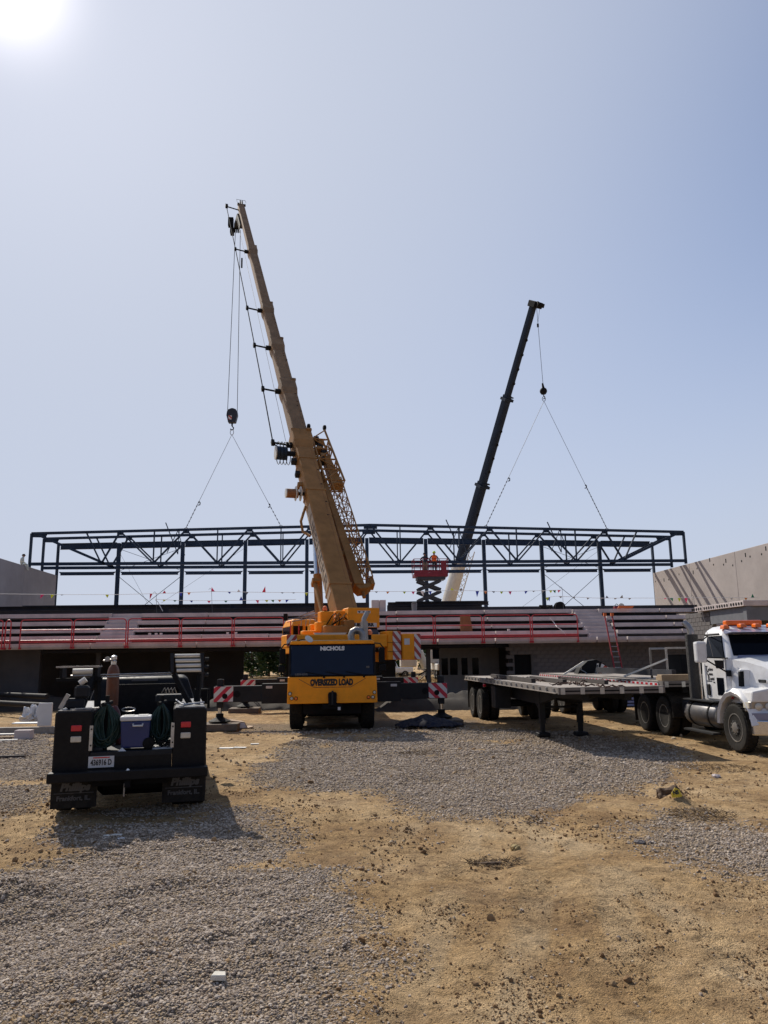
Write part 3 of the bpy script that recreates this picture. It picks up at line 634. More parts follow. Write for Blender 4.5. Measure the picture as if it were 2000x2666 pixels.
# windowed wall of the room under the stand
rm = bthing('room_wall', 'pale rendered wall with four empty window openings under the stand', 'wall', upx(1200, 1740, 43.0), 43.0, 0)
yT, yB = PB(1200, 1690, 43).z, PB(1200, 1830, 43).z
wn_ = [(1150,1167),(1172,1192),(1202,1218),(1230,1247)]
ub = [upx(1145, 1740, 43)] + [upx(p, 1740, 43) for q in wn_ for p in q] + [upx(1300, 1740, 43)]
zs0, zs1 = PB(1200, 1757, 43).z, PB(1200, 1713, 43).z
mat('room_paint', (0.30,0.29,0.29), 0.9, var=0.1)
MB().box(ub[0], ub[-1], 43, 43.2, -0.1, zs0).box(ub[0], ub[-1], 43, 43.2, zs1, SOF-0.002).out('wall_face', M_('room_paint'), rm)
for k in range(0, len(ub), 2): MB().box(ub[k], ub[k+1], 43.002, 43.198, zs0, zs1).out('pier', M_('room_paint'), rm)
for k in range(1, len(ub)-1, 2): MB().box(ub[k], ub[k+1], 43.08, 43.1, zs0, zs1).out('window_pane', M_('glass_dark'), rm)

# concrete block wall under the right half of the stand
DBW = 39.9
bw = bthing('block_wall', 'dark grey concrete block wall under the right seats', 'wall', upx(1580, 1740, DBW), DBW, 0)
uL, uR = upx(1318, 1740, DBW), upx(1875, 1740, DBW); zT = SOF-0.01
du0, du1, dz1 = upx(1341, 1740, DBW), upx(1382, 1740, DBW), PB(1360, 1703, DBW).z
bm_full = MB().box(-0.193, 0.193, -0.1, 0.1, -0.093, 0.093).mesh('block', M_('block'), bevel=0.008)
MB().box(uL+0.35, du0-0.03, DBW-0.085, DBW+0.085, -0.1, zT).box(du1+0.03, uR, DBW-0.085, DBW+0.085, -0.1, zT).box(du0-0.03, du1+0.03, DBW-0.085, DBW+0.085, dz1+0.03, zT).out('mortar_bed', M_('mortar'), bw)
nblk = 0; r_ = 0; z = 0.0
ZV = PB(1600, 1800, DBW).z        # courses below this are hidden behind the trailers
stuff = MB()
while z < zT-0.1:
    u = uL + (0.2 if r_ % 2 else 0.0)
    while u < uR-0.2:
        c = u+0.2
        if not (du0-0.16 < c < du1+0.16 and z+0.1 < dz1):
            if z+0.2 > ZV and nblk < 299:
                o = bpy.data.objects.new('block', bm_full); COL.objects.link(o); o.parent = bw.o; o.location = (c-bw.off[0], random.uniform(-0.006, 0.006), z+0.1); nblk += 1
            else: stuff.box(c-0.193, c+0.193, DBW-0.1, DBW+0.1, z+0.007, z+0.193)
        u += 0.4
    z += 0.2; r_ += 1
so_ = stuff.out('block_rest', M_('block'), bw); so_['kind'] = 'stuff'
MB().box(du0-0.02, du1+0.02, DBW+0.12, DBW+0.16, -0.1, dz1+0.05).out('doorway_shade', M_('black'), bw, label='dark door opening')  # black sheet painting the shade inside the opening

# ------------------------------------------------------------------ hollow-core roof slab building at the right edge
hb = bthing('precast_roof_bay', 'hollow-core plank roof on steel beam and block wall behind the white truck cab', 'building', 14.0, 33, 0)
pn = PB(1935, 1570, 31.0); HU = pn.x; HZt = PB(1935, 1563, 31.0).z; HZb = HZt-0.23
hv = [31.0, 32.2, 33.4, 34.6, 35.4]
for k in range(4):
    o = MB().box(HU+0.02, HU+9, hv[k]+0.012, hv[k+1]-0.012, HZb, HZt).out('roof_plank', CO, hb, bevel=0.01)
    for j in range(5):
        v = hv[k] + 0.17 + j*0.215
        MB().tube((HU+0.012, v, HZb+0.115), (HU+0.06, v, HZb+0.115), 0.068, n=10).out('core_hole', M_('black'), o)
mat('beam_grey', (0.16,0.165,0.18), 0.6, var=0.15)
MB().box(HU+0.15, HU+0.45, 31.3, 34.2, HZb-0.62, HZb-0.02).out('steel_beam', M_('beam_grey'), hb)
MB().box(HU+0.12, HU+0.38, 31.02, 31.28, -0.1, HZb-0.02).out('column', M_('beam_grey'), hb)
MB().box(HU+0.4, HU+9, 31.1, 31.35, HZb-0.6, HZb-0.02).out('steel_beam', M_('beam_grey'), hb)
MB().box(HU+1.6, HU+9, 35.5, 35.8, -0.1, HZb-0.01).out('rear_wall', M_('dark_concrete'), hb)
bm2 = MB().box(-0.1, 0.1, -0.193, 0.193, -0.093, 0.093).mesh('block', M_('block'), bevel=0.008)
MB().box(HU+0.3, HU+0.46, 34.3, 36.95, -0.1, HZb-0.02).out('mortar_bed', M_('mortar'), hb)
for r_ in range(14, int((HZb-0.02)/0.2)):
    for k in range(6):
        v = 34.5 + 0.4*k + (0.2 if r_ % 2 else 0) ; 
        o = bpy.data.objects.new('block', bm2); COL.objects.link(o); o.parent = hb.o; o.location = (HU+0.36-14.0, v-33, r_*0.2+0.1)

# ------------------------------------------------------------------ red guardrails along the stand
RZ1, RZm, RZ0 = PB(500, 1609.5, DS-0.08).z, PB(500, 1636, DS-0.08).z, PB(500, 1663, DS-0.08).z
RR = M_('rail_red')
def railsec(pa, pb, label, ret=None):
    v = DS-0.13; u0, u1 = upx(pa, 1640, v)+0.05, upx(pb, 1640, v)-0.05
    t = bthing('guardrail', label, 'guardrail', 0.5*(u0+u1), v, ZB0, 'red guardrails on the grandstand edge')
    r = 0.028; k = 0.16
    pts = [(u0, v, ZB0+0.02), (u0, v, RZ1-k)] + [(u0+k*(1-math.cos(a)), v, RZ1-k+k*math.sin(a)) for a in (0.4, 0.8, 1.2)] + [(u0+k, v, RZ1), (u1-k, v, RZ1)] + [(u1-k*(1-math.sin(a)), v, RZ1-k+k*math.cos(a)) for a in (0.4, 0.8, 1.2)] + [(u1, v, RZ1-k), (u1, v, ZB0+0.02)]
    MB().path(pts, r).out('bent_frame', RR, t, smooth=True)
    MB().tube((u0, v, RZm), (u1, v, RZm), 0.024).out('mid_rail', RR, t, smooth=True)
    MB().tube((u0, v, RZ0), (u1, v, RZ0), 0.024).out('bottom_rail', RR, t, smooth=True)
    MB().box(u0+0.03, u1-0.03, v-0.012, v+0.012, RZ0-0.11, RZ0-0.035).out('toe_board', RR, t)
    for u in (u0, u1):
        MB().box(u-0.06, u+0.06, v+0.025, v+0.055, ZB0+0.02, ZB1-0.17).out('clamp', RR, t)
rp = [51,190,331,470,607,741]
for i in range(5): railsec(rp[i], rp[i+1], 'red tube guardrail section, %s in the row left of the yellow crane' % ORD[i])
rp = [1003,1131,1258,1384,1507]
for i in range(4): railsec(rp[i], rp[i+1], 'red tube guardrail section, %s in the row right of the yellow crane' % ORD[i])
railsec(-90, 10, 'red tube guardrail section cut by the left picture edge')
railsec(12, 31, 'narrow red guardrail piece between the two leftmost sections')

# ------------------------------------------------------------------ dark steel lying on the concourse
SD = M_('steel_dark'); ZC = rows[3][1]-0.05
def ibeam(u0, u1, v, z, h, w, label):
    mb = MB().box(u0, u1, v-w/2, v+w/2, z, z+0.03).box(u0, u1, v-w/2, v+w/2, z+h-0.03, z+h).box(u0, u1, v-0.02, v+0.02, z+0.03, z+h-0.03)
    solid('steel_beam', mb, SD, label, 'steel beam', (0.5*(u0+u1), v, z), BYAW, 'loose steel beams on the concourse')
for k, (a, b_, v, zz, h, w) in enumerate([(-140,420,43.6,0.02,0.34,0.3),(440,915,43.6,0.02,0.36,0.3),(-140,600,44.4,0.02,0.62,0.3),(610,960,44.4,0.02,0.66,0.3),(60,770,45.2,0.38,0.36,0.25),(500,960,45.9,0.55,0.24,0.3),
        (1008,1262,43.6,0.02,0.32,0.3),(1008,1255,44.4,0.02,0.5,0.3),(1010,1272,45.2,0.55,0.2,0.3),(1030,1268,45.9,0.62,0.22,0.3)]):
    lab = ['long dark steel beam lying lowest at the left end of the concourse','dark steel beam lying low just left of the boom foot','deep dark steel beam behind the lowest left beam','deep dark steel beam ending beside the concrete stack, left of it','dark steel beam resting on top of the left stack','thin dark steel beam topmost behind the boom foot',
           'dark steel beam lying low in front of the scissor lift','deep dark steel beam behind the low one near the scissor lift','dark steel beam raised on the stack right of the crane','thin dark topmost steel beam with bare end near the fourth rail'][k]
    ibeam(upx(a, 1580, v), upx(b_, 1580, v), v, ZC+zz, h, w, lab)
for k, (px, v) in enumerate([(120,45.2),(420,45.2),(560,45.9),(700,45.2),(1050,45.2),(1080,45.9),(1200,45.2),(1230,45.9)]):
    u = upx(px, 1580, v); hgt = {45.2: 0.37 if px < 1000 else 0.54, 45.9: 0.54 if px < 1000 else 0.61}[v]
    solid('timber_dunnage', MB().box(u-0.1, u+0.1, v-0.3, v+0.3, ZC, ZC+hgt), M_('wood_grey'), 'short timber dunnage stack under the raised beams, %s from the left' % ORD[k], 'timber', (u, v, ZC), BYAW, 'timber dunnage under the beams')
v = 46.6; u0, u1 = upx(1255, 1580, v), upx(1815, 1575, v)
solid('edge_angle', MB().box(u0, u1, v, v+0.12, ZC, PB(1500, 1577.5, v).z).box(u0, u1, v+0.12, v+0.3, ZC, ZC+0.03), SD, 'thin dark steel edge angle along the back of the right seats', 'steel angle', (0.5*(u0+u1), v, ZC), BYAW)
v = 43.0; u0, u1 = upx(968, 1580, v), upx(1005, 1580, v); um = upx(988, 1580, v)
t = bthing('concrete_post', 'short grey concrete post pair standing on the concourse beside the boom foot', 'concrete post', um, v, ZC)
for a, b_ in ((u0, um-0.01), (um+0.01, u1)): MB().box(a, b_, v, v+0.4, ZC, PB(985, 1562, v).z).out('post', CO, t, bevel=0.015)
# brown board behind the rail, grey bucket, tools, orange board, worker gear
d = rows[1][0]-0.25; u0, u1 = upx(1199, 1640, d), upx(1225, 1640, d)
solid('plywood_board', MB().prism([(u0, rows[0][1]), (u1+0.12, rows[0][1]), (u1, PB(1210, 1599, d).z), (u0, PB(1210, 1600, d).z)], d, d+0.03), M_('plywood_brown'), 'brown plywood board leaning on the seats behind the red rail', 'board', (u0, d, rows[0][1]), BYAW)
p = PB(1079, 1590, 42.6); t = bthing('grey_bucket', 'grey bucket standing on the top seat row below the scissor lift', 'bucket', p.x, 42.6, rows[3][1])
MB().lathe([(0.13,0),(0.16,0.42),(0.17,0.42),(0.17,0.45),(0.14,0.45)], (p.x, 42.6, rows[3][1]), n=14).out('pail', M_('beam_grey'), t, smooth=True)
MB().path([(p.x-0.16, 42.6, rows[3][1]+0.42), (p.x-0.1, 42.5, rows[3][1]+0.5), (p.x+0.1, 42.5, rows[3][1]+0.5), (p.x+0.16, 42.6, rows[3][1]+0.42)], 0.01).out('handle', M_('galv'), t)
p = PB(1620, 1590, 42.0)
solid('orange_panel', MB().prism([(p.x-0.42, rows[3][1]+0.0), (p.x+0.4, rows[3][1]+0.0), (p.x+0.5, rows[3][1]+0.13), (p.x-0.35, rows[3][1]+0.15)], 41.5, 41.56), mat('orange_board', (0.6,0.13,0.03), 0.7), 'flat orange board lying on the top seat row at the right', 'board', (p.x, 41.5, rows[3][1]), BYAW)
p = PB(1612, 1578, 43.2); t = bthing('cutoff_saw', 'small red cut-off saw on the concourse edge above the orange board', 'saw', p.x, 43.2, ZC+0.05)
z0_ = ZC+0.05
MB().box(p.x-0.3, p.x+0.1, 43.1, 43.35, z0_, z0_+0.22).out('engine', M_('lift_red'), t, bevel=0.03)
MB().tube((p.x+0.12, 43.15, z0_+0.2), (p.x+0.12, 43.2, z0_+0.2), 0.19, n=16).out('blade', M_('galv'), t)
MB().path([(p.x-0.3, 43.2, z0_+0.2), (p.x-0.15, 43.2, z0_+0.36), (p.x+0.05, 43.2, z0_+0.24)], 0.02).out('handle', M_('black'), t)
# welding leads / hose reel heap at the far column
p = PB(1440, 1572, 44.0); t = bthing('tool_heap', 'heap of black hoses and tools on the concourse by a column', 'tools', p.x, 44.0, ZC)
for k in range(5):
    c = (p.x + random.uniform(-0.8, 0.7), 44 + random.uniform(-0.2, 0.2), ZC)
    MB().path([(c[0]+0.3*math.cos(a*0.7+k), c[1]+0.12*math.sin(a*0.7), c[2]+0.05+0.35*abs(math.sin(a*0.35+k))) for a in range(14)], 0.04).out('hose', M_('black'), t)
MB().lathe([(0.02,0),(0.3,0),(0.3,0.06),(0.1,0.06),(0.1,0.3),(0.3,0.3),(0.3,0.36),(0.02,0.36)], (p.x+0.4, 43.9, ZC+0.32), (0,1,0), 16).out('hose_reel', M_('black'), t)
# white rope hanging over seats, and one on the left
for (pts, lab) in (([(1432,1609,1),(1442,1620,1),(1450,1632,0),(1462,1640,0),(1470,1648,0),(1473,1654,0)], 'white rope draped over the seats behind the right rail'),
                   ([(405,1562,3),(412,1568,3),(418,1580,3),(424,1591,3)], 'thin white rope hanging from the left steel stack')):
    q = [PB(a, b_, rows[c][0]-0.12 if c < 3 else 43.3) for a, b_, c in pts]
    solid('rope', MB().path(q, 0.02), M_('white_matte'), lab, 'rope', q[-1], BYAW)

# ------------------------------------------------------------------ ladder up to the right aisle
lt = bthing('ladder', 'red fibreglass extension ladder leaning against the grandstand front', 'ladder', upx(1613, 1790, 37.5), 37.5, 0)
def lpt(px, py, v): return PB(px, py, v)
la, lb = lpt(1575, 1604, 38.2), lpt(1594, 1604, 38.2)
lc, ld = lpt(1609, 1790, 37.0), lpt(1629, 1790, 37.0)
def ext(a, b_): return b_ + (b_-a)*(b_.z/(a.z-b_.z))
fc, fd = ext(la, lc), ext(lb, ld)
LRD = mat('ladder_red', (0.30,0.028,0.035), 0.6, var=0.2, vscale=3)
MB().bar(la, fc, 0.045, 0.08, (0,1,0)).out('side_rail', LRD, lt); MB().bar(lb, fd, 0.045, 0.08, (0,1,0)).out('side_rail', LRD, lt)
for k in range(1, 16):
    t_ = k/16; MB().tube(la.lerp(fc, t_), lb.lerp(fd, t_), 0.022, n=6).out('rung', M_('galv'), lt)
for q in (la, lb): MB().box(q.x-0.07, q.x+0.07, q.y-0.06, q.y+0.06, q.z, q.z+0.16).out('end_cap', M_('orange_board'), lt)

# ------------------------------------------------------------------ pennant strings
FC = {'p': (0.80,0.04,0.16), 'y': (0.62,0.70,0.03), 'o': (0.90,0.28,0.05), 'b': (0.02,0.05,0.42), 'g': (0.02,0.22,0.09), 'w': (0.75,0.75,0.75), 'k': (0.20,0.20,0.20), 'r': (0.72,0.03,0.08)}
for k, c in FC.items():
    m = mat('flag_'+k, c, 0.6, var=0.05); bb = m.node_tree.nodes['Principled BSDF']
    bb.inputs['Transmission Weight'].default_value = 0.0; bb.inputs['Subsurface Weight'].default_value = 0.0
def pennants(pts, flags, v, label):
    q = [PB(a, b_, v) for a, b_ in pts]
    t = bthing('pennant_string', label, 'pennants', q[0].x, v, q[0].z, 'pennant strings across the concourse')
    MB().path(q, 0.012, 4).out('cord', M_('white_matte'), t)
    for (px, c, ln, tw) in flags:
        for i in range(len(pts)-1):
            if pts[i][0] <= px <= pts[i+1][0]: py = pts[i][1] + (pts[i+1][1]-pts[i][1])*(px-pts[i][0])/(pts[i+1][0]-pts[i][0])
        a = PB(px, py, v); w = 0.10; ln = ln*0.72; cs, sn = math.cos(tw), math.sin(tw); h = ln
        tip = (a.x + 0.35*h*random.uniform(-1, 1), a.y + random.uniform(-0.12, 0.12), a.z - h)
        p0, p1 = (a.x-w*cs, a.y-w*sn, a.z), (a.x+w*cs, a.y+w*sn, a.z)
        n_ = Vector((0, 0.004, 0))
        MB().add([p0, p1, tip] + [Vector(p0)+n_, Vector(p1)+n_, Vector(tip)+n_], [(0,1,2),(5,4,3),(0,3,4,1),(1,4,5,2),(2,5,3,0)]).out('flag', M_('flag_'+c), t)
V1 = 43.3
pennants([(-60,1545),(0,1546),(160,1548),(300,1548),(420,1545),(554,1540),(680,1542),(820,1543),(960,1540),(1080,1540),(1190,1537),(1300,1540),(1400,1538),(1463,1536)],
    [(111,'p',.35,0),(137,'y',.3,.3),(162,'k',.08,0),(279,'y',.25,.5),(394,'r',.45,1),(428,'r',-.22,.2),(470,'b',.3,0),(492,'o',.22,.4),(555,'p',-.34,0),(597,'b',.16,0),(622,'w',-.2,0),(643,'k',.26,0),(687,'r',-.46,0),(735,'k',.1,0),(765,'k',.1,0),(797,'y',.25,.3),(980,'k',.12,0),(1010,'o',.2,0),(1053,'y',.2,0),(1076,'p',.25,0),(1099,'w',.36,0),(1120,'b',.3,0),(1178,'y',-.22,0),(1200,'k',-.22,0),(1243,'b',.5,0),(1264,'o',.25,0),(1285,'k',.15,0),(1306,'y',.22,0),(1328,'p',.3,0),(1370,'b',.25,0),(1390,'k',.1,0),(1413,'k',.2,0),(1434,'y',.22,0),(1443,'g',.25,0),(1456,'p',.2,0)],
    V1, 'upper string of small coloured pennants across the stand')
pennants([(404,1560),(460,1563),(560,1564),(700,1562),(770,1561)], [(428,'y',.14,0),(456,'g',.14,0),(498,'b',.16,0),(544,'p',.2,0),(588,'g',.18,0),(628,'b',-.32,0),(670,'p',.28,.4),(694,'y',.2,0),(710,'g',.2,0),(728,'o',.2,0),(748,'b',.25,0)], V1, 'lower string of pennants above the left steel beams')
pennants([(1421,1556),(1450,1552),(1550,1557),(1700,1557),(1840,1556),(1975,1556)], [(1425,'y',.3,0),(1428,'b',.32,0),(1460,'k',.15,0),(1494,'k',.15,0),(1532,'k',.14,0),(1565,'k',.12,0),(1581,'k',-.2,0),(1603,'k',.12,0),(1618,'k',-.24,0),(1640,'k',.14,0),(1733,'p',.1,0),(1748,'g',.3,0),(1769,'y',.32,0),(1786,'p',.4,0),(1905,'w',.22,0),(1942,'o',.24,0),(1960,'g',-.32,0)], 42.4, 'right string of pennants crossing in front of the sunlit wall')
for k, (px, y0, y1, v) in enumerate([(551,1536,1566,V1),(407,1545,1566,V1),(1464,1532,1577,V1),(1806,1553,1590,42.4)]):
    a, b_ = PB(px, y0, v), PB(px+3, y1, v); b_.z = min(b_.z, ZC+0.02) if True else b_.z
    solid('pennant_pole', MB().path([b_, a, a + Vector((-0.08, 0, 0.1)), a + Vector((-0.16, 0, 0.02))], 0.010), M_('cable_thin'), 'thin hooked rod holding the pennant cord, %s from the left' % ORD[k], 'rod', b_, BYAW, 'hooked rods for the pennants')
# ------------------------------------------------------------------ wheels
def wheel(parent, c, r, w, axis, tread=True, rim='galv', rr=0.56, holes=0, lugs=True, nm='wheel', hub_out=1):
    """tyre (> rim, hub) about axis (a unit vector, pointing outboard)"""
    c, ax = Vector(c), Vector(axis).normalized(); h = w/2
    ty = MB().lathe([(r*rr, -h*0.8), (r*0.78, -h), (r*0.93, -h*0.96), (r*0.985, -h*0.78), (r, -h*0.4), (r, h*0.4), (r*0.985, h*0.78), (r*0.93, h*0.96), (r*0.78, h), (r*rr, h*0.8)], c, ax, 28)
    x = ax.cross(Vector((0,0,1))).normalized(); y = ax.cross(x)
    o = ty.out(nm, M_('rubber'), parent, smooth=True)
    if tread:
        tb = MB(); nt = 36
        for k in range(nt):
            a = 2*math.pi*k/nt; d = x*math.cos(a) + y*math.sin(a); tn = -x*math.sin(a) + y*math.cos(a)
            for s in (-1, 0, 1):
                p = c + d*(r*1.0) + ax*(s*h*0.58)
                tb.bar(p - ax*h*0.24, p + ax*h*0.24, r*0.105, r*0.03, d)
        tb.out('tread', M_('rubber'), o)
    rm_ = MB().lathe([(r*rr, -h*0.5), (r*rr*0.98, h*0.82), (r*rr*0.9, h*0.8), (r*rr*0.82, h*0.2), (r*rr*0.5, h*0.12), (r*rr*0.42, h*0.45), (r*rr*0.3, h*0.62), (0.01, h*0.66)] if hub_out < 0 else
                      [(r*rr, -h*0.5), (r*rr*0.99, h*0.86), (r*rr*0.93, h*0.86), (r*rr*0.86, h*0.45), (r*rr*0.80, h*0.52), (r*rr*0.5, h*0.72), (r*rr*0.38, h*0.74), (r*rr*0.36, h*0.98), (r*rr*0.22, h*1.05), (0.01, h*1.05)], c, ax, 24)
    ro_ = rm_.out('rim', M_(rim), o, smooth=True)
    if holes:
        hb_ = MB(); lb_ = MB()
        for k in range(holes):
            a = 2*math.pi*k/holes; d = x*math.cos(a) + y*math.sin(a)
            p = c + d*r*rr*0.67 + ax*h*(0.575 if hub_out > 0 else 0.15); hb_.tube(p, p + ax*0.03, r*0.062, n=10)
            p = c + d*r*rr*0.45 + ax*h*(0.7 if hub_out > 0 else 0.2); lb_.tube(p, p + ax*0.045, r*0.028, n=6)
        hb_.out('hand_hole', M_('black'), o); lb_.out('lug_nuts', M_('galv'), o)
    return o

# ------------------------------------------------------------------ yellow mobile crane
C1 = Thing('mobile_crane', 'large yellow mobile crane with raised telescopic boom, facing the camera', 'crane', (-1.62, 23.6, 0), R(4.5))
CY_, DG, BK = M_('crane_yellow'), M_('dark_grey'), M_('black')
def cp(px, py, Y): return C1.L(PW(px, py, Y))
# carrier
MB().box(-0.6, 0.6, 0.5, 12.9, 0.62, 1.3).out('chassis', DG, C1)
MB().box(-1.3, 1.3, 2.05, 12.9, 1.3, 1.62).out('deck', DG, C1)
for s in (-1, 1): MB().box(s*1.36-0.03, s*1.36+0.03, 2.1, 12.8, 1.1, 1.6).out('side_skirt', CY_, C1)
for i, y in enumerate((1.35, 2.95, 6.2, 9.6, 11.2)):
    for s in (-1, 1): wheel(C1, (s*1.1, y, 0.69), 0.70, 0.42, (s, 0, 0), tread=(i == 0))
    if i < 2: MB().tube((-1.0, y, 0.69), (1.0, y, 0.69), 0.12).out('axle', BK, C1)
# carrier cab, slight rake of the windscreen
W = 1.31
cab = MB().loft([[(-W,0.05,1.6),(W,0.05,1.6),(W,2.0,1.6),(-W,2.0,1.6)],[(-W,0.16,2.56),(W,0.16,2.56),(W,2.0,2.56),(-W,2.0,2.56)],[(-W+0.05,0.3,2.7),(W-0.05,0.3,2.7),(W-0.05,2.0,2.7),(-W+0.05,2.0,2.7)]]).out('cab', M_('truck_black'), C1, bevel=0.04, seg=2)
MB().prism([(-W+0.02,2.575),(W-0.02,2.575),(W-0.06,2.68),(-W+0.06,2.68)], 0.10, 0.4).out('roof_strip', CY_, C1, bevel=0.02)
MB().hexa([(-W+0.06,0.035,1.64),(W-0.06,0.035,1.64),(W-0.06,0.09,1.64),(-W+0.06,0.09,1.64),(-W+0.06,0.13,2.55),(W-0.06,0.13,2.55),(W-0.06,0.19,2.55),(-W+0.06,0.19,2.55)]).out('windshield', M_('glass_navy'), C1, bevel=0.02)
MB().prism([(-1.35,0.83),(1.35,0.83),(1.33,1.61),(-1.33,1.61)], -0.02, 0.5).out('bumper', CY_, C1, bevel=0.03, seg=2)
for s in (-1, 1): MB().box(s*1.33-0.02, s*1.33+0.02, 0.5, 2.0, 0.95, 1.6).out('cab_side', CY_, C1)
MB().path([(-1.0,-0.026,1.55),(-0.55,-0.026,1.30),(0.55,-0.026,1.30),(1.0,-0.026,1.55)], 0.008, 4).out('panel_seam', M_('plywood_brown'), C1)
for s in (-1, 1):
    for (dx, dz, m_) in ((1.26,1.13,'white_lens'),(1.21,0.99,'white_lens'),(1.08,0.99,'orange_lens')):
        r_ = MB().lathe([(0.055,0),(0.055,0.035),(0.042,0.035),(0.042,0.03)], (s*dx, -0.015, dz), (0,-1,0), 14).out('lamp_ring', BK, C1)
        MB().lathe([(0.042,0.031),(0.03,0.045),(0.005,0.05)], (s*dx, -0.015, dz), (0,-1,0), 12).out('lamp_lens', M_(m_), r_, smooth=True)
# coupling mouth
MB().prism([(-0.12,0.75),(0.12,0.75),(0.13,1.12),(0.09,1.16),(-0.09,1.16),(-0.13,1.12)], -0.1, 0.2).out('tow_coupling', BK, C1, bevel=0.02)
MB().tube((0,-0.13,0.8),(0,-0.13,1.2),0.03).out('coupling_pin', DG, C1)
MB().box(-0.3,0.3,0.0,0.3,0.66,0.8).out('lower_crossmember', BK, C1)
MB().box(-0.88,0.88,0.35,0.6,0.5,0.83).out('under_guard', BK, C1)
MB().box(-0.8,0.8,2.0,2.5,0.32,0.62).out('axle_housing', BK, C1)
MB().box(-0.85,0.85,4.0,5.2,0.3,0.62).out('battery_tray', BK, C1)
MB().box(-0.85,0.85,7.2,8.8,0.3,0.62).out('fuel_tank', BK, C1)
MB().box(0.16,0.24,-0.01,0.0,0.63,0.72).out('tag_plate', M_('white_matte'), C1)
for x in (-0.25, 0.35, 0.95):
    w_ = MB().path([(x,-0.03,1.60),(x-0.03,-0.03,1.655),(x-0.55,0.0,1.76)],0.012,5).tube((x,-0.045,1.6),(x,0.02,1.6),0.035).out('wiper', BK, C1)
text('lettering', 'NiCHOLS', 0.155, (0, 0.103, 2.44), (1,0,0), (0,0.093,1), M_('white_letter'), C1, bold=0.012, sx=1.12)
text('lettering', 'LIEBHERR', 0.075, (-0.93, 0.026, 1.685), (1,0,0), (0,0.093,1), M_('grey_letter'), C1, bold=0.005, sx=1.2)
text('lettering', 'OVERSIZED LOAD', 0.245, (-0.02, -0.025, 1.435), (1,0,0), (0,0,1), M_('black_letter'), C1, bold=0.017, sx=0.64)
MB().box(1.02,1.12,0.04,0.05,1.85,1.91).out('sticker', M_('grey_letter'), C1)
for s in (-1, 1):
    mo = MB().box(s*1.5-0.09, s*1.5+0.09, 0.0, 0.16, 2.0, 2.46).out('mirror', BK, C1, bevel=0.03)
    MB().box(s*1.52-0.1, s*1.52+0.1, -0.02, 0.14, 1.74, 1.96).out('mirror', BK, C1, bevel=0.03)
    MB().path([(s*1.25,0.2,2.6),(s*1.45,0.1,2.58),(s*1.55,0.08,2.45)],0.02).out('mirror_arm', BK, mo); MB().path([(s*1.29,0.2,1.64),(s*1.5,0.1,1.68),(s*1.52,0.06,1.8)],0.018).out('mirror_arm', BK, mo)
MB().lathe([(0.02,0),(0.13,0.015),(0.135,0.03),(0.02,0.045)], (-0.72,0.1,2.72), (0.45,-0.6,0.65), 16).out('dome_mirror', M_('off_white'), C1, smooth=True)
MB().path([(-0.72,0.12,2.7),(-0.9,0.2,2.73),(-1.15,0.2,2.66)],0.015).out('dome_mirror_arm', BK, C1)
# outriggers
def outrigger(y, ztop, h, half, key, jack):
    for s in (-1, 1):
        nm = M_('warn_right') if s > 0 else M_('warn_left')
        o = MB().box(*sorted((s*0.7, s*half)), y, y+0.42, ztop-h, ztop).out('outrigger_beam', DG, C1, bevel=0.015)
        MB().box(*sorted((s*0.9, s*(half-1.5))), y-0.05, y+0.47, ztop-h-0.06, ztop+0.06).out('outrigger_box', DG, C1, bevel=0.015)
        MB().box(*sorted((s*(half-0.60), s*(half+0.004))), y-0.014, y+0.0, ztop-h+0.02, ztop-0.012).out('warning_plate', nm, o)
        MB().box(*sorted((s*half, s*(half+0.012))), y+0.02, y+0.4, ztop-h+0.02, ztop-0.012).out('warning_plate', nm, o)
        MB().tube((s*(half-0.34), y-0.02, ztop-h*0.62), (s*(half-0.34), y-0.012, ztop-h*0.62), 0.085, n=16).out('plate_hole', BK, o)
        MB().tube((s*(half-0.72), y-0.02, ztop-h*0.5), (s*(half-0.72), y, ztop-h*0.5), 0.1, n=16).out('access_hole', BK, o)
        MB().box(*sorted((s*1.9, s*2.1)), y-0.055, y-0.05, ztop-0.09, ztop-0.01).out('data_plate', M_('white_matte'), o)
        jx = s*(half-0.17)
        MB().box(jx-0.1, jx+0.1, y+0.1, y+0.3, ztop-h-0.18, ztop+0.22).out('jack_sleeve', DG, o, bevel=0.02)
        MB().tube((jx, y+0.2, 0.32), (jx, y+0.2, ztop-h-0.15), 0.062, n=12).out('jack_rod', M_('chrome'), o, smooth=True)
        MB().lathe([(0.34,0.18),(0.36,0.22),(0.2,0.29),(0.12,0.34),(0.12,0.45),(0.01,0.45)], (jx, y+0.2, 0.02), (0,0,1), 16).out('jack_foot', BK, o)
outrigger(1.78, 1.32, 0.50, 3.74, 'f', 0.3); outrigger(9.55, 1.32, 0.48, 3.72, 'r', 0.3)

# superstructure frame: boom azimuth from the hook position over the near truss
HK1 = b2w(*PB(605, 1085, D1)); SLEW = C1.M @ Vector((0, 7.6, 0))
hv_ = Vector((HK1.x-SLEW.x, HK1.y-SLEW.y, 0)); BAZ = math.atan2(-hv_.x, hv_.y)
SF = C1.Mi @ Matrix.Translation(SLEW) @ Matrix.Rotation(BAZ, 4, 'Z'); SFi = SF.inverted()
def S(): return MB(SF)
def sp(px, py, Y): return SFi @ cp(px, py, Y)
S().lathe([(0.95,1.55),(0.95,1.85),(1.05,1.85),(1.05,2.0)], (0,0,0), (0,0,1), 24).out('turntable', DG, C1)
S().box(-0.95,0.95,-3.4,1.9,2.0,2.35).box(-0.85,-0.5,-3.2,1.3,2.35,2.95).box(0.5,0.85,-3.2,1.3,2.35,2.95).out('slewing_frame', CY_, C1, bevel=0.03)
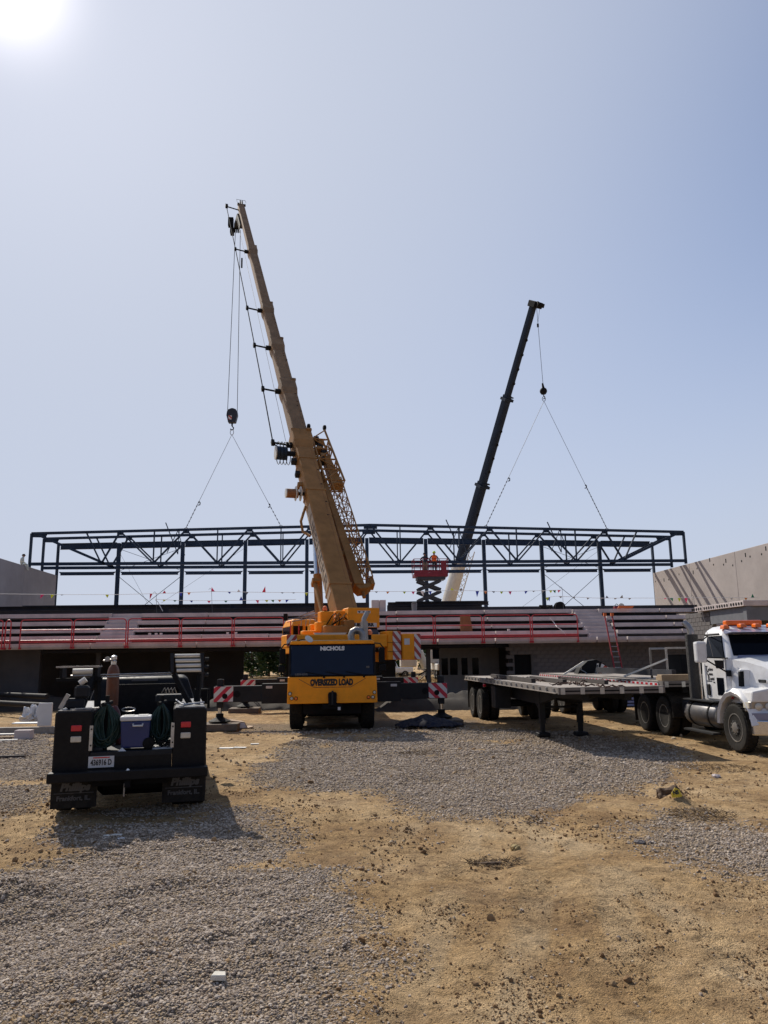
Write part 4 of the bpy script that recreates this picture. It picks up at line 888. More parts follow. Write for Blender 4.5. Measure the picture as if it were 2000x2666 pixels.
# counterweight slabs with warning stripes
CWY, CZ0, CZ1 = -4.15, 2.07, 2.98
S().box(-2.62,0.98,CWY,CWY+1.0,CZ0+0.45,CZ1-0.02).out('counterweight', CY_, C1, bevel=0.03)
S().box(1.0,1.52,CWY+0.05,CWY+0.95,CZ0,CZ1+0.1).out('counterweight', CY_, C1, bevel=0.03)
o = S().box(1.54,2.22,CWY-0.05,CWY+1.0,CZ0-0.01,CZ1).out('counterweight', CY_, C1, bevel=0.03)
S().box(1.98,2.225,CWY-0.066,CWY-0.051,CZ0+0.01,CZ1-0.01).out('warning_plate', M_('warn_cw'), o)
S().box(1.2,1.5,CWY+0.03,CWY+0.048,CZ0+0.01,CZ1+0.09).out('warning_plate', M_('warn_cw'), C1)
S().box(-2.63,-2.28,CWY-0.016,CWY-0.001,CZ0+0.5,CZ1-0.03).out('warning_plate', M_('warn_cw_left'), C1)
S().box(1.60,1.80,CWY-0.06,CWY-0.051,CZ0+0.52,CZ0+0.74).out('placard', M_('white_matte'), o)
for z in (CZ0+0.28, CZ0+0.6): S().box(1.0,1.53,CWY+0.028,CWY+0.05,z,z+0.012).out('slab_joint', BK, C1)
# hoist housing with maker lettering
hx = sp(948, 1608, 28.2)
hz0, hz1 = hx.z-0.36, hx.z+0.36
o = S().box(hx.x-0.6, hx.x+0.6, hx.y, hx.y+0.95, hz0, hz1).out('hoist_housing', CY_, C1, bevel=0.025)
lt_ = SF @ Vector((hx.x, hx.y-0.006, hz0+0.10)); xd = SF.to_3x3() @ Vector((1,0,0))
S().box(hx.x-0.48, hx.x+0.48, hx.y-0.004, hx.y, hz0+0.02, hz0+0.17).out('name_plate', M_('white_matte'), o)
text('lettering', 'LIEBHERR', 0.15, lt_, xd, (0,0,1), M_('black_letter'), C1, bold=0.01, sx=1.15)
S().box(hx.x-0.25, hx.x+0.25, hx.y-0.004, hx.y, hz1-0.2, hz1-0.11).out('name_plate', M_('white_matte'), o)
for k in (-0.18, 0, 0.18): S().prism([(hx.x+k-0.05,hz1-0.13),(hx.x+k+0.05,hz1-0.13),(hx.x+k,hz1-0.19)], hx.y-0.008, hx.y-0.004).out('warning_mark', BK, o)
S().box(hx.x-0.5, hx.x+0.55, hx.y+0.15, hx.y+0.9, hz0-0.6, hz0-0.003).out('winch_frame', DG, C1)
S().tube((hx.x-0.5,hx.y+0.1,hz0-0.3),(hx.x+0.5,hx.y+0.1,hz0-0.3),0.26,n=18).out('winch_drum', M_('rope'), C1)
# operator cab of the upper works
oc = sp(774, 1640, 30.5); z0, z1 = 2.35, 3.66
o = S().loft([[(oc.x-0.35,oc.y-0.5,z0),(oc.x+0.68,oc.y-0.5,z0),(oc.x+0.68,oc.y+1.2,z0),(oc.x-0.35,oc.y+1.2,z0)],[(oc.x-0.35,oc.y-0.5,z1-0.25),(oc.x+0.68,oc.y-0.5,z1-0.2),(oc.x+0.68,oc.y+1.2,z1-0.2),(oc.x-0.35,oc.y+1.2,z1-0.25)],[(oc.x-0.25,oc.y-0.3,z1),(oc.x+0.63,oc.y-0.3,z1),(oc.x+0.63,oc.y+1.0,z1),(oc.x-0.25,oc.y+1.0,z1)]]).out('operator_cab', CY_, C1, bevel=0.03)
S().box(oc.x-0.27,oc.x+0.10,oc.y-0.53,oc.y-0.505,3.0,3.40).out('cab_window', M_('glass_dark'), o)
S().box(oc.x-0.375,oc.x-0.352,oc.y-0.35,oc.y+1.0,2.85,3.38).out('cab_window', M_('glass_dark'), o)
S().box(oc.x+0.22,oc.x+0.6,oc.y-0.53,oc.y-0.505,3.06,3.38).out('cab_window', M_('glass_dark'), o)
S().path([(oc.x-0.42,oc.y-0.75,z0+0.3),(oc.x-0.42,oc.y-0.75,z1-0.1),(oc.x-0.42,oc.y-0.2,z1-0.1)],0.025).path([(oc.x-0.1,oc.y-0.75,z0-0.1),(oc.x-0.1,oc.y-0.75,z1-0.2)],0.02).out('grab_rail', M_('rail_red'), o)
for (a, b_) in (((745,1612),(842,1603)),((778,1605),(818,1590)),((784,1608),(838,1594)),((760,1618),(830,1606))):
    C = MB(C1.Mi); C.tube(PW(*a, 29.2), PW(*b_, 29.2), 0.022, n=6).out('handrail', M_('silver'), C1)
MB(C1.Mi).box(*(lambda p: (p.x-0.07,p.x+0.07,p.y-0.1,p.y+0.1,p.z-0.13,p.z+0.13))(PW(744,1607,29.2))).out('work_lamp', BK, C1)
for px in (786, 798, 808): MB(C1.Mi).tube(PW(px,1607,29.2), PW(px-2,1630,29.2), 0.014, n=5).out('handrail', M_('silver'), C1)
for (px, py, Y, sx_, sy_, h_, nm_) in ((818,1638,28.9,0.40,0.5,0.35,'machinery_cover'),(848,1612,28.4,0.5,0.5,0.55,'winch_guard'),(835,1632,28.2,0.4,0.4,0.35,'machinery_cover'),(885,1612,28.6,0.45,0.5,0.6,'boom_bearing'),(872,1640,28.0,0.9,0.5,0.3,'bearing_block'),(806,1648,28.3,0.6,0.4,0.16,'machinery_cover'),(905,1635,28.2,0.4,0.5,0.55,'bearing_block')):
    q = sp(px, py, Y); S().box(q.x-sx_/2,q.x+sx_/2,q.y-sy_/2,q.y+sy_/2,q.z-h_/2,q.z+h_/2).out(nm_, M_('crane_yellow') if nm_ != 'bearing_block' else M_('boom_yellow'), C1, bevel=0.05, seg=2)
for k in range(9):   # hydraulic hoses at the boom foot
    a = sp(random.uniform(872,905), random.uniform(1590,1615), 28.1); b_ = sp(random.uniform(850,905), random.uniform(1625,1645), 28.0); m_ = (a+b_)/2 + Vector((random.uniform(-.15,.15), -0.22, 0.16))
    S().path([a, a.lerp(m_,0.6)+Vector((0,-0.05,0.08)), m_, b_], 0.02, 6).out('hydraulic_hose', M_('boom_yellow') if k % 3 else BK, C1, smooth=True)
q = sp(860, 1657, 27.0); S().prism([(q.x-0.6,q.z+0.13),(q.x+0.6,q.z+0.13),(q.x+0.35,q.z-0.15),(q.x-0.35,q.z-0.15)], q.y, q.y+0.05).out('tail_plate', M_('off_white'), C1)
# beacons
for (px, py, Y) in ((963,1653,26.2),(846,1590,28.3)):
    q = sp(px, py, Y); o = S().lathe([(0.055,-0.28),(0.055,0.0),(0.01,0.0)], q, (0,0,1), 12).out('beacon_base', BK, C1)
    S().lathe([(0.085,0.0),(0.09,0.08),(0.07,0.15),(0.02,0.18)], q, (0,0,1), 14).out('beacon_lens', M_('orange_lens'), o, smooth=True)
# exhaust: elbow, silencer and raked stack behind the carrier cab
def lx(px, py, y): # crane-local point on the plane local-y = y
    r = C1.Mi.to_3x3() @ ray(px, py); e = C1.L(EYE); return e + r*((y-e.y)/r.y)
q = [lx(916,1668,2.3), lx(914,1655,2.3), lx(918,1645,2.3), lx(927,1640,2.3), lx(937,1642,2.3), lx(944,1652,2.3), lx(945,1668,2.3)]
MB().path(q, 0.115, 12).out('exhaust_elbow', M_('silver'), C1, smooth=True)
a, b_, c_ = lx(950,1668,2.45), lx(948,1618,2.45), lx(957,1592,2.5)
MB().tube(a, b_, 0.125, n=16).out('exhaust_silencer', M_('silver'), C1, smooth=True)
MB().path([b_ - Vector((0,0,0.05)), b_ + Vector((0.0,0,0.08)), c_ + Vector((-0.02,0,-0.05)), c_], 0.085, 12).out('exhaust_stack', M_('silver'), C1, smooth=True)

# ---- boom
BA = PW(892, 1590, 29.6); BB = PW(627, 540, HK1.y - 1.2)
ux = (BB-BA).normalized(); base = BA - ux*((BA.z-3.0)/ux.z)
rx = ux.cross(Vector((0,0,1))).normalized(); nz_ = rx.cross(ux).normalized()
BLEN = (BB-base).length
BFw = Matrix(((rx.x,ux.x,nz_.x,base.x),(rx.y,ux.y,nz_.y,base.y),(rx.z,ux.z,nz_.z,base.z),(0,0,0,1)))
BF = C1.Mi @ BFw
def Bm(): return MB(BF)
def tpar(py):
    lo, hi = 0.0, 1.0
    for _ in range(40):
        m = (lo+hi)/2; y = proj(base.lerp(BB, m))[1]
        if y > py: lo = m
        else: hi = m
    return lo*BLEN
cuts = [0.0] + [tpar(y) for y in (1141, 1006, 896, 801, 651)] + [BLEN]
wid = [0.86, 0.75, 0.68, 0.62, 0.56, 0.51]
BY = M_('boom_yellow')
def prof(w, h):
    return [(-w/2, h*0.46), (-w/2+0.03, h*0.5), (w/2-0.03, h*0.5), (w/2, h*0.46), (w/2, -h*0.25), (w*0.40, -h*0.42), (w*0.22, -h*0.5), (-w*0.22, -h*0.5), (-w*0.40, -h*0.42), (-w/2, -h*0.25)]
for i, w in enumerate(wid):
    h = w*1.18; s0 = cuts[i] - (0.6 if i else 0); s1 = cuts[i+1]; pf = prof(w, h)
    o = Bm().loft([[(x, s0, z) for x, z in pf], [(x, s1, z) for x, z in pf]]).out('boom_section', BY if i == 0 else M_('boom_upper_hazed'), C1, smooth=True)
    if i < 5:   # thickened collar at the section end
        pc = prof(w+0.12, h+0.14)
        Bm().loft([[(x, s1-1.5, z) for x, z in prof(w+0.01, h+0.01)], [(x, s1-0.95, z) for x, z in pc], [(x, s1-0.02, z) for x, z in pc]]).out('collar', BY if i == 0 else M_('boom_upper_hazed'), o)
        Bm().box(w*0.30, w*0.62, s1-0.1, s1+0.05, h*0.3, h*0.62).box(-w*0.58, w*0.58, s1-0.05, s1, h*0.5, h*0.57).out('collar_lug', BY if i == 0 else M_('boom_upper_hazed'), o)
        # cable guide arm on the left side
        Bm().tube((-w/2, s1-0.9, 0.1), (-w/2-1.0, s1-0.9, 0.2), 0.05, n=6).box(-w/2-1.1, -w/2-0.95, s1-1.05, s1-0.75, 0.1, 0.3).box(-w/2-0.35, -w/2-0.05, s1-1.0, s1-0.8, 0.02, 0.24).out('cable_guide', BK, o)
    else:
        Bm().box(-w*0.62, -w*0.3, s1-0.15, s1+0.12, h*0.25, h*0.55).box(w*0.3, w*0.75, s1-0.15, s1+0.1, h*0.25, h*0.5).box(-0.1, -0.02, s1, s1+0.5, 0.1, 0.45).box(0.06, 0.14, s1, s1+0.5, 0.1, 0.45).out('head_lugs', DG, o)
        Bm().path([(-0.35,s1+0.1,0.4),(-0.35,s1+0.75,0.4),(0.4,s1+0.75,0.4),(0.4,s1+0.1,0.4)],0.018,4).out('sensor_frame', DG, o)
        Bm().box(-w/2-0.12, -w/2+0.1, s1-4.2, s1-1.4, -h*0.75, -h*0.2).out('head_plate', DG, o)
    # black wear marks / bolts row on the top face
    mk = MB(BF)
    for k in range(5):
        s_ = s1 - (s1-s0)*(0.25+0.07*k) + random.uniform(-0.3,0.3); x_ = w*random.uniform(0.18,0.36); mk.box(x_, x_+0.10, s_, s_+0.06, h*0.5, h*0.5+0.004)
    if i < 5: mk.out('inspection_marks', BK, o)
    Bm().box(w*0.30, w*0.315, s0+0.7, s1-0.3, h*0.5, h*0.5+0.005).out('top_seam', M_('plywood_brown'), o)
h0 = wid[0]*1.18
# pale maker panel on the left flank of the base section with dark lettering
s_a, s_b = tpar(1560), tpar(1330)
o = Bm().box(-wid[0]/2-0.008, -wid[0]/2+0.01, s_a, s_b, -0.22, 0.42).out('flank_panel', mat('flank', (0.50,0.40,0.29), 0.6, var=0.15, vscale=1.2, dirt=0.5, dcol=(0.3,0.2,0.1)), C1)
xdir, ydir = -(BF.to_3x3() @ Vector((0,1,0))), (BF.to_3x3() @ Vector((0,0,1)))
text('lettering', 'LIEBHERR', 0.7, BF @ Vector((-wid[0]/2-0.012, (s_a+s_b)/2, 0.1)), xdir, ydir, mat('faded_letter', (0.11,0.08,0.055), 0.7), C1, bold=0.0, sx=1.5)
for s_ in (tpar(1215), tpar(1298), tpar(1545)): Bm().box(-wid[0]/2-0.02, wid[0]/2+0.02, s_, s_+0.12, -h0*0.3, h0*0.5+0.02).out('band', BY, C1)
# luffing cylinder under the boom
fp = SF @ Vector((0, 1.5, 2.3)); bp_ = BF @ Vector((0, tpar(1330), -h0*0.55))
mdl = fp.lerp(bp_, 0.58)
for s in (-0.28,): pass
MB().tube(fp, mdl, 0.19, n=16).out('luffing_cylinder', BY, C1, smooth=True); MB().tube(mdl, bp_, 0.15, n=14).out('luffing_rod', M_('chrome'), C1, smooth=True)
q = Bm(); q.tube((-0.62, tpar(1590), -0.5), (-0.62, tpar(1490), -0.62), 0.10, n=12).out('cylinder_pipe', BY, C1, smooth=True)
Bm().box(-0.75,-0.45,tpar(1492),tpar(1484),-0.8,-0.45).out('pipe_bracket', BY, C1)
# cable drums on the left flank
def drum(py, rad, cage, m_, offx):
    s_ = tpar(py); x0 = -wid[0]/2
    o = Bm().tube((x0-offx-0.62, s_, 0.05), (x0-offx-0.1, s_, 0.05), rad, n=20).out('cable_drum', M_(m_), C1, smooth=True)
    Bm().tube((x0-offx-0.66, s_, 0.05), (x0-offx-0.62, s_, 0.05), rad*1.02, n=20).out('drum_cap', M_('off_white'), o)
    Bm().tube((x0-offx-0.1, s_, 0.05), (x0+0.05, s_, 0.05), rad*0.4, n=10).out('drum_axle', DG, o)
    if cage:
        for k in range(4):
            xx = x0-offx-0.5+k*0.16
            pts = [(xx, s_ + 1.0*rad*2.0*math.cos(a), 0.05 + rad*1.5*math.sin(a)) for a in [j*2*math.pi/16 for j in range(17)]]
            Bm().path(pts, 0.02, 4).out('drum_guard', BK, o)
drum(1186, 0.33, True, 'steel_primer', 0.30); drum(1290, 0.21, False, 'plywood_brown', 0.20)
for k in (-0.1, 0.12): Bm().lathe([(0.27,-0.02),(0.34,-0.01),(0.34,0.01),(0.27,0.02)], (-wid[0]/2-0.3+k, tpar(1290), 0.05), (1,0,0), 18).out('drum_flange', M_('off_white'), C1)
for (py, a) in ((1205,0.25),(1238,0.2),(1268,0.22)): Bm().box(-wid[0]/2-a, -wid[0]/2, tpar(py)-0.12, tpar(py)+0.12, -0.1, 0.16).out('side_bracket', DG if py < 1260 else BY, C1)
q = [(-0.49,tpar(1320),0.0),(-0.75,tpar(1345),-0.3),(-0.7,tpar(1362),-0.5),(-0.52,tpar(1385),-0.25)]
Bm().path(q, 0.06, 6).out('cable_loop', BY, C1)
# power cable from drum through the guides to the head, and thin hoist line
gp = [Vector((-wid[0]/2-0.9, tpar(1175), 0.2))] + [Vector((-wid[i]/2-1.02, cuts[i+1]-0.9, 0.2)) for i in range(5)] + [Vector((-wid[5]/2-1.05, BLEN-1.2, 0.2))]
Bm().path(gp, 0.035, 6).out('power_cable', BK, C1)
Bm().tube((-wid[5]/2, BLEN-1.2, 0.1), (-wid[5]/2-1.15, BLEN-1.2, 0.25), 0.05, n=6).box(-wid[5]/2-1.15,-wid[5]/2-0.95,BLEN-1.35,BLEN-1.0,0.12,0.4).out('cable_anchor', BK, C1)
Bm().tube((-wid[0]/2-0.4, tpar(1165), 0.3), (-wid[5]/2-0.25, BLEN-3.0, -0.2), 0.012, n=4).out('signal_wire', M_('cable_thin'), C1)
# head sheaves under the tip
hd = C1.L(Vector((HK1.x, HK1.y, proj and (base.lerp(BB, 1)).z - 1.6)))
tipc = BF @ Vector((-0.1, BLEN-1.0, -0.5))
MB().bar(tipc, hd + Vector((0,0,0.5)), 0.5, 0.5).out('head_bracket', DG, C1)
for k in (-0.16, 0, 0.16): MB().tube(hd + Vector((k-0.04,0,0.25)), hd + Vector((k+0.04,0,0.25)), 0.3, n=18).out('head_sheave', BK, C1)
MB().box(hd.x-0.75, hd.x-0.3, hd.y-0.2, hd.y+0.2, hd.z+0.5, hd.z+1.3).box(hd.x-0.55, hd.x-0.25, hd.y-0.3, hd.y+0.3, hd.z-0.2, hd.z+0.4).out('head_lamp_box', BK, C1)
HK1l = C1.L(HK1)
for k in (-0.42, 0.42): MB().tube(HK1l + Vector((k*0.95, 0, 0.35)), Vector((hd.x + k*0.5 + 0.1, hd.y, hd.z+0.2)), 0.026, n=5).out('hoist_rope', M_('rope'), C1)
q = HK1l.lerp(hd, 0.80); MB().tube(q + Vector((0.5,0,0)), q + Vector((0.5,0,0.9)), 0.07, n=8).out('limit_weight', BK, C1)
# stowed lattice jib on the right flank
sj0, sj1 = tpar(1535), tpar(1128)
JX0 = wid[0]/2
def lattice(sa, sb, xa, xb, za, zb, xa2, xb2, za2, zb2, nbay, r, nm):
    def corner(t): 
        L_ = lambda a, b_: a + (b_-a)*t
        return [(L_(xa,xa2), sa+(sb-sa)*t, L_(za,za2)), (L_(xb,xb2), sa+(sb-sa)*t, L_(za,za2)), (L_(xb,xb2), sa+(sb-sa)*t, L_(zb,zb2)), (L_(xa,xa2), sa+(sb-sa)*t, L_(zb,zb2))]
    c0, c1 = corner(0), corner(1)
    for k in range(4): Bm().tube(c0[k], c1[k], r*1.7, n=6).out('jib_chord', BY, C1)
    mb = Bm()
    for b_ in range(nbay):
        p, q_ = corner(b_/nbay), corner((b_+1)/nbay)
        for k in range(4):
            k2 = (k+1) % 4
            if b_ % 2: mb.tube(p[k], q_[k2], r, n=5, cap=False)
            else: mb.tube(p[k2], q_[k], r, n=5, cap=False)
            mb.tube(p[k], p[k2], r, n=5, cap=False)
    mb.out(nm, BY, C1)
lattice(tpar(1518), tpar(1255), 1.08, 1.46, -0.25, 0.4, 0.88, 1.4, -0.3, 0.4, 13, 0.019, 'jib_lacing')
lattice(tpar(1262), tpar(1128), 0.62, 1.55, -0.3, 0.35, 0.55, 1.35, -0.3, 0.3, 5, 0.035, 'jib_lacing')
Bm().loft([[(0.68,tpar(1530),-0.3),(1.10,tpar(1530),-0.3),(1.10,tpar(1530),0.25),(0.68,tpar(1530),0.25)],[(0.60,tpar(1400),-0.25),(0.96,tpar(1400),-0.25),(0.96,tpar(1400),0.22),(0.60,tpar(1400),0.22)],[(0.52,tpar(1240),-0.2),(0.74,tpar(1240),-0.2),(0.74,tpar(1240),0.2),(0.52,tpar(1240),0.2)]]).out('jib_box_beam', BY, C1, bevel=0.02)
Bm().loft([[(1.0,tpar(1262),-0.25),(1.5,tpar(1262),-0.25),(1.5,tpar(1262),0.2),(1.0,tpar(1262),0.2)],[(0.95,tpar(1190),-0.2),(1.25,tpar(1190),-0.2),(1.25,tpar(1190),0.2),(0.95,tpar(1190),0.2)]]).out('jib_adapter', BY, C1)
Bm().prism([(0.72,tpar(1531)),(0.85,tpar(1541)),(1.25,tpar(1537)),(1.46,tpar(1528)),(1.42,tpar(1523))], -0.25, 0.2, 'z').out('jib_foot', BY, C1, bevel=0.02)
Bm().tube((1.05,tpar(1552),-0.05),(1.05,tpar(1538),-0.05),0.08).out('jib_foot_pin', BY, C1)
Bm().box(1.38,1.54,tpar(1530),tpar(1512),-0.1,0.25).out('jib_ear', BY, C1)
for (x, z) in ((0.55,0.3),(1.38,0.3)): Bm().lathe([(0.09,-0.08),(0.14,-0.05),(0.14,0.05),(0.09,0.08)], (x, tpar(1121), z), (1,0,0), 10).out('jib_pin', BK, C1)
for py in (1450, 1330, 1210): Bm().box(0.4,0.75,tpar(py),tpar(py)+0.25,-0.15,0.15).out('jib_mount', BY, C1)
for k in range(7): Bm().box(0.7+0.1*(k%3), 0.95+0.1*(k%3), tpar(1185)+0.3*k-0.6, tpar(1185)+0.3*k-0.35, -0.15, 0.25).out('jib_fitting', BY if k % 2 else DG, C1)

# ------------------------------------------------------------------ cribbing pads under the front jacks
mt = mat('mat_timber', (0.15,0.115,0.085), 0.9, var=0.25, vscale=5, dirt=0.4, dcol=(0.15,0.11,0.08))
jl = C1.M @ Vector((-3.57, 1.98, 0)); jr = C1.M @ Vector((3.57, 1.98, 0)); rl = C1.M @ Vector((-3.55, 9.75, 0)); rr_ = C1.M @ Vector((3.55, 9.75, 0))
for j, lab in ((jl, 'timber crane mat under the left front outrigger jack'), (jr, 'timber crane mat under the right front outrigger jack'), (rl, 'timber crane mat under the left rear outrigger jack'), (rr_, 'timber crane mat under the right rear outrigger jack')):
    t = Thing('crane_mat', lab, 'crane mat', (j.x, j.y, 0), R(4.5), 'timber crane mats')
    for k in range(5): MB().box(-0.62, 0.62, -0.6+k*0.24+0.006, -0.6+(k+1)*0.24-0.006, -0.03, 0.17+random.uniform(-0.008,0.004)).out('timber', mt, t, bevel=0.012)

# ------------------------------------------------------------------ hook blocks and slings
def hookblock(p, label):
    t = Thing('hook_block', label, 'hook', p, 0)
    MB().prism([(-0.30,0.62),(0.30,0.62),(0.42,0.40),(0.46,0.1),(0.30,-0.55),(-0.30,-0.55),(-0.46,0.1),(-0.42,0.40)], -0.22, 0.22).out('cheek_plates', mat('block_dark', (0.02,0.022,0.035), 0.5), t, bevel=0.03)
    for k in (-0.12, 0.12): MB().lathe([(0.34,-0.05),(0.40,-0.06),(0.40,0.06),(0.34,0.05)], (0, k, 0.3), (0,1,0), 18).out('sheave', BK, t)
    MB().box(-0.28, 0.0, -0.226, -0.22, -0.3, 0.05).out('warning_plate', M_('warn_cw'), t)
    MB().tube((0,0,-0.55),(0,0,-0.78),0.07).out('shank', BK, t)
    MB().path([(0,0,-0.75),(0.02,0,-0.85),(0.13,0,-0.95),(0.1,0,-1.1),(-0.03,0,-1.14),(-0.13,0,-1.05)],0.05,8).out('hook', BK, t)
    return p + Vector((0,0,-1.12))
h1 = hookblock(HK1, 'dark twin-sheave hook block hanging from the yellow crane')
def sling(p, q, frac, label):
    m = p.lerp(q, frac); m2 = p.lerp(q, min(frac+0.09, 0.97))
    t = Thing('sling', label, 'sling', q, 0, 'lifting slings', off=q)
    MB().tube(p, m, 0.017, n=5).out('wire', M_('cable_thin'), t)
    MB().path([m, m + Vector((0.1,0,-0.1)), m + Vector((0.08,0,-0.28)), m + Vector((-0.06,0,-0.3))], 0.045, 6).out('hook', BK, t)
    ch = MB(); L_ = (q-m); nl = max(4, int(L_.length/0.17)); d = L_.normalized()
    for k in range(nl):
        a = m + L_*(k/nl); ch.bar(a, a + d*0.15, 0.075 if k % 2 else 0.03, 0.03 if k % 2 else 0.075)
    ch.out('chain', M_('rope'), t)
    a = q + Vector((0,0,0.02)); MB().path([a + Vector((0.16*math.cos(x), 0.16*math.sin(x)*0.8, 0.16*math.sin(x)-0.1)) for x in [j*math.pi/5 for j in range(11)]], 0.02, 5).out('choker', BK, t)
def chordpt(px, d): u = upx(px, 1380, d); return b2w(u, d, topz(u)+0.12)
ringp = h1
t = Thing('lifting_ring', 'oval steel ring on the hook of the yellow crane', 'ring', ringp, 0, off=None)
MB().path([(0.14*math.sin(a), 0, -0.02-0.2+0.24*math.cos(a)) for a in [j*math.pi/6 for j in range(13)]], 0.03, 6).out('link', M_('galv'), t)
sling(ringp + Vector((0,0,-0.42)), chordpt(484, D1), 0.72, 'left wire and chain sling below the yellow crane hook')
sling(ringp + Vector((0,0,-0.42)), chordpt(731, D1), 0.76, 'right wire and chain sling below the yellow crane hook')

# ------------------------------------------------------------------ second crane behind the trusses
C2Y = 80.0
cb = PW(1150, 1700, C2Y); C2 = Thing('truck_crane', 'white truck crane with dark boom standing behind the trusses', 'crane', (cb.x, C2Y, 0), R(4.1))
hk2 = b2w(*PB(1415, 1018, D1))
A2 = C2.L(PW(1163, 1590, C2Y-1.0)); B2 = C2.L(PW(1389, 797, HK1.y + 2.5 if False else hk2.y + 1.0))
u2 = (B2-A2).normalized(); A2 = A2 - u2*((A2.z-3.2)/u2.z); L2 = (B2-A2).length
r2 = u2.cross(Vector((0,0,1))).normalized(); n2 = r2.cross(u2)
B2F = Matrix(((r2.x,u2.x,n2.x,A2.x),(r2.y,u2.y,n2.y,A2.y),(r2.z,u2.z,n2.z,A2.z),(0,0,0,1)))
def t2(py):
    lo, hi = 0.0, 1.0
    for _ in range(40):
        m = (lo+hi)/2; y = proj(C2.M @ A2.lerp(B2, m))[1]
        if y > py: lo = m
        else: hi = m
    return lo*L2
G2, OW = M_('crane2_grey'), M_('off_white')
cz = [0, t2(1462), t2(1256), t2(1030), L2]
for i, (w, m_) in enumerate(((1.05,OW),(0.80,G2),(0.66,G2),(0.51,G2))):
    h = w*1.1; o = MB(B2F).loft([[(x, cz[i]-(0.5 if i else 0), z) for x, z in prof(w, h)], [(x, cz[i+1], z) for x, z in prof(w, h)]]).out('boom_section', m_, C2, smooth=True)
    if 0 < i < 3: MB(B2F).box(-w*0.72, w*0.72, cz[i+1]-0.5, cz[i+1]-0.25, -h*0.6, h*0.55).box(-w*0.95,-w*0.6,cz[i+1]-0.2,cz[i+1]-0.08,-0.1,0.1).out('collar', G2, o)
    if i:
        for k in range(4):
            s_ = cz[i] + 1.2 + k*1.35
            for sx_ in (-w*0.18,): MB(B2F).tube((sx_, s_, h*0.5), (sx_, s_, h*0.5+0.01), 0.16, n=12).tube((sx_, s_, -h*0.505), (sx_, s_, -h*0.5), 0.16, n=12).out('lightening_hole', BK, o)
MB(B2F).box(-0.45,0.45,L2-0.1,L2+0.45,-0.75,0.35).box(-0.34,0.34,L2+0.05,L2+0.42,-1.2,-0.7).box(-0.6,-0.42,L2+0.2,L2+0.36,0.1,0.3).out('boom_head', BK, C2, bevel=0.05)
hd2 = C2.L(Vector((hk2.x-0.1, hk2.y, (C2.M @ B2).z-0.55)))
MB().tube(B2F @ Vector((0,L2+0.25,-1.2)), hd2 + Vector((0,0,0.3)), 0.2).out('head_bracket', BK, C2)
MB().tube(hd2 + Vector((-0.05,0,0.2)), hd2 + Vector((0.05,0,0.2)), 0.3, n=16).out('head_sheave', BK, C2)
HK2l = C2.L(hk2); MB().tube(hd2 + Vector((-0.1,0,0)), HK2l + Vector((0,0,0.45)), 0.02, n=5).out('hoist_rope', M_('rope'), C2)
q = hd2 + Vector((-0.07,0,-1.9)); MB().tube(q, q + Vector((0,0,0.3)), 0.09).path([q + Vector((0,0,0.3)), hd2 + Vector((0.2,0,0))],0.015,4).out('limit_weight', BK, C2)
# white lattice jib stowed beside the base section
mb = MB(B2F)
for k in range(10):
    s_ = t2(1590) + k*0.62
    for (x0, x1) in ((-1.5,-0.9),): 
        mb.tube((x0, s_, 0.3), (x1, s_+0.6, 0.3), 0.03, n=4, cap=False); mb.tube((x1, s_, 0.3), (x0, s_+0.6, 0.3), 0.03, n=4, cap=False)
for x in (-1.5,-0.9): mb.tube((x, t2(1600), 0.3), (x, t2(1438), 0.3), 0.055, n=6)
mb.out('stowed_jib', OW, C2)
for k in range(8): MB(B2F).tube((0.2, t2(1478), 0.62), (0.2+0.5*math.cos(k*0.8), t2(1478)+0.5*math.sin(k*0.8), 0.62), 0.03, n=4).out('reel_spoke', OW, C2)
# carrier, upper works, cab
MB().box(-1.3,1.3,-6.0,5.5,0.9,1.5).out('carrier', OW, C2, bevel=0.05)
for y in (-5.0,-3.6,2.6,4.0):
    for s in (-1, 1): wheel(C2, (s*1.1, y, 0.55), 0.55, 0.4, (s,0,0), tread=False)
up_ = MB().box(-1.25,-0.2,-2.6,1.6,1.7,2.9).out('upper_body', OW, C2, bevel=0.08)
cx2 = C2.L(PW(1136,1720,C2Y-3.2))
o = MB().box(cx2.x-0.6, cx2.x+0.55, cx2.y-0.4, cx2.y+1.4, 1.5, 3.1).out('cab', OW, C2, bevel=0.12, seg=2)
MB().box(cx2.x-0.40, cx2.x+0.45, cx2.y-0.42, cx2.y-0.4, 1.95, 2.85).out('cab_window', M_('glass_dark'), o)
cw2 = C2.L(PW(1064,1735,C2Y-4)); MB().box(cw2.x-0.8,cw2.x+0.75,cw2.y-0.5,cw2.y+0.8,1.2,2.55).out('counterweight', OW, C2, bevel=0.1)
q0, q1 = C2.L(PW(1108,1740,C2Y-3.5)), C2.L(PW(1090,1690,C2Y-3.5)); MB().tube(q0, q1, 0.35, n=12).out('luffing_cylinder', OW, C2, smooth=True)
MB().bar(C2.L(PW(1122,1745,C2Y-4)), C2.L(PW(1145,1765,C2Y-4)), 0.15).out('step_bracket', OW, C2)
for k in range(6):
    a = C2.L(PW(random.uniform(1075,1112), random.uniform(1745,1775), C2Y-4.2)); MB().bar(a, a + Vector((random.uniform(-.8,.8),0,random.uniform(-.6,.6))), 0.1, 0.14).out('linkage', OW if k % 2 else DG, C2)
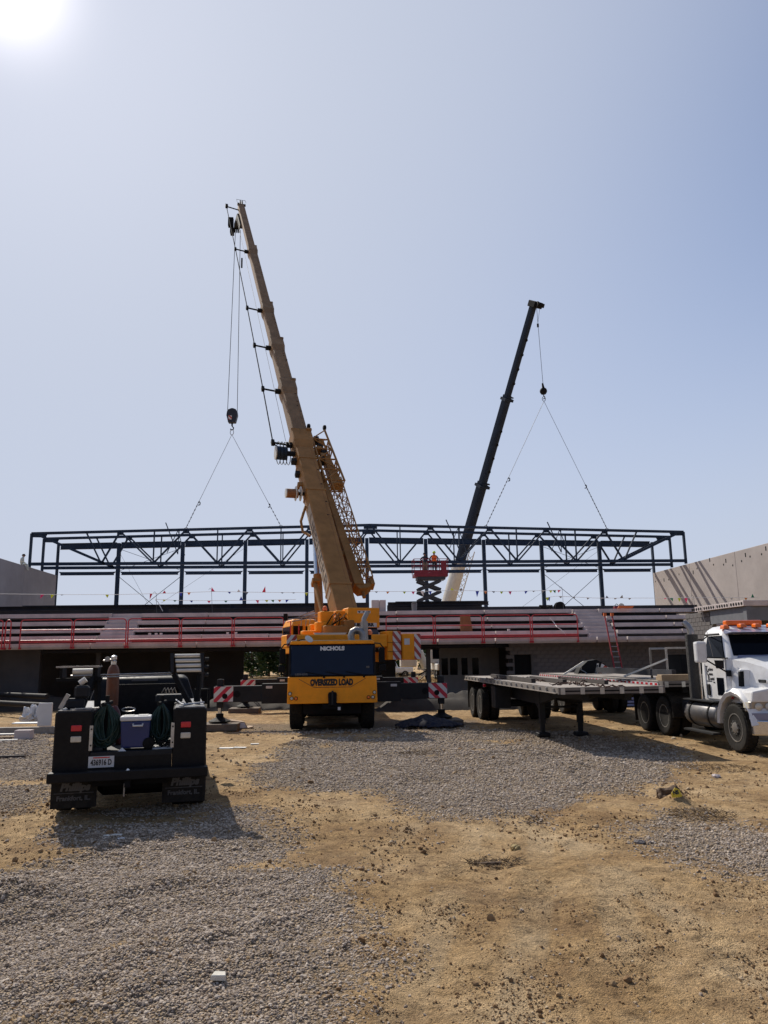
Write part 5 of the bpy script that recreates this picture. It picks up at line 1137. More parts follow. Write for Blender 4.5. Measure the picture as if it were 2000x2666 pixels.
# ball hook and slings of crane two
t = Thing('hook_ball', 'black ball hook hanging from the dark boom', 'hook', hk2, 0)
MB().lathe([(0.02,-0.34),(0.2,-0.28),(0.30,-0.12),(0.32,0.02),(0.26,0.18),(0.12,0.3),(0.07,0.5),(0.02,0.75)], n=16).out('ball', BK, t, smooth=True)
MB().box(-0.1,0.02,-0.05,0.05,0.35,0.7).out('swivel', BK, t)
MB().path([(0,0,-0.3),(0,0,-0.45),(0.1,0,-0.55),(0.07,0,-0.7),(-0.06,0,-0.7)],0.045,6).path([(0.14*math.sin(a), 0, -0.72+0.2*math.cos(a)) for a in [j*math.pi/6 for j in range(13)]],0.025,5).out('hook', M_('rope'), t)
rg2 = hk2 + Vector((0,0,-0.92))
sling(rg2, chordpt(1266, D1), 0.62, 'left wire and chain sling below the ball hook')
sling(rg2, chordpt(1581, D1), 0.66, 'right wire and chain sling below the ball hook')

# ------------------------------------------------------------------ people
def person(label, joints, radii, edges, parts, loc, yaw, group=None, bodymat='cloth_dark'):
    t = Thing('person', label, 'person', loc, yaw, group)
    me = bpy.data.meshes.new('body'); me.from_pydata(joints, edges, [])
    o = bpy.data.objects.new('body', me); COL.objects.link(o); o.parent = t.o
    sk = o.modifiers.new('skin', 'SKIN'); sk.use_smooth_shade = True
    for i, r_ in enumerate(radii): me.skin_vertices[0].data[i].radius = (r_, r_*0.9)
    me.skin_vertices[0].data[0].use_root = True
    ss = o.modifiers.new('sub', 'SUBSURF'); ss.levels = 1; ss.render_levels = 1
    dg = bpy.context.evaluated_depsgraph_get(); m2 = bpy.data.meshes.new_from_object(o.evaluated_get(dg))
    o.modifiers.clear(); o.data = m2; m2.materials.clear(); m2.materials.append(M_(bodymat)); m2.shade_smooth()
    hj = Vector(joints[5])
    MB().lathe([(0.02,-0.14),(0.06,-0.12),(0.085,-0.04),(0.098,0.03),(0.092,0.09),(0.05,0.135),(0.01,0.145)], hj, (0,0,1), 14).out('head', M_('skin'), t, smooth=True)
    return t, hj
def std_joints(lean=0.0, armL=None, armR=None, legs=0.1):
    # 0 pelvis 1 waist 2 chest 3 neckbase 4 neck 5 head | arms 6-8, 9-11 | legs 12-15, 16-19 ; faces -y
    J = [(0,0,0.92),(0,-lean*0.3,1.08),(0,-lean*0.7,1.28),(0,-lean,1.44),(0,-lean*1.05,1.52),(0,-lean*1.2,1.64)]
    J += armL or [(-0.19,-lean,1.40),(-0.27,-lean-0.06,1.12),(-0.25,-lean-0.28,0.98)]
    J += armR or [(0.19,-lean,1.40),(0.27,-lean-0.06,1.12),(0.25,-lean-0.28,0.98)]
    J += [(-0.1,0,0.86),(-legs,0.02,0.48),(-legs-0.01,0.03,0.08),(-legs-0.01,-0.13,0.04),(0.1,0,0.86),(legs,0.02,0.48),(legs+0.01,0.03,0.08),(legs+0.01,-0.13,0.04)]
    Rr_ = [0.14,0.135,0.155,0.10,0.055,0.05] + [0.075,0.055,0.04]*2 + [0.105,0.075,0.05,0.045]*2
    E = [(0,1),(1,2),(2,3),(3,4),(4,5),(3,6),(6,7),(7,8),(3,9),(9,10),(10,11),(0,12),(12,13),(13,14),(14,15),(0,16),(16,17),(17,18),(18,19)]
    return J, Rr_, E
def hardhat(t, hj, m_):
    o = MB().lathe([(0.125,0.02),(0.122,0.07),(0.10,0.135),(0.05,0.17),(0.01,0.175)], hj, (0,0,1), 16).out('hard_hat', M_(m_), t, smooth=True)
    MB().lathe([(0.10,0.02),(0.155,0.015),(0.155,0.03),(0.11,0.045)], hj + Vector((0,-0.01,0)), (0,0,1), 16).out('brim', M_(m_), o)
def vest(t, m_, lean, z0=0.98, z1=1.47):
    rings = []
    for z, a, b_ in ((z0,0.20,0.15),(1.1,0.195,0.15),(1.28,0.215,0.17),(1.40,0.225,0.155),(z1,0.13,0.11)):
        y = -lean*(z-0.92)/0.52
        rings.append([(a*math.cos(k*math.pi/8), y+b_*math.sin(k*math.pi/8), z) for k in range(16)])
    o = MB().loft(rings).out('vest', M_(m_), t, smooth=True)
    return o
# scissor lift platform position
LV = 60.3
pl = PB(1119, 1494, LV); PFZ = pl.z
lf = bthing('scissor_lift', 'dark red scissor lift raised below the trusses with two workers aboard', 'scissor lift', pl.x, LV, ZC)
LR, LD = M_('lift_red'), M_('lift_dark'); U0, U1 = upx(1076, 1490, LV), upx(1163, 1490, LV); VV0, VV1 = LV-0.75, LV+0.75
MB().box(U0, U1, VV0, VV1, PFZ-0.28, PFZ).out('platform_deck', LR, lf, bevel=0.03)
MB().box(U0+0.25, U1-0.2, VV0+0.1, VV1-0.1, PFZ-0.5, PFZ-0.28).out('deck_frame', LD, lf)
for u in (U0, U0+(U1-U0)*0.25, U0+(U1-U0)*0.5, U0+(U1-U0)*0.75, U1):
    for v in (VV0, VV1): MB().tube((u, v, PFZ), (u, v, PFZ+1.1), 0.03, n=6).out('rail_post', LR, lf)
for z in (0.55, 1.1):
    for v in (VV0, VV1): MB().tube((U0, v, PFZ+z), (U1, v, PFZ+z), 0.028, n=6).out('rail', LR, lf)
    for u in (U0, U1): MB().tube((u, VV0, PFZ+z), (u, VV1, PFZ+z), 0.028, n=6).out('rail', LR, lf)
MB().box(U1-0.55, U1-0.12, VV0-0.12, VV0+0.05, PFZ-0.1, PFZ+0.95).out('control_box', LR, lf, bevel=0.02)
MB().box(U0+0.05, U1-0.05, VV0-0.012, VV0, PFZ+0.0, PFZ+0.2).out('toe_board', LR, lf)
nst = 3; zt, zb = PFZ-0.5, ZC+0.95; hS = (zt-zb)/nst
for k in range(nst):
    za, zc = zb+k*hS, zb+(k+1)*hS; ul, ur = U0+0.3, U1-0.55
    for v in (LV-0.45, LV+0.45):
        MB().bar((ul, v-0.06, za+0.06), (ur, v-0.06, zc-0.06), 0.1, 0.26, (0,0,1)).out('scissor_arm', LD, lf, bevel=0.02)
        MB().bar((ur, v+0.06, za+0.06), (ul, v+0.06, zc-0.06), 0.1, 0.26, (0,0,1)).out('scissor_arm', LD, lf, bevel=0.02)
    MB().tube(((ul+ur)/2, LV-0.6, (za+zc)/2), ((ul+ur)/2, LV+0.6, (za+zc)/2), 0.06).out('pivot_tube', LD, lf)
MB().box(U0+0.1, U1-0.3, LV-0.7, LV+0.7, ZC+0.3, ZC+0.95).out('chassis', LR, lf, bevel=0.05)
for u in (U0+0.45, U1-0.7):
    for s in (-1, 1): wheel(lf, (u, LV+s*0.75, ZC+0.38), 0.38, 0.28, (0, s, 0), tread=False)
PH = b2w(upx(1131, 1490, LV), LV-0.1, PFZ); PK = b2w(upx(1107, 1490, LV), LV-0.05, PFZ)
J, Q, E = std_joints(0.0, [(-0.2,0,1.40),(-0.36,0.1,1.2),(-0.3,0.32,1.08)], [(0.2,0,1.40),(0.36,0.1,1.2),(0.3,0.32,1.08)])
t, hj = person('worker in orange vest and lime hard hat on the scissor lift', J, Q, E, None, PH, R(180+8)-R(180), None); hardhat(t, hj, 'hat_lime'); vest(t, 'vest_orange', 0.0)
J, Q, E = std_joints(-0.1, [(-0.2,0.1,1.38),(-0.34,0.25,1.25),(-0.12,0.5,1.12)], [(0.2,0.1,1.38),(0.4,0.2,1.2),(0.62,0.35,1.12)])
J = [(a, b_, c*0.95) for a, b_, c in J]
t, hj = person('worker in dark clothes and khaki trousers bending over the scissor lift rail', J, Q, E, None, PK, R(4), None); hardhat(t, hj, 'crane2_grey')
rings = [[(0.17*math.cos(k*math.pi/6), 0.13*math.sin(k*math.pi/6), z) for k in range(12)] for z in (0.72, 0.98)]
for s in (-1, 1): MB().tube((s*0.1,0.02,0.05),(s*0.1,0.0,0.9),0.075,0.12,n=10).out('trouser_leg', M_('cloth_khaki'), t, smooth=True)
# person sitting on the left wall top, seen from the waist up beyond the edge
r = ray(55, 1462); n_ = Vector((BC, BS, 0)); tt = (ULW-0.35 - n_.dot(EYE))/n_.dot(r); q = EYE + r*tt
J = [(0,0,0.1),(0,-0.02,0.26),(0,-0.06,0.46),(0.02,-0.1,0.62),(0.06,-0.12,0.70),(0.11,-0.13,0.80),(-0.19,-0.1,0.57),(-0.3,-0.12,0.32),(-0.18,-0.3,0.2),(0.19,-0.1,0.57),(0.28,-0.12,0.32),(0.22,-0.35,0.22),(-0.1,-0.1,0.1),(-0.14,-0.48,0.13),(-0.14,-0.5,-0.25),(-0.14,-0.6,-0.3),(0.1,-0.1,0.1),(0.14,-0.48,0.13),(0.14,-0.5,-0.25),(0.14,-0.6,-0.3)]
t, hj = person('worker in pale shirt sitting on top of the left wall', J, Q, E, None, (q.x, q.y, ZLW-0.02), R(100), None, 'cloth_white'); hardhat(t, hj, 'lift_dark')
# ------------------------------------------------------------------ white day-cab truck tractor (local +Y forward, +X its right side)
SE = Thing('truck_tractor', 'white day-cab truck tractor with orange roof lights, cut by the right picture edge', 'truck', (8.90, 17.74, 0), R(184))
WP, CH, BKm = M_('white_paint'), M_('chrome'), M_('black')
mat('wheel_alu', (0.30,0.28,0.26), 0.45, metal=0.6, var=0.2, vscale=8, dirt=0.5, dcol=(0.16,0.13,0.1))
# frame, axles, wheels
for s in (-1, 1): MB().box(s*0.43-0.05, s*0.43+0.05, -5.75, 0.7, 0.72, 1.0).out('frame_rail', M_('dark_grey'), SE)
for s in (-1, 1): wheel(SE, (s*1.05, 0, 0.515), 0.52, 0.29, (s,0,0), tread=True, rim='wheel_alu', rr=0.60, holes=10)
for y in (-3.72, -5.02):
    for s in (-1, 1):
        wheel(SE, (s*1.07, y, 0.51), 0.51, 0.27, (s,0,0), tread=True, rim='galv', rr=0.60, holes=10, hub_out=-1)
        wheel(SE, (s*0.74, y, 0.51), 0.51, 0.27, (s,0,0), tread=False, rim='dark_grey', rr=0.60, hub_out=-1)
    MB().tube((-1.0, y, 0.51), (1.0, y, 0.51), 0.13, n=10).out('axle', BKm, SE)
# mudflaps and quarter fender
for s in (-1, 1):
    MB().box(s*0.92-0.3, s*0.92+0.3, -5.66, -5.64, 0.25, 0.98).out('mudflap', M_('rubber'), SE)
    MB().path([(s*0.92, -3.05, 0.62), (s*0.92, -3.08, 0.85), (s*0.92, -3.2, 1.02), (s*0.92, -3.42, 1.12)], 0.02, 4).out('fender_bracket', BKm, SE)
    MB().loft([[(s*0.62,y,z),(s*1.24,y,z),(s*1.24,y+0.02,z+0.02),(s*0.62,y+0.02,z+0.02)] for y, z in ((-3.02,0.5),(-3.06,0.85),(-3.2,1.03),(-3.45,1.13))]).out('quarter_fender', M_('rubber'), SE)
MB().box(-0.45,0.45,-4.9,-3.8,1.0,1.2).out('fifth_wheel', M_('dark_grey'), SE)
# fuel tank with straps and step plates
for s in (-1, 1):
    o = MB().lathe([(0.01,-0.78),(0.28,-0.78),(0.31,-0.74),(0.31,0.74),(0.28,0.78),(0.01,0.78)], (s*0.92,-1.62,0.70), (0,1,0), 24).out('fuel_tank', mat('tank_alu', (0.16,0.16,0.17), 0.4, metal=0.7, var=0.2, dirt=0.4), SE, smooth=True)
    for y in (-2.1, -1.15): MB().lathe([(0.311,-0.035),(0.325,-0.03),(0.325,0.03),(0.311,0.035)], (s*0.92,y,0.70), (0,1,0), 24).out('tank_strap', BKm, o)
    MB().box(s*0.92-0.3, s*0.92+0.3, -2.4, -0.85, 1.01, 1.04).out('step_plate', M_('dark_grey'), o); MB().box(s*1.2-0.12, s*1.2+0.08, -2.35, -0.85, 0.28, 0.32).out('lower_step', M_('dark_grey'), o)
# cab: lofted shell from floor to roof
def cabring(z, w, yf, yr): return [(-w,yr,z),(-w,yf-0.12,z),(-w+0.12,yf,z),(w-0.12,yf,z),(w,yf-0.12,z),(w,yr,z)]
CABW = 1.03; YR = -1.62
cab2 = MB().loft([cabring(1.03,CABW,-0.28,YR),cabring(1.45,CABW+0.02,-0.28,YR),cabring(2.02,CABW,-0.30,YR),cabring(2.06,CABW-0.01,-0.34,YR),cabring(2.56,CABW-0.12,-0.66,YR),cabring(2.68,CABW-0.17,-0.76,YR),cabring(2.77,CABW-0.3,-0.95,YR+0.08),cabring(2.80,CABW-0.5,-1.1,YR+0.25)]).out('cab', WP, SE, bevel=0.05, smooth=True, seg=2)
# windscreen: follows the raked front of the shell
def fy(z): return -0.34 + (-0.66+0.34)*(z-2.06)/0.5
def hw(z): return CABW-0.01 - 0.11*(z-2.06)/0.5
zb_, zt_ = 2.08, 2.58
MB().hexa([(-hw(zb_)+0.14,fy(zb_)+0.012,zb_),(hw(zb_)-0.14,fy(zb_)+0.012,zb_),(hw(zb_)-0.14,fy(zb_)-0.05,zb_),(-hw(zb_)+0.14,fy(zb_)-0.05,zb_),(-hw(zt_)+0.12,fy(zt_)+0.012,zt_),(hw(zt_)-0.12,fy(zt_)+0.012,zt_),(hw(zt_)-0.12,fy(zt_)-0.05,zt_),(-hw(zt_)+0.12,fy(zt_)-0.05,zt_)]).out('windshield', M_('glass_dark'), SE, bevel=0.03, seg=2)
MB().hexa([(-0.86,-0.62,2.585),(0.86,-0.62,2.585),(0.86,-0.75,2.60),(-0.86,-0.75,2.60),(-0.84,-0.40,2.62),(0.84,-0.40,2.62),(0.84,-0.74,2.70),(-0.84,-0.74,2.70)]).out('sun_visor', mat('visor_blue', (0.22,0.23,0.33), 0.3, coat=0.3, var=0.05), SE, bevel=0.01)
# doors with side windows
for s in (-1, 1):
    def sx(z): return s*(CABW-0.006 - (0.0 if z < 2.04 else 0.22*(z-2.04)))
    d_ = MB().prism([(-0.42,1.08),(-1.46,1.08),(-1.46,2.04),(-0.42,2.04)], s*(CABW+0.012), s*(CABW+0.03), 'x').out('door', WP, SE, bevel=0.01)
    MB().add([(sx(2.0)+s*0.03,-0.44,2.0),(sx(2.0)+s*0.03,-1.40,2.06),(sx(2.54)+s*0.015,-1.40,2.55),(sx(2.54)+s*0.015,-0.76,2.55)]+[(sx(2.0)-s*0.02,-0.44,2.0),(sx(2.0)-s*0.02,-1.40,2.06),(sx(2.54)-s*0.03,-1.40,2.55),(sx(2.54)-s*0.03,-0.76,2.55)],[(0,1,2,3),(7,6,5,4),(0,4,5,1),(1,5,6,2),(2,6,7,3),(3,7,4,0)]).out('side_window', M_('glass_dark'), d_)
    MB().prism([(-0.46,1.98),(-0.9,1.98),(-0.84,1.80),(-0.48,1.80)], s*(CABW+0.03), s*(CABW+0.036), 'x').out('vent_window', M_('glass_dark'), d_)
    MB().box(*sorted((s*(CABW+0.03), s*(CABW+0.04))), -0.86, -0.54, 1.18, 1.58).out('lower_window', M_('glass_dark'), d_, bevel=0.004)
    MB().box(*sorted((s*(CABW+0.03), s*(CABW+0.06))), -1.34, -1.20, 1.16, 1.42).out('door_handle', BKm, d_, bevel=0.01)
    MB().tube((s*(CABW+0.1),-1.53,1.05),(s*(CABW+0.1),-1.53,2.0),0.02,n=8).out('grab_bar', CH, SE)
    MB().tube((s*0.98,-1.42,2.58),(s*0.96,-0.78,2.585),0.025,n=6).out('rain_gutter', BKm, SE)
    # mirror
    mo = MB().box(*sorted((s*1.30, s*1.55)), -0.92, -0.72, 1.93, 2.42).out('mirror', WP, SE, bevel=0.05, seg=2)
    MB().box(*sorted((s*1.32, s*1.53)), -0.93, -0.921, 1.97, 2.38).out('mirror_glass', M_('glass_dark'), mo)
    MB().tube((s*1.36,-0.80,2.05),(s*1.02,-0.34,2.03),0.016,n=6).out('mirror_bracket', BKm, mo)
    MB().tube((s*1.36,-0.80,2.02),(s*1.04,-0.28,1.68),0.018,n=6).out('mirror_brace', BKm, mo); MB().tube((s*1.36,-0.85,2.44),(s*0.98,-1.3,2.55),0.014,n=6).out('mirror_stay', BKm, mo)
    MB().box(*sorted((s*1.02, s*1.08)), -0.36, -0.24, 1.62, 1.76).out('bracket_foot', BKm, mo)
    MB().box(*sorted((s*1.02, s*1.07)), -0.40, -0.22, 1.12, 1.26).out('side_marker', M_('red_lens'), SE, bevel=0.01)
    # antenna on the mirror
    MB().tube((s*1.22,-0.62,2.03),(s*1.38,-0.66,3.15),0.006,n=5).out('whip_antenna', M_('silver'), mo)
    # exhaust stack with perforated shield, cut at a slant
    if s < 0: continue
    ex = MB().tube((s*1.0,-2.1,1.05),(s*1.0,-2.1,2.62),0.155,n=20).out('exhaust_shield', mat('shield', (0.05,0.047,0.045), 0.5, metal=0.5, bump=0.8, bscale=70, var=0.4, vscale=45), SE, smooth=True)
    MB().path([(s*1.0,-2.1,2.6),(s*1.0,-2.1,2.72),(s*1.04,-2.16,2.84),(s*1.10,-2.24,2.93)],0.075,12).out('exhaust_pipe', M_('silver'), ex, smooth=True)
# door lettering (right side): large slanted initials with the rest of each word beside
XL = CABW+0.033
for i, (ini, rest) in enumerate((('T','echno'),('C','rane'),('R','ental'))):
    z = 1.78 - 0.11*i; yy = -1.32 + 0.04*i
    text('lettering', ini, 0.16, (XL, yy-0.0, z), (0,1,0), (0,0,1), M_('black_letter'), SE, bold=0.006, sx=0.9)
    text('lettering', rest, 0.10, (XL, yy+0.065, z-0.012), (0,1,0), (0,0,1), M_('black_letter'), SE, bold=0.002, align='LEFT')
text('lettering', 'inc.', 0.07, (XL, -1.04, 1.47), (0,1,0), (0,0,1), M_('black_letter'), SE, align='LEFT')
MB().box(XL, XL+0.003, -1.36, -1.1, 1.48, 1.50).out('logo_bar', M_('black_letter'), SE)
# roof lights
o = MB().box(-0.28, 0.62, -1.2, -1.02, 2.80, 2.92).out('light_bar', M_('orange_lens'), SE, bevel=0.03, seg=2)
MB().box(-0.25, 0.6, -1.18, -1.04, 2.77, 2.80).out('light_bar_base', BKm, o)
for x in (-0.78,-0.36,0.0,0.36,0.78):
    zz = 2.735 if abs(x) > 0.7 else 2.765; yy = -0.80
    MB().loft([[(x-w, yy-l_, zz+h), (x+w, yy-l_, zz+h), (x+w, yy+l2, zz+h), (x-w, yy+l2, zz+h)] for w, l_, l2, h in ((0.075,0.1,0.1,-0.03),(0.07,0.1,0.09,0.03),(0.05,0.09,0.05,0.065))]).out('clearance_lamp', M_('orange_lens'), SE, bevel=0.01)
# hood: sculpted loft, nose slopes down to the grille
def hring(y, wl, wt, zl, zt):
    return [(-wl,y,zl),(-wl,y,zl+(zt-zl)*0.55),(-wt,y,zt-0.06),(-wt*0.7,y,zt),(0,y,zt+0.02),(wt*0.7,y,zt),(wt,y,zt-0.06),(wl,y,zl+(zt-zl)*0.55),(wl,y,zl)]
MB().loft([hring(-0.29,1.0,0.93,1.05,2.05),hring(0.05,0.90,0.80,1.0,2.0),hring(0.45,0.78,0.66,0.95,1.90),hring(0.78,0.70,0.58,0.95,1.78),hring(0.9,0.64,0.52,0.98,1.66)]).out('hood', WP, SE, smooth=True)
MB().hexa([(-0.8,-0.3,2.035),(0.8,-0.3,2.035),(0.8,-0.42,2.04),(-0.8,-0.42,2.04),(-0.75,-0.33,2.09),(0.75,-0.33,2.09),(0.75,-0.42,2.11),(-0.75,-0.42,2.11)]).out('cowl', M_('visor_blue'), SE)
MB().box(-0.5,0.5,0.9,0.93,0.98,1.6).out('grille', CH, SE)
for s in (-1, 1):
    # air intake scoop on the hood side, badge
    MB().hexa([(s*0.86,-0.02,1.35),(s*1.0,-0.06,1.35),(s*1.0,0.10,1.35),(s*0.84,0.22,1.35),(s*0.84,-0.02,1.78),(s*0.97,-0.06,1.78),(s*0.97,0.06,1.80),(s*0.8,0.2,1.80)]).out('air_intake', WP, SE, bevel=0.03)
    MB().hexa([(s*0.99,0.03,1.40),(s*1.005,0.0,1.40),(s*1.005,0.09,1.40),(s*0.95,0.14,1.40),(s*0.97,0.03,1.72),(s*0.985,0.0,1.72),(s*0.98,0.07,1.74),(s*0.92,0.12,1.74)]).out('intake_grille', BKm, SE)
    MB().box(*sorted((s*0.745, s*0.775)), 0.42, 0.68, 1.50, 1.565).out('hood_badge', M_('dark_grey'), SE)
    # front fender: arch over the wheel
    rings = []
    for k in range(9):
        a = math.pi*(0.02 + 0.98*k/8); y0, z0 = 0.06 + 0.70*math.cos(a), 0.56 + 0.66*math.sin(a)
        y1, z1 = 0.06 + 0.80*math.cos(a), 0.58 + 0.80*math.sin(a)
        rings.append([(s*0.72,y0,z0),(s*1.20,y0,z0),(s*1.235,(y0+y1)/2,(z0+z1)/2),(s*1.17,y1,z1),(s*0.66,y1+0.02,z1+0.10)])
    MB().loft(rings).out('fender', WP, SE, smooth=True)
    MB().loft([[(s*0.66,y,1.1),(s*1.18,y-0.06,1.1),(s*1.14,y-0.06,1.33),(s*0.64,y,1.42)] for y in (0.35,0.86)]).out('fender_nose', WP, SE, bevel=0.04, seg=2)
    o = MB().hexa([(s*0.66,0.82,0.9),(s*1.2,0.74,0.9),(s*1.2,0.5,0.9),(s*0.66,0.5,0.9),(s*0.66,0.85,1.12),(s*1.18,0.77,1.12),(s*1.18,0.5,1.12),(s*0.66,0.5,1.12)]).out('headlamp_pod', M_('silver'), SE, bevel=0.02)
    for xx in (0.82, 1.03): MB().lathe([(0.075,0),(0.08,0.02),(0.06,0.04),(0.01,0.05)], (s*xx, 0.835-0.14*(xx-0.66), 1.01), (s*0.14,1,0), 14).out('headlamp', M_('white_lens'), o, smooth=True)
    MB().box(*sorted((s*1.19, s*1.222)), 0.52, 0.74, 0.98, 1.1).out('turn_signal', M_('white_lens'), o)
MB().prism([(-1.2,0.80),(-0.9,0.98),(0.9,0.98),(1.2,0.80),(1.2,0.70),(-1.2,0.70)], 0.42, 0.74, 'z').out('bumper', CH, SE, bevel=0.03, seg=2)
MB().prism([(-1.19,0.79),(-0.9,0.96),(0.9,0.96),(1.19,0.79),(1.19,0.66),(-1.19,0.66)], 0.745, 0.88, 'z').out('bumper_valance', M_('visor_blue'), SE)
MB().box(-0.75,0.75,-1.6,-0.2,0.7,1.03).out('underbody', BKm, SE); MB().box(-0.6,0.6,-0.2,0.85,0.6,1.0).out('engine_bay', BKm, SE)
MB().box(-0.9,0.9,-1.64,-1.63,1.9,2.4).out('rear_window', M_('glass_dark'), SE)
for s in (-1, 1): MB().box(s*0.75-0.25,s*0.75+0.25,-3.0,-2.5,0.55,0.95).out('battery_box', M_('dark_grey'), SE, bevel=0.03)

# ------------------------------------------------------------------ flatbed trailers (local +Y towards the rear, origin front-left corner on the ground)
AD = M_('alu_deck'); AR = mat('rail_alu', (0.19,0.165,0.145), 0.7, var=0.25, vscale=3, dirt=0.5, dcol=(0.12,0.1,0.085))
def flatbed(name, label, loc, yaw, L, Wd, zd, axles, legs, reflect):
    t = Thing(name, label, 'trailer', loc, yaw, 'flatbed trailers')
    npl = 9; mb_w = Wd-0.12
    for k in range(npl):
        a = 0.06 + mb_w*k/npl; MB().box(a+0.004, a+mb_w/npl-0.004, 0.04, L-0.04, zd-0.045, zd+random.uniform(-0.003,0.003)).out('deck_plank', AD, t)
    MB().box(0,0.06,0,L,zd-0.12,zd+0.012).out('side_rail', AR, t); MB().box(Wd-0.06,Wd,0,L,zd-0.12,zd+0.012).out('side_rail', AR, t)
    fr_ = MB().box(0,Wd,-0.03,0.03,zd-0.135,zd+0.014).out('front_rail', AR, t)
    MB().box(0.06,Wd-0.06,-0.036,-0.03,zd-0.085,zd-0.055).out('rail_groove', M_('black'), fr_)
    for k in range(6): MB().box(0.05+k*(Wd-0.2)/5, 0.15+k*(Wd-0.2)/5, -0.042, -0.03, zd-0.14, zd+0.0).out('stake_plate', M_('galv'), fr_)
    MB().box(0,Wd,L-0.03,L+0.03,zd-0.16,zd+0.01).out('rear_rail', AD, t)
    for x in (Wd/2-0.5, Wd/2+0.5): MB().loft([[(x-0.07,y,zd-h),(x+0.07,y,zd-h),(x+0.07,y,zd-0.05),(x-0.07,y,zd-0.05)] for y, h in ((0.3,0.3),(2.6,0.34),(4.2,0.6),(L-0.3,0.55))]).out('main_beam', M_('dark_grey'), t)
    n_ = int(L/0.55)
    for k in range(n_): MB().box(0.06,Wd-0.06,0.4+k*0.55,0.46+k*0.55,zd-0.125,zd-0.05).out('cross_member', M_('dark_grey'), t)
    # stake pockets / winch track along the visible side
    for k in range(int(L/0.6)):
        y = 0.25+k*0.6; MB().box(-0.035,0.0,y,y+0.1,zd-0.12,zd-0.01).out('stake_pocket', M_('galv'), t)
    MB().box(-0.045,-0.036,0.05,L-0.05,zd-0.125,zd-0.10).out('rub_rail', AD, t)
    if reflect:
        for k in range(int(L/0.62)): MB().box(-0.052,-0.046,0.15+k*0.62,0.15+k*0.62+0.62-0.02,zd-0.10,zd-0.03).out('tape_white', M_('white_matte'), t); 
        for k in range(int(L/0.31)): MB().box(-0.056,-0.0525,0.2+k*0.31,0.2+k*0.31+0.16,zd-0.095,zd-0.04).out('tape_red', M_('red_lens'), t)
    for y in axles:
        MB().tube((0.25,y,0.52),(Wd-0.25,y,0.52),0.09,n=10).out('axle', M_('dark_grey'), t)
        for x, s, ho in ((0.17,-1,-1),(0.51,-1,-1),(Wd-0.17,1,-1),(Wd-0.51,1,-1)): wheel(t, (x,y,0.52), 0.52, 0.27, (s,0,0), tread=(x < 0.3), rim='galv', rr=0.6, hub_out=ho, holes=10 if x < 0.3 else 0)
    for x in legs:
        g = MB().box(x-0.075,x+0.075,4.0,4.15,0.32,zd-0.2).out('landing_leg', M_('dark_grey'), t)
        MB().box(x-0.055,x+0.055,4.02,4.13,0.08,0.33).out('leg_inner', M_('dark_grey'), g); MB().box(x-0.17,x+0.17,3.9,4.25,-0.03,0.08).out('foot', M_('dark_grey'), g, bevel=0.03)
        MB().bar((x,4.1,0.6),(x,5.0,zd-0.35),0.06).out('brace', M_('dark_grey'), g)
    if legs: MB().tube((legs[0],4.08,0.75),(legs[1],4.08,0.75),0.03).out('cross_shaft', M_('dark_grey'), t)
    MB().box(0.05,0.55,axles[0]-2.6,axles[0]-2.0,0.55,zd-0.2).out('tool_box', M_('dark_grey'), t, bevel=0.02)
    for s in (0.3, Wd-0.3): MB().box(s-0.28,s+0.28,axles[-1]+0.66,axles[-1]+0.68,0.3,zd-0.15).out('mudflap', M_('rubber'), t)
    for k in range(2): MB().tube((-0.01,axles[0]-1.2+k*0.05,zd-0.22),(0.03,axles[0]-1.2,zd-0.22),0.05,n=10).out('side_marker', M_('red_lens'), t)
    return t
T1 = flatbed('flatbed_trailer', 'empty parked flatbed trailer with aluminium deck on its landing legs', (3.85, 17.7, 0), R(4.2), 12.0, 2.46, 1.42, (9.55, 10.95), (0.72, 1.78), False)
T2 = flatbed('flatbed_trailer', 'flatbed trailer with red and white reflective tape coupled to the white tractor', (7.2, 20.55, 0), R(4.0), 12.0, 2.46, 1.43, (9.3, 10.7), (), True)
# timbers and chains lying on the near trailer
T1s = [((0.35,3.4,0),(0.5,9.4),0.12,0.11,'long dark timber lying along the left side of the near trailer deck'),((0.9,2.4,0),(1.05,6.3),0.11,0.10,'dark timber lying along the middle of the near trailer deck'),((1.7,1.6,0),(1.85,6.0),0.10,0.09,'dark timber lying along the right side of the near trailer deck')]
for k, (a, b_, w, h, lab) in enumerate(T1s):
    p, q = T1.M @ Vector((a[0], a[1], 1.43)), T1.M @ Vector((b_[0], b_[1], 1.43)); z = Vector((0,0,h/2+0.002))
    solid('timber', MB().bar(p+z, q+z, w, h), mat('dark_timber', (0.045,0.034,0.03), 0.9, var=0.3), lab, 'timber', p, 0, 'timbers on the near trailer')
for k, (x, y, n_) in enumerate([(0.6,2.2,26),(1.1,1.7,30),(1.5,3.0,24),(0.4,5.6,30),(1.25,5.2,26),(2.0,2.6,20),(0.25,8.0,26)]):
    c0 = T1.M @ Vector((x, y, 1.44)); mb = MB(); p = Vector(c0); a = random.uniform(0, 6)
    for j in range(n_):
        a += random.uniform(-0.9, 0.9); q = p + Vector((math.cos(a)*0.07, math.sin(a)*0.10, 0)); q.z = c0.z + random.uniform(0.0, 0.05)
        mb.bar(p, q + (q-p)*0.3, 0.034 if j % 2 else 0.015, 0.015 if j % 2 else 0.034); p = q
    solid('chain', mb, mat('rusty_chain', (0.10,0.055,0.04), 0.8, var=0.3), 'rusty binder chain heaped on the near trailer deck, %s from its front' % ORD[[1,0,3,5,4,2,6][k]], 'chain', c0, 0, 'binder chains on the near trailer')
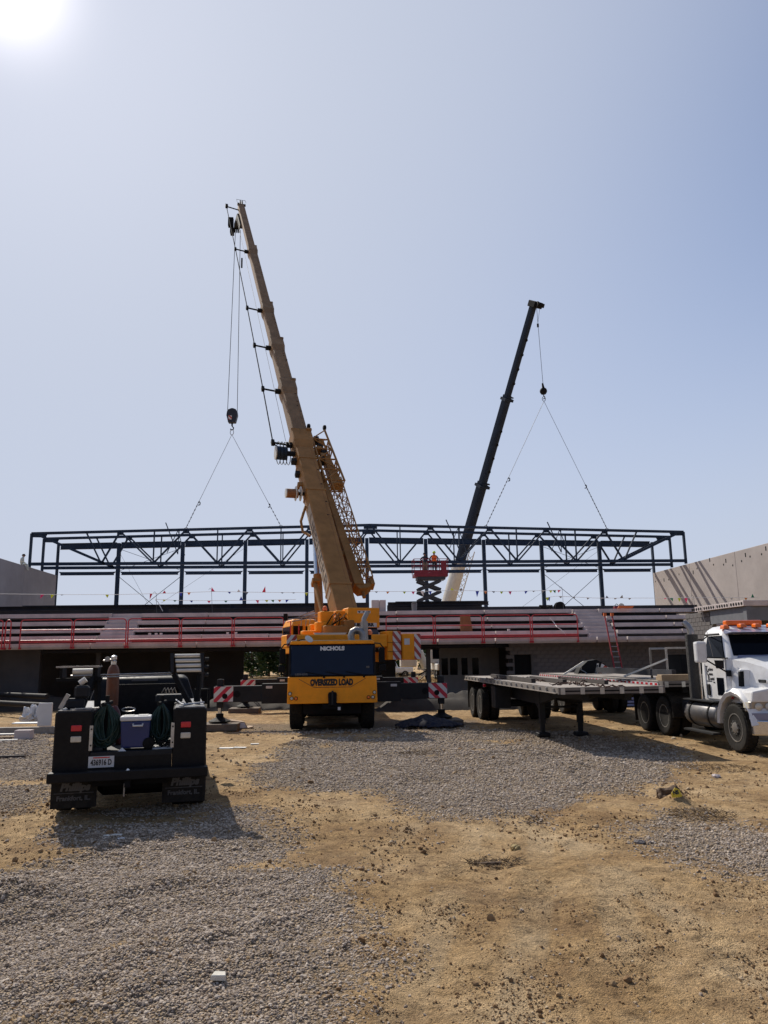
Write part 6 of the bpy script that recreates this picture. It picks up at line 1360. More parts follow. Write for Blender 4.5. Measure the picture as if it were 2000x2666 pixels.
# load on the second trailer: timber blocks, beam, black folded tail with striped plate, frame with box, poles
def on2(px, py, dz=1.43):  # point above the second trailer deck at the given pixel, on its middle line
    r = T2.Mi.to_3x3() @ ray(px, py); e = T2.L(EYE); return e + r*((1.2-e.x)/r.x)
for k, (x0, x1, y0, y1, z0, h, m_, lab) in enumerate([(0.02,0.95,0.05,0.35,1.445,0.16,'wood','pale timber block at the front edge of the taped trailer'),(0.98,2.0,0.05,0.35,1.445,0.15,'wood_grey','grey timber block at the front edge of the taped trailer'),
        (0.3,1.6,0.9,1.1,1.445,0.10,'wood','pale timber skid behind the front blocks of the taped trailer')]):
    solid('timber_block', MB(T2.M).box(x0,x1,y0,y1,z0,z0+h), M_(m_), lab, 'timber', T2.M @ Vector(((x0+x1)/2,(y0+y1)/2,z0)), 0, bevel=0.01)
solid('steel_channel', MB(T2.M).box(0.5,0.62,0.5,6.5,1.56,1.72).box(0.5,0.8,0.5,6.5,1.54,1.56), M_('steel_dark'), 'dark steel channel lying lengthwise on the taped trailer', 'steel channel', T2.M @ Vector((0.6,3.0,1.54)), 0)
LB = Thing('steel_cage', 'black steel box with pale frame standing on the taped trailer behind the cab', 'steel cage', T2.M @ Vector((1.3,1.6,1.445)), R(4.0), off=(1.3,1.6,1.445))
MB().box(1.15,1.95,1.3,2.3,1.45,2.12).out('box', BKm, LB, bevel=0.02)
for x in (0.72,1.98):
    for y in (1.25,2.35): MB().box(x-0.025,x+0.025,y-0.025,y+0.025,1.445,2.3).out('upright', M_('silver'), LB)
for z in (2.3,): 
    for y in (1.25,2.35): MB().box(0.70,2.0,y-0.025,y+0.025,z-0.02,z+0.03).out('top_bar', M_('silver'), LB)
MB().box(0.7,2.0,1.27,2.33,2.275,2.285).out('top_sheet', M_('beam_grey'), LB)
p, q = T2.M @ Vector((0.1,2.9,1.5)), T2.M @ Vector((0.72,1.22,2.0)); 
solid('pale_strut', MB().bar(p, q, 0.05, 0.05), M_('off_white'), 'pale diagonal strut leaning against the steel cage', 'strut', p, 0)
TA = Thing('folded_ramp', 'black folded steel ramp tail with red striped plate on the taped trailer', 'ramp', T2.M @ Vector((1.2, 9.0, 1.45)), R(4.0))
def ta(px, py): 
    r = TA.Mi.to_3x3() @ ray(px, py); e = TA.L(EYE); return e + r*((0-e.y)/r.y)
A = [ta(*p_) for p_ in ((1505,1757),(1512,1738),(1530,1721),(1552,1717),(1574,1728),(1596,1752),(1598,1758))]
MB().prism([(p_.x, max(p_.z, 0.0)) for p_ in A], 0, 0.5).out('tail_plate', BKm, TA, bevel=0.02)
B_ = [ta(*p_) for p_ in ((1560,1753),(1566,1727),(1591,1742),(1588,1753))]
MB().prism([(p_.x, p_.z) for p_ in B_], -0.02, -0.005).out('warning_plate', M_('warn_cw_left'), TA)
c0 = ta(1581,1748); MB().tube((c0.x,-0.03,c0.z),(c0.x,-0.02,c0.z),0.06,n=14).out('plate_hole', BKm, TA)
B_ = [ta(*p_) for p_ in ((1549,1754),(1554,1727),(1559,1727),(1555,1754))]; MB().prism([(p_.x, p_.z) for p_ in B_], -0.025, -0.005).out('sign_strip', M_('off_white'), TA)
c0, c1 = ta(1551.5,1753), ta(1556,1729); dd = (c1-c0)
for k in range(6):
    p_ = c0 + dd*(0.1+0.155*k); MB().box(p_.x-0.035,p_.x+0.02,-0.03,-0.026,p_.z-0.03,p_.z+0.015).out('sign_mark', M_('black_letter'), TA)
p, q = TA.M @ ta(1462,1760), TA.M @ ta(1520,1723)
MB(TA.Mi).bar(p, q, 0.05, 0.06).out('pale_arm', M_('off_white'), TA)
MB().path([ta(1513,1738)+Vector((0,-0.03,0)), ta(1512,1744)+Vector((0,-0.03,0)), ta(1522,1749)+Vector((0,-0.03,0)), ta(1530,1757)+Vector((0,-0.03,0))], 0.02, 5).out('edge_trim', M_('silver'), TA)

# ------------------------------------------------------------------ black service truck (local +Y forward, away from the camera)
ST = Thing('service_truck', 'black utility service truck seen from behind with open bed', 'truck', (-3.62, 11.28, 0), R(14.7))
TB = M_('truck_black')
HW = 1.03; ZB, ZT, ZF = 0.64, 1.47, 0.90
for s, wbox in ((-1, 0.49), (1, 0.47)):
    o = MB().prism([(s*HW, ZB), (s*(HW-wbox), ZB), (s*(HW-wbox), ZT), (s*(HW-0.02), ZT), (s*HW, ZT-0.03)], 0.0, 2.75).out('side_compartment', TB, ST, bevel=0.015)
    MB().box(*sorted((s*(HW-wbox+0.03), s*(HW-0.03))), 0.02, 2.72, ZT, ZT+0.012).out('compartment_lid', mat('lid_grey', (0.10,0.10,0.105), 0.35, var=0.2, metal=0.3), o)
    MB().box(*sorted((s*(HW-wbox)-0.025, s*(HW-wbox)+0.02)), -0.012, -0.002, 0.93, 1.27).out('hinge_strip', M_('galv'), o)
    for z in (1.0, 1.22): MB().tube((s*(HW-wbox), -0.02, z), (s*(HW-wbox), -0.012, z), 0.012, n=8).out('hinge_bolt', BKm, o)
    MB().box(s*(HW-0.29)-0.07, s*(HW-0.29)+0.07, -0.02, -0.002, 1.20, 1.28).out('tail_lamp', M_('red_lens'), o, bevel=0.008)
    MB().box(s*(HW-0.29)-0.07, s*(HW-0.29)+0.07, -0.02, -0.002, 1.05, 1.13).out('reverse_lamp', M_('white_lens'), o, bevel=0.012)
    for k in range(3): MB().box(*sorted((s*HW, s*(HW+0.008))), 0.15+k*0.87, 0.95+k*0.87, 0.72, 1.42).out('compartment_door', TB, o, bevel=0.004)
    # mud flap with lettering
    fl = MB().box(s*0.74-0.30, s*0.74+0.30, 0.12, 0.135, 0.16, ZB-0.05).out('mud_flap', M_('rubber'), ST)
    text('lettering', 'Phillips', 0.14, (s*0.74+0.02, 0.115, 0.435), (1,0,0), (0.22,0,1), M_('grey_letter'), ST, bold=0.008)
    text('lettering', 'Frankfort, IL.', 0.085, (s*0.74, 0.115, 0.29), (1,0,0), (0,0,1), M_('grey_letter'), ST, bold=0.003)
    MB().box(s*0.74-0.26, s*0.74+0.26, 0.112, 0.12, 0.355, 0.362).out('flap_line', M_('grey_letter'), ST)
    for y in (0.95,):
        wheel(ST, (s*0.95, y, 0.40), 0.40, 0.23, (s,0,0), tread=False, rim='galv'); wheel(ST, (s*0.68, y, 0.40), 0.40, 0.23, (s,0,0), tread=False, rim='dark_grey')
    wheel(ST, (s*0.9, 4.4, 0.40), 0.40, 0.25, (s,0,0), tread=False, rim='galv')
    # box-section step in front of wheels etc.
    MB().box(s*0.98-0.08, s*0.98+0.08, 2.8, 4.0, 0.45, 0.55).out('running_board', BKm, ST)
MB().box(-HW+0.49, HW-0.47, 0.0, 2.75, ZF-0.06, ZF).out('bed_floor', M_('dark_grey'), ST)
MB().box(-HW+0.492, HW-0.472, 0.0, 0.03, ZB, ZF-0.061).out('rear_panel', TB, ST)
MB().box(-HW-0.03, HW+0.03, -0.22, 0.0, ZB-0.10, ZB+0.03).out('bumper', TB, ST, bevel=0.012)
MB().box(-0.5, 0.5, 0.0, 6.0, 0.45, ZB-0.11).out('chassis', BKm, ST); MB().box(-0.5, 0.5, 0.75, 1.15, 0.2, 0.45).out('differential', BKm, ST, bevel=0.08); MB().box(-0.42, 0.42, 1.6, 2.3, 0.22, 0.45).out('spare_tyre_carrier', BKm, ST, bevel=0.05); MB().tube((-0.9,0.95,0.40),(0.9,0.95,0.40),0.09).out('axle', BKm, ST)
MB().box(-HW+0.492, HW-0.472, 2.7, 2.75, ZF, 1.75).out('bulkhead', TB, ST)
# bed clutter seen as rags: white sheet
o = MB().box(-0.56,-0.22,-0.013,-0.003,0.70,0.85).out('number_plate', M_('white_matte'), ST)
text('lettering', '436916 D', 0.105, (-0.39,-0.016,0.765), (1,0,0), (0,0,1), M_('black_letter'), ST, bold=0.003, sx=0.66, extrude=0.001)
MB().box(-0.50,-0.28,-0.015,-0.0135,0.825,0.84).out('plate_band', M_('red_lens'), o)
MB().lathe([(0.02,0),(0.03,0.0),(0.03,0.05),(0.036,0.075),(0.03,0.105),(0.012,0.12)], (-0.02,-0.18,ZB-0.07), (0,0,1), 12).out('hitch_ball', CH, ST, smooth=True)
MB().box(-0.06,0.02,-0.18,0.02,ZB-0.2,ZB-0.1).out('hitch_receiver', BKm, ST); MB().tube((-0.06,-0.15,ZB-0.15),(-0.06,-0.15,ZB-0.32),0.012,n=6).out('safety_chain', M_('silver'), ST)
# truck cab in front of the body
cr = lambda z, w, y0, y1: [(-w,y0,z),(w,y0,z),(w,y1,z),(-w,y1,z)]
MB().loft([cr(0.6,0.95,2.85,5.0),cr(1.25,0.97,2.85,5.0),cr(1.3,0.95,2.85,4.7),cr(1.82,0.78,2.95,4.2),cr(1.88,0.7,3.05,4.1)]).out('cab', TB, ST, bevel=0.05, seg=2, smooth=True)
MB().loft([cr(0.55,0.95,4.7,6.1),cr(1.05,0.95,4.7,6.15),cr(1.2,0.9,4.75,6.0)]).out('hood', TB, ST, bevel=0.05)
MB().box(-0.62,0.62,2.87,2.93,1.35,1.75).out('rear_window', M_('glass_dark'), ST)
MB().box(-0.2,0.25,2.89,2.92,1.80,1.84).out('stop_lamp', M_('grey_letter'), ST)
for s in (-1, 1): MB().box(s*1.1-0.09, s*1.1+0.09, 4.1, 4.2, 1.3, 1.6).out('side_mirror', BKm, ST, bevel=0.02)
# racks on posts: left flat rack, right roller rack, cross bar
def slx(px, py, y):
    r = ST.Mi.to_3x3() @ ray(px, py); e = ST.L(EYE); return e + r*((y-e.y)/r.y)
a, b_ = slx(146,1737,0.7), slx(258,1737,0.7); c = slx(200,1762,0.7)
for dy in (0, 0.5): MB().box(a.x, b_.x, 0.7+dy, 0.74+dy, a.z-0.012, a.z+0.012).out('rack_bar', M_('silver'), ST)
for x in (a.x+0.05, b_.x-0.06): MB().box(x, x+0.04, 0.74, 1.2, a.z-0.16, a.z-0.013).out('rack_side', BKm, ST)
MB().tube((a.x+0.22,0.85,a.z-0.07),(b_.x-0.1,0.85,a.z-0.07),0.042,n=12).out('rack_roller', M_('off_white'), ST, smooth=True)
MB().tube((a.x+0.2,0.8,c.z+0.01),(b_.x-0.1,0.8,c.z+0.015),0.016,n=8).out('rack_bar', M_('silver'), ST); MB().box(a.x, b_.x+0.05, 0.76, 0.84, c.z-0.07, c.z-0.02).out('rack_beam', BKm, ST)
MB().bar((b_.x-0.08,0.8,c.z-0.02),(-HW+0.28,0.5,ZT),0.07).bar((b_.x-0.02,0.8,c.z),(b_.x+0.02,0.85,ZF),0.07).out('rack_post', BKm, ST)
a, b_ = slx(452,1704,0.8), slx(522,1704,0.8)
for k in range(4):
    z = a.z - 0.02 - 0.075*k; dx = 0.012*k
    MB().tube((a.x+dx+0.02,0.8-0.03*k,z),(b_.x+dx-0.01,0.8-0.03*k,z-0.0),0.026,n=12).out('rack_roller', M_('off_white'), ST, smooth=True)
for x in (a.x-0.03, b_.x+0.02): MB().hexa([(x,0.66,a.z-0.27),(x+0.04,0.66,a.z-0.27),(x+0.04,0.9,a.z-0.27),(x,0.9,a.z-0.27),(x-0.02,0.75,a.z+0.02),(x+0.03,0.75,a.z+0.02),(x+0.03,0.9,a.z+0.02),(x-0.02,0.9,a.z+0.02)]).out('rack_side', M_('dark_grey'), ST)
for z in (0.0, 0.12, 0.24): MB().lathe([(0.01,0),(0.035,0.0),(0.035,0.06),(0.01,0.06)], (b_.x+0.07,0.72,a.z-0.08-z), (1,0,0), 10).out('rack_knob', M_('dark_grey'), ST)
MB().bar((a.x+0.02,0.8,a.z-0.3),(a.x+0.28,0.7,ZT),0.07).bar((b_.x,0.8,a.z-0.3),(HW-0.12,0.75,ZT),0.06).out('rack_post', BKm, ST)
e0, e1 = slx(262,1757,0.9), slx(448,1752,0.9); MB().tube(e0, e1, 0.012, n=6).tube(e0+Vector((0,0,-0.035)), e1+Vector((0,0,-0.03)), 0.012, n=6).out('cross_bar', M_('silver'), ST)
# tool posts on the boxes (vise on the left, work lamp on the right)
q = slx(203,1800,0.4); o = MB().box(q.x-0.14,q.x+0.1,0.3,0.5,ZT+0.01,ZT+0.16).box(q.x-0.04,q.x+0.16,0.3,0.5,ZT+0.16,ZT+0.34).out('bench_vise', M_('dark_grey'), ST, bevel=0.03)
MB().tube((q.x+0.02,0.4,ZT+0.37),(q.x+0.10,0.4,ZT+0.43),0.045,n=10).out('vise_handle', M_('off_white'), o); MB().bar((q.x-0.22,0.35,ZT+0.02),(q.x-0.12,0.35,ZT+0.22),0.04,0.06).out('vise_arm', M_('galv'), o)
for k in range(3): MB().bar((q.x-0.05+0.05*k,0.1+0.05*k,ZT+0.025),(q.x+0.32,0.14+0.06*k,ZT+0.03),0.03,0.014).out('loose_bar', M_('galv'), ST)
q = slx(500,1812,0.8); MB().bar((q.x-0.12,0.5,ZT+0.03),(q.x+0.18,0.55,ZT+0.05),0.03,0.02).out('loose_bar', M_('white_matte'), ST)
q = slx(528,1795,1.6); MB().path([(q.x-0.12,1.6,ZT+0.01),(q.x-0.12,1.6,ZT+0.2),(q.x+0.1,1.6,ZT+0.2),(q.x+0.1,1.6,ZT-0.1)],0.025).out('hand_rail', BKm, ST)
q = slx(440,1785,1.2); o = MB().box(q.x-0.2,q.x+0.22,1.1,1.5,1.5,1.62).out('torch_box', M_('dark_grey'), ST, bevel=0.02)
for k in range(4): MB().path([(q.x-0.1+0.05*k,1.05,1.66),(q.x-0.06+0.05*k,1.0,1.73),(q.x-0.03+0.05*k,1.05,1.64)],0.012,5).out('coil_spring', M_('silver'), o)
MB().path([(q.x+0.12,0.9,1.55),(q.x+0.2,0.7,1.5),(q.x+0.26,0.5,1.49)],0.012,5).out('white_lead', M_('white_matte'), ST)

# --- things standing in the bed
def bedthing(name, label, cat, px, py, y, zl=ZF): 
    q = slx(px, py, y); return Thing(name, label, cat, ST.M @ Vector((q.x, y, zl)), R(14.7))
cl_ = bedthing('cooler', 'blue wheeled cooler with white lid standing on the truck bed', 'cooler', 352, 1940, 0.28)
MB().loft([[(-w,-d,z),(w,-d,z),(w,d,z),(-w,d,z)] for w, d, z in ((0.185,0.15,0.03),(0.205,0.17,0.40))]).out('body', M_('cooler_blue'), cl_, bevel=0.02, seg=2)
o = MB().box(-0.215,0.215,-0.18,0.18,0.402,0.47).out('lid', M_('white_matte'), cl_, bevel=0.025, seg=2)
for x in (-0.1, 0.1): MB().box(x-0.07,x+0.07,-0.12,0.12,0.471,0.478).out('cup_recess', M_('off_white'), o, bevel=0.002)
MB().path([(-0.03,-0.165,0.36),(-0.03,-0.21,0.34),(0.10,-0.21,0.34),(0.10,-0.165,0.36)],0.014,6).out('handle', M_('white_matte'), cl_)
for s in (-1, 1): MB().lathe([(0.01,-0.03),(0.075,-0.03),(0.085,0),(0.075,0.03),(0.03,0.035),(0.01,0.04)], (0.19, s*0.13-0.02, 0.085), (0.3,-1,0), 16).out('wheel', M_('black'), cl_)
gc = bedthing('gas_cylinder', 'tall rust-brown gas cylinder standing in the truck bed', 'gas cylinder', 288, 1900, 1.5)
MB().lathe([(0.01,0.0),(0.092,0.0),(0.096,0.02),(0.096,1.02),(0.09,1.1),(0.07,1.16),(0.045,1.19),(0.03,1.2)], n=20).out('bottle', M_('cylinder_brown'), gc, smooth=True)
MB().lathe([(0.03,1.19),(0.045,1.2),(0.045,1.25),(0.03,1.26),(0.05,1.28),(0.05,1.33),(0.01,1.35)], n=12).out('valve', M_('chrome'), gc, smooth=True)
MB().tube((0,0,1.28),(-0.16,-0.02,1.26),0.018).lathe([(0.01,-0.02),(0.04,-0.02),(0.04,0.02),(0.01,0.02)], (-0.1,-0.04,1.29),(0,1,0),12).out('regulator', M_('silver'), gc)
g2 = bedthing('small_cylinder', 'small dark red gas cylinder leaning beside the cooler', 'gas cylinder', 318, 1890, 1.0)
MB().lathe([(0.01,0.0),(0.075,0.0),(0.075,0.5),(0.05,0.58),(0.02,0.6)], (0,0,0), (-0.25,0.2,1), 16).out('bottle', mat('cyl_red', (0.13,0.025,0.02), 0.5, var=0.2), g2, smooth=True)
MB().path([(0.09+0.1*math.cos(a), -0.1, 0.52+0.03*math.sin(a)) for a in [j*math.pi/6 for j in range(13)]], 0.01, 5).out('hose_loop', M_('silver'), g2)
def hosecoil(px, y, wid_, hgt, nloop, label, seed):
    rnd = random.Random(seed); t = bedthing('hose_coil', label, 'hose', px, 1940, y)
    MB().tube((0,0,ZF*0),(0,0,hgt+0.12),0.03,n=8).tube((-0.05,-0.12,hgt),(0.05,0.1,hgt+0.02),0.03,n=8).out('hanger', BKm, t)
    for k in range(nloop):
        w_ = wid_*rnd.uniform(0.25,1.0)*0.5; dep = rnd.uniform(-0.12,0.12); zb2 = rnd.uniform(0.03,0.16); sk = rnd.uniform(-0.05,0.05); pts = []
        for j in range(19):
            a = 2*math.pi*j/18; x = w_*math.sin(a)*(1.0 if math.cos(a) < 0 else 0.45+0.55*(1-math.cos(a))); zc = (hgt+zb2)/2; z = zc + (hgt-zb2)/2*math.cos(a)
            pts.append((x+sk*(1-math.cos(a))*0.5+rnd.uniform(-0.008,0.008), dep*(1-math.cos(a))*0.5 - 0.05 + rnd.uniform(-0.01,0.01), z))
        MB().path(pts, 0.011, 6).out('loop', M_('hose_green'), t, smooth=True)
hosecoil(274, 0.32, 0.50, 0.64, 42, 'thick bundle of green hose hanging beside the cooler', 3)
hosecoil(418, 0.5, 0.32, 0.62, 24, 'narrower coil of green hose hanging by the right box', 5)
t = bedthing('cable_tangle', 'tangle of black cable on white sheet on the truck bed', 'cable', 422, 1945, 0.25)
MB().box(-0.13,0.2,-0.12,0.25,0.0,0.012).out('sheet', M_('white_matte'), t)
for k in range(9):
    rnd = random.Random(k+50); c = (rnd.uniform(-0.12,0.16), rnd.uniform(-0.1,0.15)); MB().path([(c[0]+rnd.uniform(0.05,0.1)*math.cos(a), c[1]+0.1*math.sin(a), 0.03+0.07*abs(math.sin(a*0.7+k))) for a in [j*0.5 for j in range(10)]], 0.011, 5).out('loop', BKm, t)
q = slx(318,1948,0.06); solid('white_rag', MB(ST.M).add([(q.x-0.05,0.02,ZF+0.002),(q.x+0.06,0.02,ZF+0.002),(q.x+0.03,0.12,ZF+0.002),(q.x-0.03,0.1,ZF+0.002),(q.x,0.06,ZF+0.05)],[(0,1,4),(1,2,4),(2,3,4),(3,0,4),(3,2,1,0)]), M_('white_matte'), 'small white rag on the bed edge of the black truck', 'rag', ST.M @ Vector((q.x,0.06,ZF)), 0)
# ------------------------------------------------------------------ ground litter and small things
def gpos(px, py): p = GR(px, py); return Vector((p.x, p.y, gz_at(p.x, p.y)))
def slab(name, px, py, lx_, ly_, h, yaw, m_, label, cat, tilt=0.0, group=None, bevel=0.008, lift=0.0):
    p = gpos(px, py); me = MB().box(-lx_/2,lx_/2,-ly_/2,ly_/2,0,h).mesh(name, m_, bevel)
    o = bpy.data.objects.new(name, me); COL.objects.link(o); o.location = p + Vector((0,0,0.0+lift)); o.rotation_euler = (tilt, tilt*0.4, yaw); return tag(o, label, cat, group)
# concrete chip in the foreground gravel
p = gpos(566, 2562)
mb = MB().add([(-0.055,-0.03,0),(0.05,-0.045,0),(0.06,0.03,0),(-0.02,0.05,0),(-0.05,-0.025,0.03),(0.045,-0.04,0.038),(0.052,0.026,0.035),(-0.018,0.044,0.03)],[(0,3,2,1),(4,5,6,7),(0,1,5,4),(1,2,6,5),(2,3,7,6),(3,0,4,7)])
me = mb.mesh('concrete_chip', mat('chip', (0.62,0.58,0.5), 0.9, bump=0.3), 0.004); o = bpy.data.objects.new('concrete_chip', me); COL.objects.link(o); o.location = p + Vector((0,0,0.015)); o.rotation_euler = (0.1,0.12,0.3); tag(o, 'pale concrete chip lying on the foreground gravel', 'rubble')
# yellow tag on a dark clod
p = gpos(1760, 2088)
t = Thing('yellow_tag', 'torn yellow tag with black print stuck in the mud at right', 'tag', p, 0.2)
MB().add([(-0.07,-0.02,0.0),(0.1,-0.03,0.0),(0.09,0.03,0.10),(0.02,0.03,0.13),(-0.06,0.0,0.06),(-0.07,-0.015,0.0),(0.1,-0.025,0.0),(0.09,0.035,0.10),(0.02,0.035,0.13),(-0.06,0.005,0.06)],[(0,1,2,3,4),(9,8,7,6,5),(0,5,6,1),(1,6,7,2),(2,7,8,3),(3,8,9,4),(4,9,5,0)]).out('paper', mat('tag_yellow', (0.80,0.55,0.03), 0.6), t)
text('lettering', 'NS', 0.075, (0.01,0.0,0.062), (1,0,0.12), (0,0.45,1), M_('black_letter'), t, bold=0.004)
p = gpos(1745, 2080); rnd = random.Random(4)
def clod(name, px, py, r, m_, label, cat, group=None, flat=0.8):
    p = gpos(px, py); bm = bmesh.new(); bmesh.ops.create_icosphere(bm, subdivisions=3, radius=r)
    for v in bm.verts:
        d = v.co.normalized(); k = 1 + 0.28*float(fbm(np.array([d.x*2+px]), np.array([d.y*2+d.z*1.7]), 1.4, 61)[0])*2; v.co = Vector((d.x*r*k*1.15, d.y*r*k, d.z*r*k*flat))
    me = bpy.data.meshes.new(name); bm.to_mesh(me); bm.free(); me.materials.append(m_); o = bpy.data.objects.new(name, me); COL.objects.link(o); o.location = p + Vector((0,0,r*0.25)); return tag(o, label, cat, group)
mud = mat('mud', (0.09,0.055,0.032), 0.95, var=0.3, vscale=8, bump=0.6)
clod('mud_clod', 1744, 2078, 0.15, mud, 'large dark mud clod behind the yellow tag', 'clod')
mat('rock_tan', (0.36,0.27,0.12), 0.9, var=0.2, bump=0.4)
clod('tan_rock', 1343, 2206, 0.05, M_('rock_tan'), 'yellowish stone alone on the bare dirt in the middle', 'stone')
clod('grey_rock', 1666, 2194, 0.06, M_('block'), 'flat grey stone at the corner of the right gravel patch', 'stone', flat=0.4)
clod('pale_rock', 1865, 2018, 0.07, M_('concrete'), 'pale stone in the dark soil below the truck wheel', 'stone', flat=0.5)
# dark soil / dead grass tufts
stw = mat('dead_grass', (0.13,0.085,0.045), 0.9, var=0.3)
for k, (px, py, r, lab) in enumerate([(1095,1957,0.55,'matted patch of dead roots on the gravel left of the trailer'),(1870,1996,0.75,'loose patch of dead roots and soil below the truck wheel'),(1830,2115,0.45,'strip of torn roots right of the yellow tag'),(1290,2242,0.3,'small patch of dark roots on the bare dirt'),(770,1940,0.4,'patch of dark roots just in front of the crane')]):
    c = gpos(px, py); rnd = random.Random(k+9); mb = MB()
    for j in range(420 if r > 0.4 else 200):
        a = rnd.uniform(0,6.28); q = r*math.sqrt(rnd.random()); x, y = c.x+q*math.cos(a), c.y+q*0.8*math.sin(a); z = gz_at(x, y); b2 = rnd.uniform(0,6.28); ln = rnd.uniform(0.03,0.11)
        mb.tube((x,y,z), (x+ln*math.cos(b2), y+ln*math.sin(b2), z+rnd.uniform(0.005,0.045)), 0.004, 0.0015, n=3, cap=False)
    o = solid('dead_roots', mb, stw, lab, 'roots', c, 0); o['kind'] = 'stuff'
# boards, papers, cardboard near the left jack and in the yard
slab('paper_scrap', 294, 2172, 0.22, 0.08, 0.004, 0.2, M_('off_white'), 'crumpled white paper scrap in front of the black truck', 'paper', 0.12, bevel=0)
slab('paper_scrap', 318, 2179, 0.10, 0.07, 0.004, 0.9, M_('white_matte'), 'smaller bright paper scrap beside the crumpled one', 'paper', 0.25, bevel=0)
slab('wood_scrap', 1270, 2242, 0.30, 0.05, 0.02, 0.1, mud, 'dark wood sliver lying on the bare dirt in the middle', 'wood scrap')
bx_ = gpos(617, 1893); t = Thing('cardboard_box', 'crushed cardboard box lying open beside the left crane mat', 'box', bx_, 0.5)
cbm = mat('cardboard', (0.34,0.24,0.16), 0.85, var=0.15)
MB().hexa([(-0.28,-0.2,0.0),(0.3,-0.25,0.0),(0.3,0.25,0.0),(-0.28,0.2,0.0),(-0.22,-0.05,0.26),(0.22,-0.12,0.2),(0.25,0.24,0.22),(-0.2,0.25,0.3)]).out('carton', cbm, t)
MB().hexa([(0.0,-0.27,0.03),(0.24,-0.26,0.03),(0.24,-0.25,0.03),(0.0,-0.26,0.03),(0.0,-0.15,0.2),(0.2,-0.17,0.18),(0.2,-0.16,0.18),(0.0,-0.14,0.2)]).out('label_sheet', M_('white_matte'), t)
MB().hexa([(0.28,-0.28,0.02),(0.5,-0.2,0.02),(0.5,0.2,0.02),(0.28,0.25,0.02),(0.28,-0.28,0.03),(0.5,-0.2,0.06),(0.5,0.2,0.06),(0.28,0.25,0.03)]).out('flap', cbm, t)
for k, (px, py, lx_, ly_, yaw, lab) in enumerate([(590,1946,0.35,0.16,0.1,'flat pale board scrap on the dirt left of the gravel patch'),(625,1944,0.32,0.14,-0.1,'second pale board scrap beside the first on the dirt'),(664,1934,0.22,0.12,0.2,'small pale board scrap nearest the crane tyre')]):
    slab('board_scrap', px, py, lx_, ly_, 0.02, yaw, M_('off_white'), lab, 'board', 0.03, 'pale board scraps in the yard')
# left edge heap: boards, bags, white box
for k, (px, py, L_, w_, yaw, m_, lab) in enumerate([(10,1916,1.5,0.2,0.05,'off_white','long pale board at the left picture edge'),(25,1922,0.9,0.16,-0.05,'wood','short pale board below the long one at the left edge'),(5,1930,0.8,0.14,0.35,'off_white','pale board slanting out of the left picture edge')]):
    slab('loose_board', px, py, L_, w_, 0.03, yaw, M_(m_), lab, 'board', 0.0, 'loose boards at the left edge', lift=0.05-0.02*k)
slab('dark_plank', 12, 1972, 0.9, 0.12, 0.06, 0.15, M_('dark_timber'), 'dark plank on the gravel at the left picture edge', 'plank')
slab('timber_sill', 95, 1906, 2.6, 0.3, 0.2, 0.03, M_('wood_grey'), 'grey timber sill lying on the ground left of the black truck', 'timber')
slab('board_sheet', 80, 1898, 1.1, 0.4, 0.03, 0.1, M_('white_matte'), 'white board sheet resting on the grey timber sill', 'board', 0.02, lift=0.22)
slab('foam_board', 115, 1902, 0.42, 0.1, 0.72, 0.1, M_('white_matte'), 'upright white box panel standing just left of the black truck', 'panel', lift=0.2)
slab('grey_block', 62, 1922, 0.45, 0.3, 0.25, 0.05, M_('concrete'), 'grey concrete block in front of the timber sill', 'concrete block')
bg_ = gpos(85, 1890); t = Thing('plastic_bags', 'crumpled white plastic bags heaped on the boards at left', 'plastic bags', bg_ + Vector((0,0,0.3)), 0)
for k in range(4):
    bm = bmesh.new(); bmesh.ops.create_icosphere(bm, subdivisions=3, radius=0.2); rnd = random.Random(k)
    for v in bm.verts:
        d = v.co.normalized(); q = 1 + 0.9*float(fbm(np.array([d.x*1.6+k*5]), np.array([d.y*1.6+d.z*2.2]), 1.6, 71)[0]); v.co = Vector((d.x*0.2*q, d.y*0.16*q, d.z*0.17*q + (0.2 if d.z > 0.8 else 0)))
    me = bpy.data.meshes.new('bag'); bm.to_mesh(me); bm.free(); me.materials.append(M_('white_matte')); o = bpy.data.objects.new('bag', me); COL.objects.link(o); o.parent = t.o; o.location = (-0.25+0.22*k, 0, 0.0+0.04*(k % 2)); o.rotation_euler = (0,0,k*1.3)
# blue tarp over a mound at the right jack
c = gpos(1118, 1890); n1 = 46; vs_, fs_ = [], []
X, Y = np.meshgrid(np.linspace(-1.1,1.1,n1), np.linspace(-0.7,0.7,n1))
q = np.sqrt((X/1.1)**2 + (Y/0.7)**2); ed = 1 + 0.22*fbm(X+4, Y, 1.7, 81)
H = 0.26*np.clip(1-(q/ed)**2.2, 0, 1)**0.8*(1 + 0.5*fbm(X, Y, 2.2, 83)) + 0.06*fbm(X, Y, 5.0, 87) + 0.02
for a, b_, h in zip(X.ravel(), Y.ravel(), H.ravel()): vs_.append((a, b_, float(max(h, -0.02))))
qq = (q/ed).ravel()
for i in range(n1-1):
    for j in range(n1-1):
        ids = (i*n1+j, i*n1+j+1, (i+1)*n1+j+1, (i+1)*n1+j)
        if all(qq[k] < 1.0 for k in ids): fs_.append(ids)
mb = MB(); mb.v = vs_; mb.f = fs_; me = mb.mesh('tarp_heap', M_('tarp_blue'), smooth=True); me.shade_smooth()
o = bpy.data.objects.new('tarp_heap', me); COL.objects.link(o); o.location = (c.x, c.y-0.35, gz_at(c.x, c.y)); tag(o, 'dark blue tarp crumpled over a heap beside the right front jack', 'tarp')
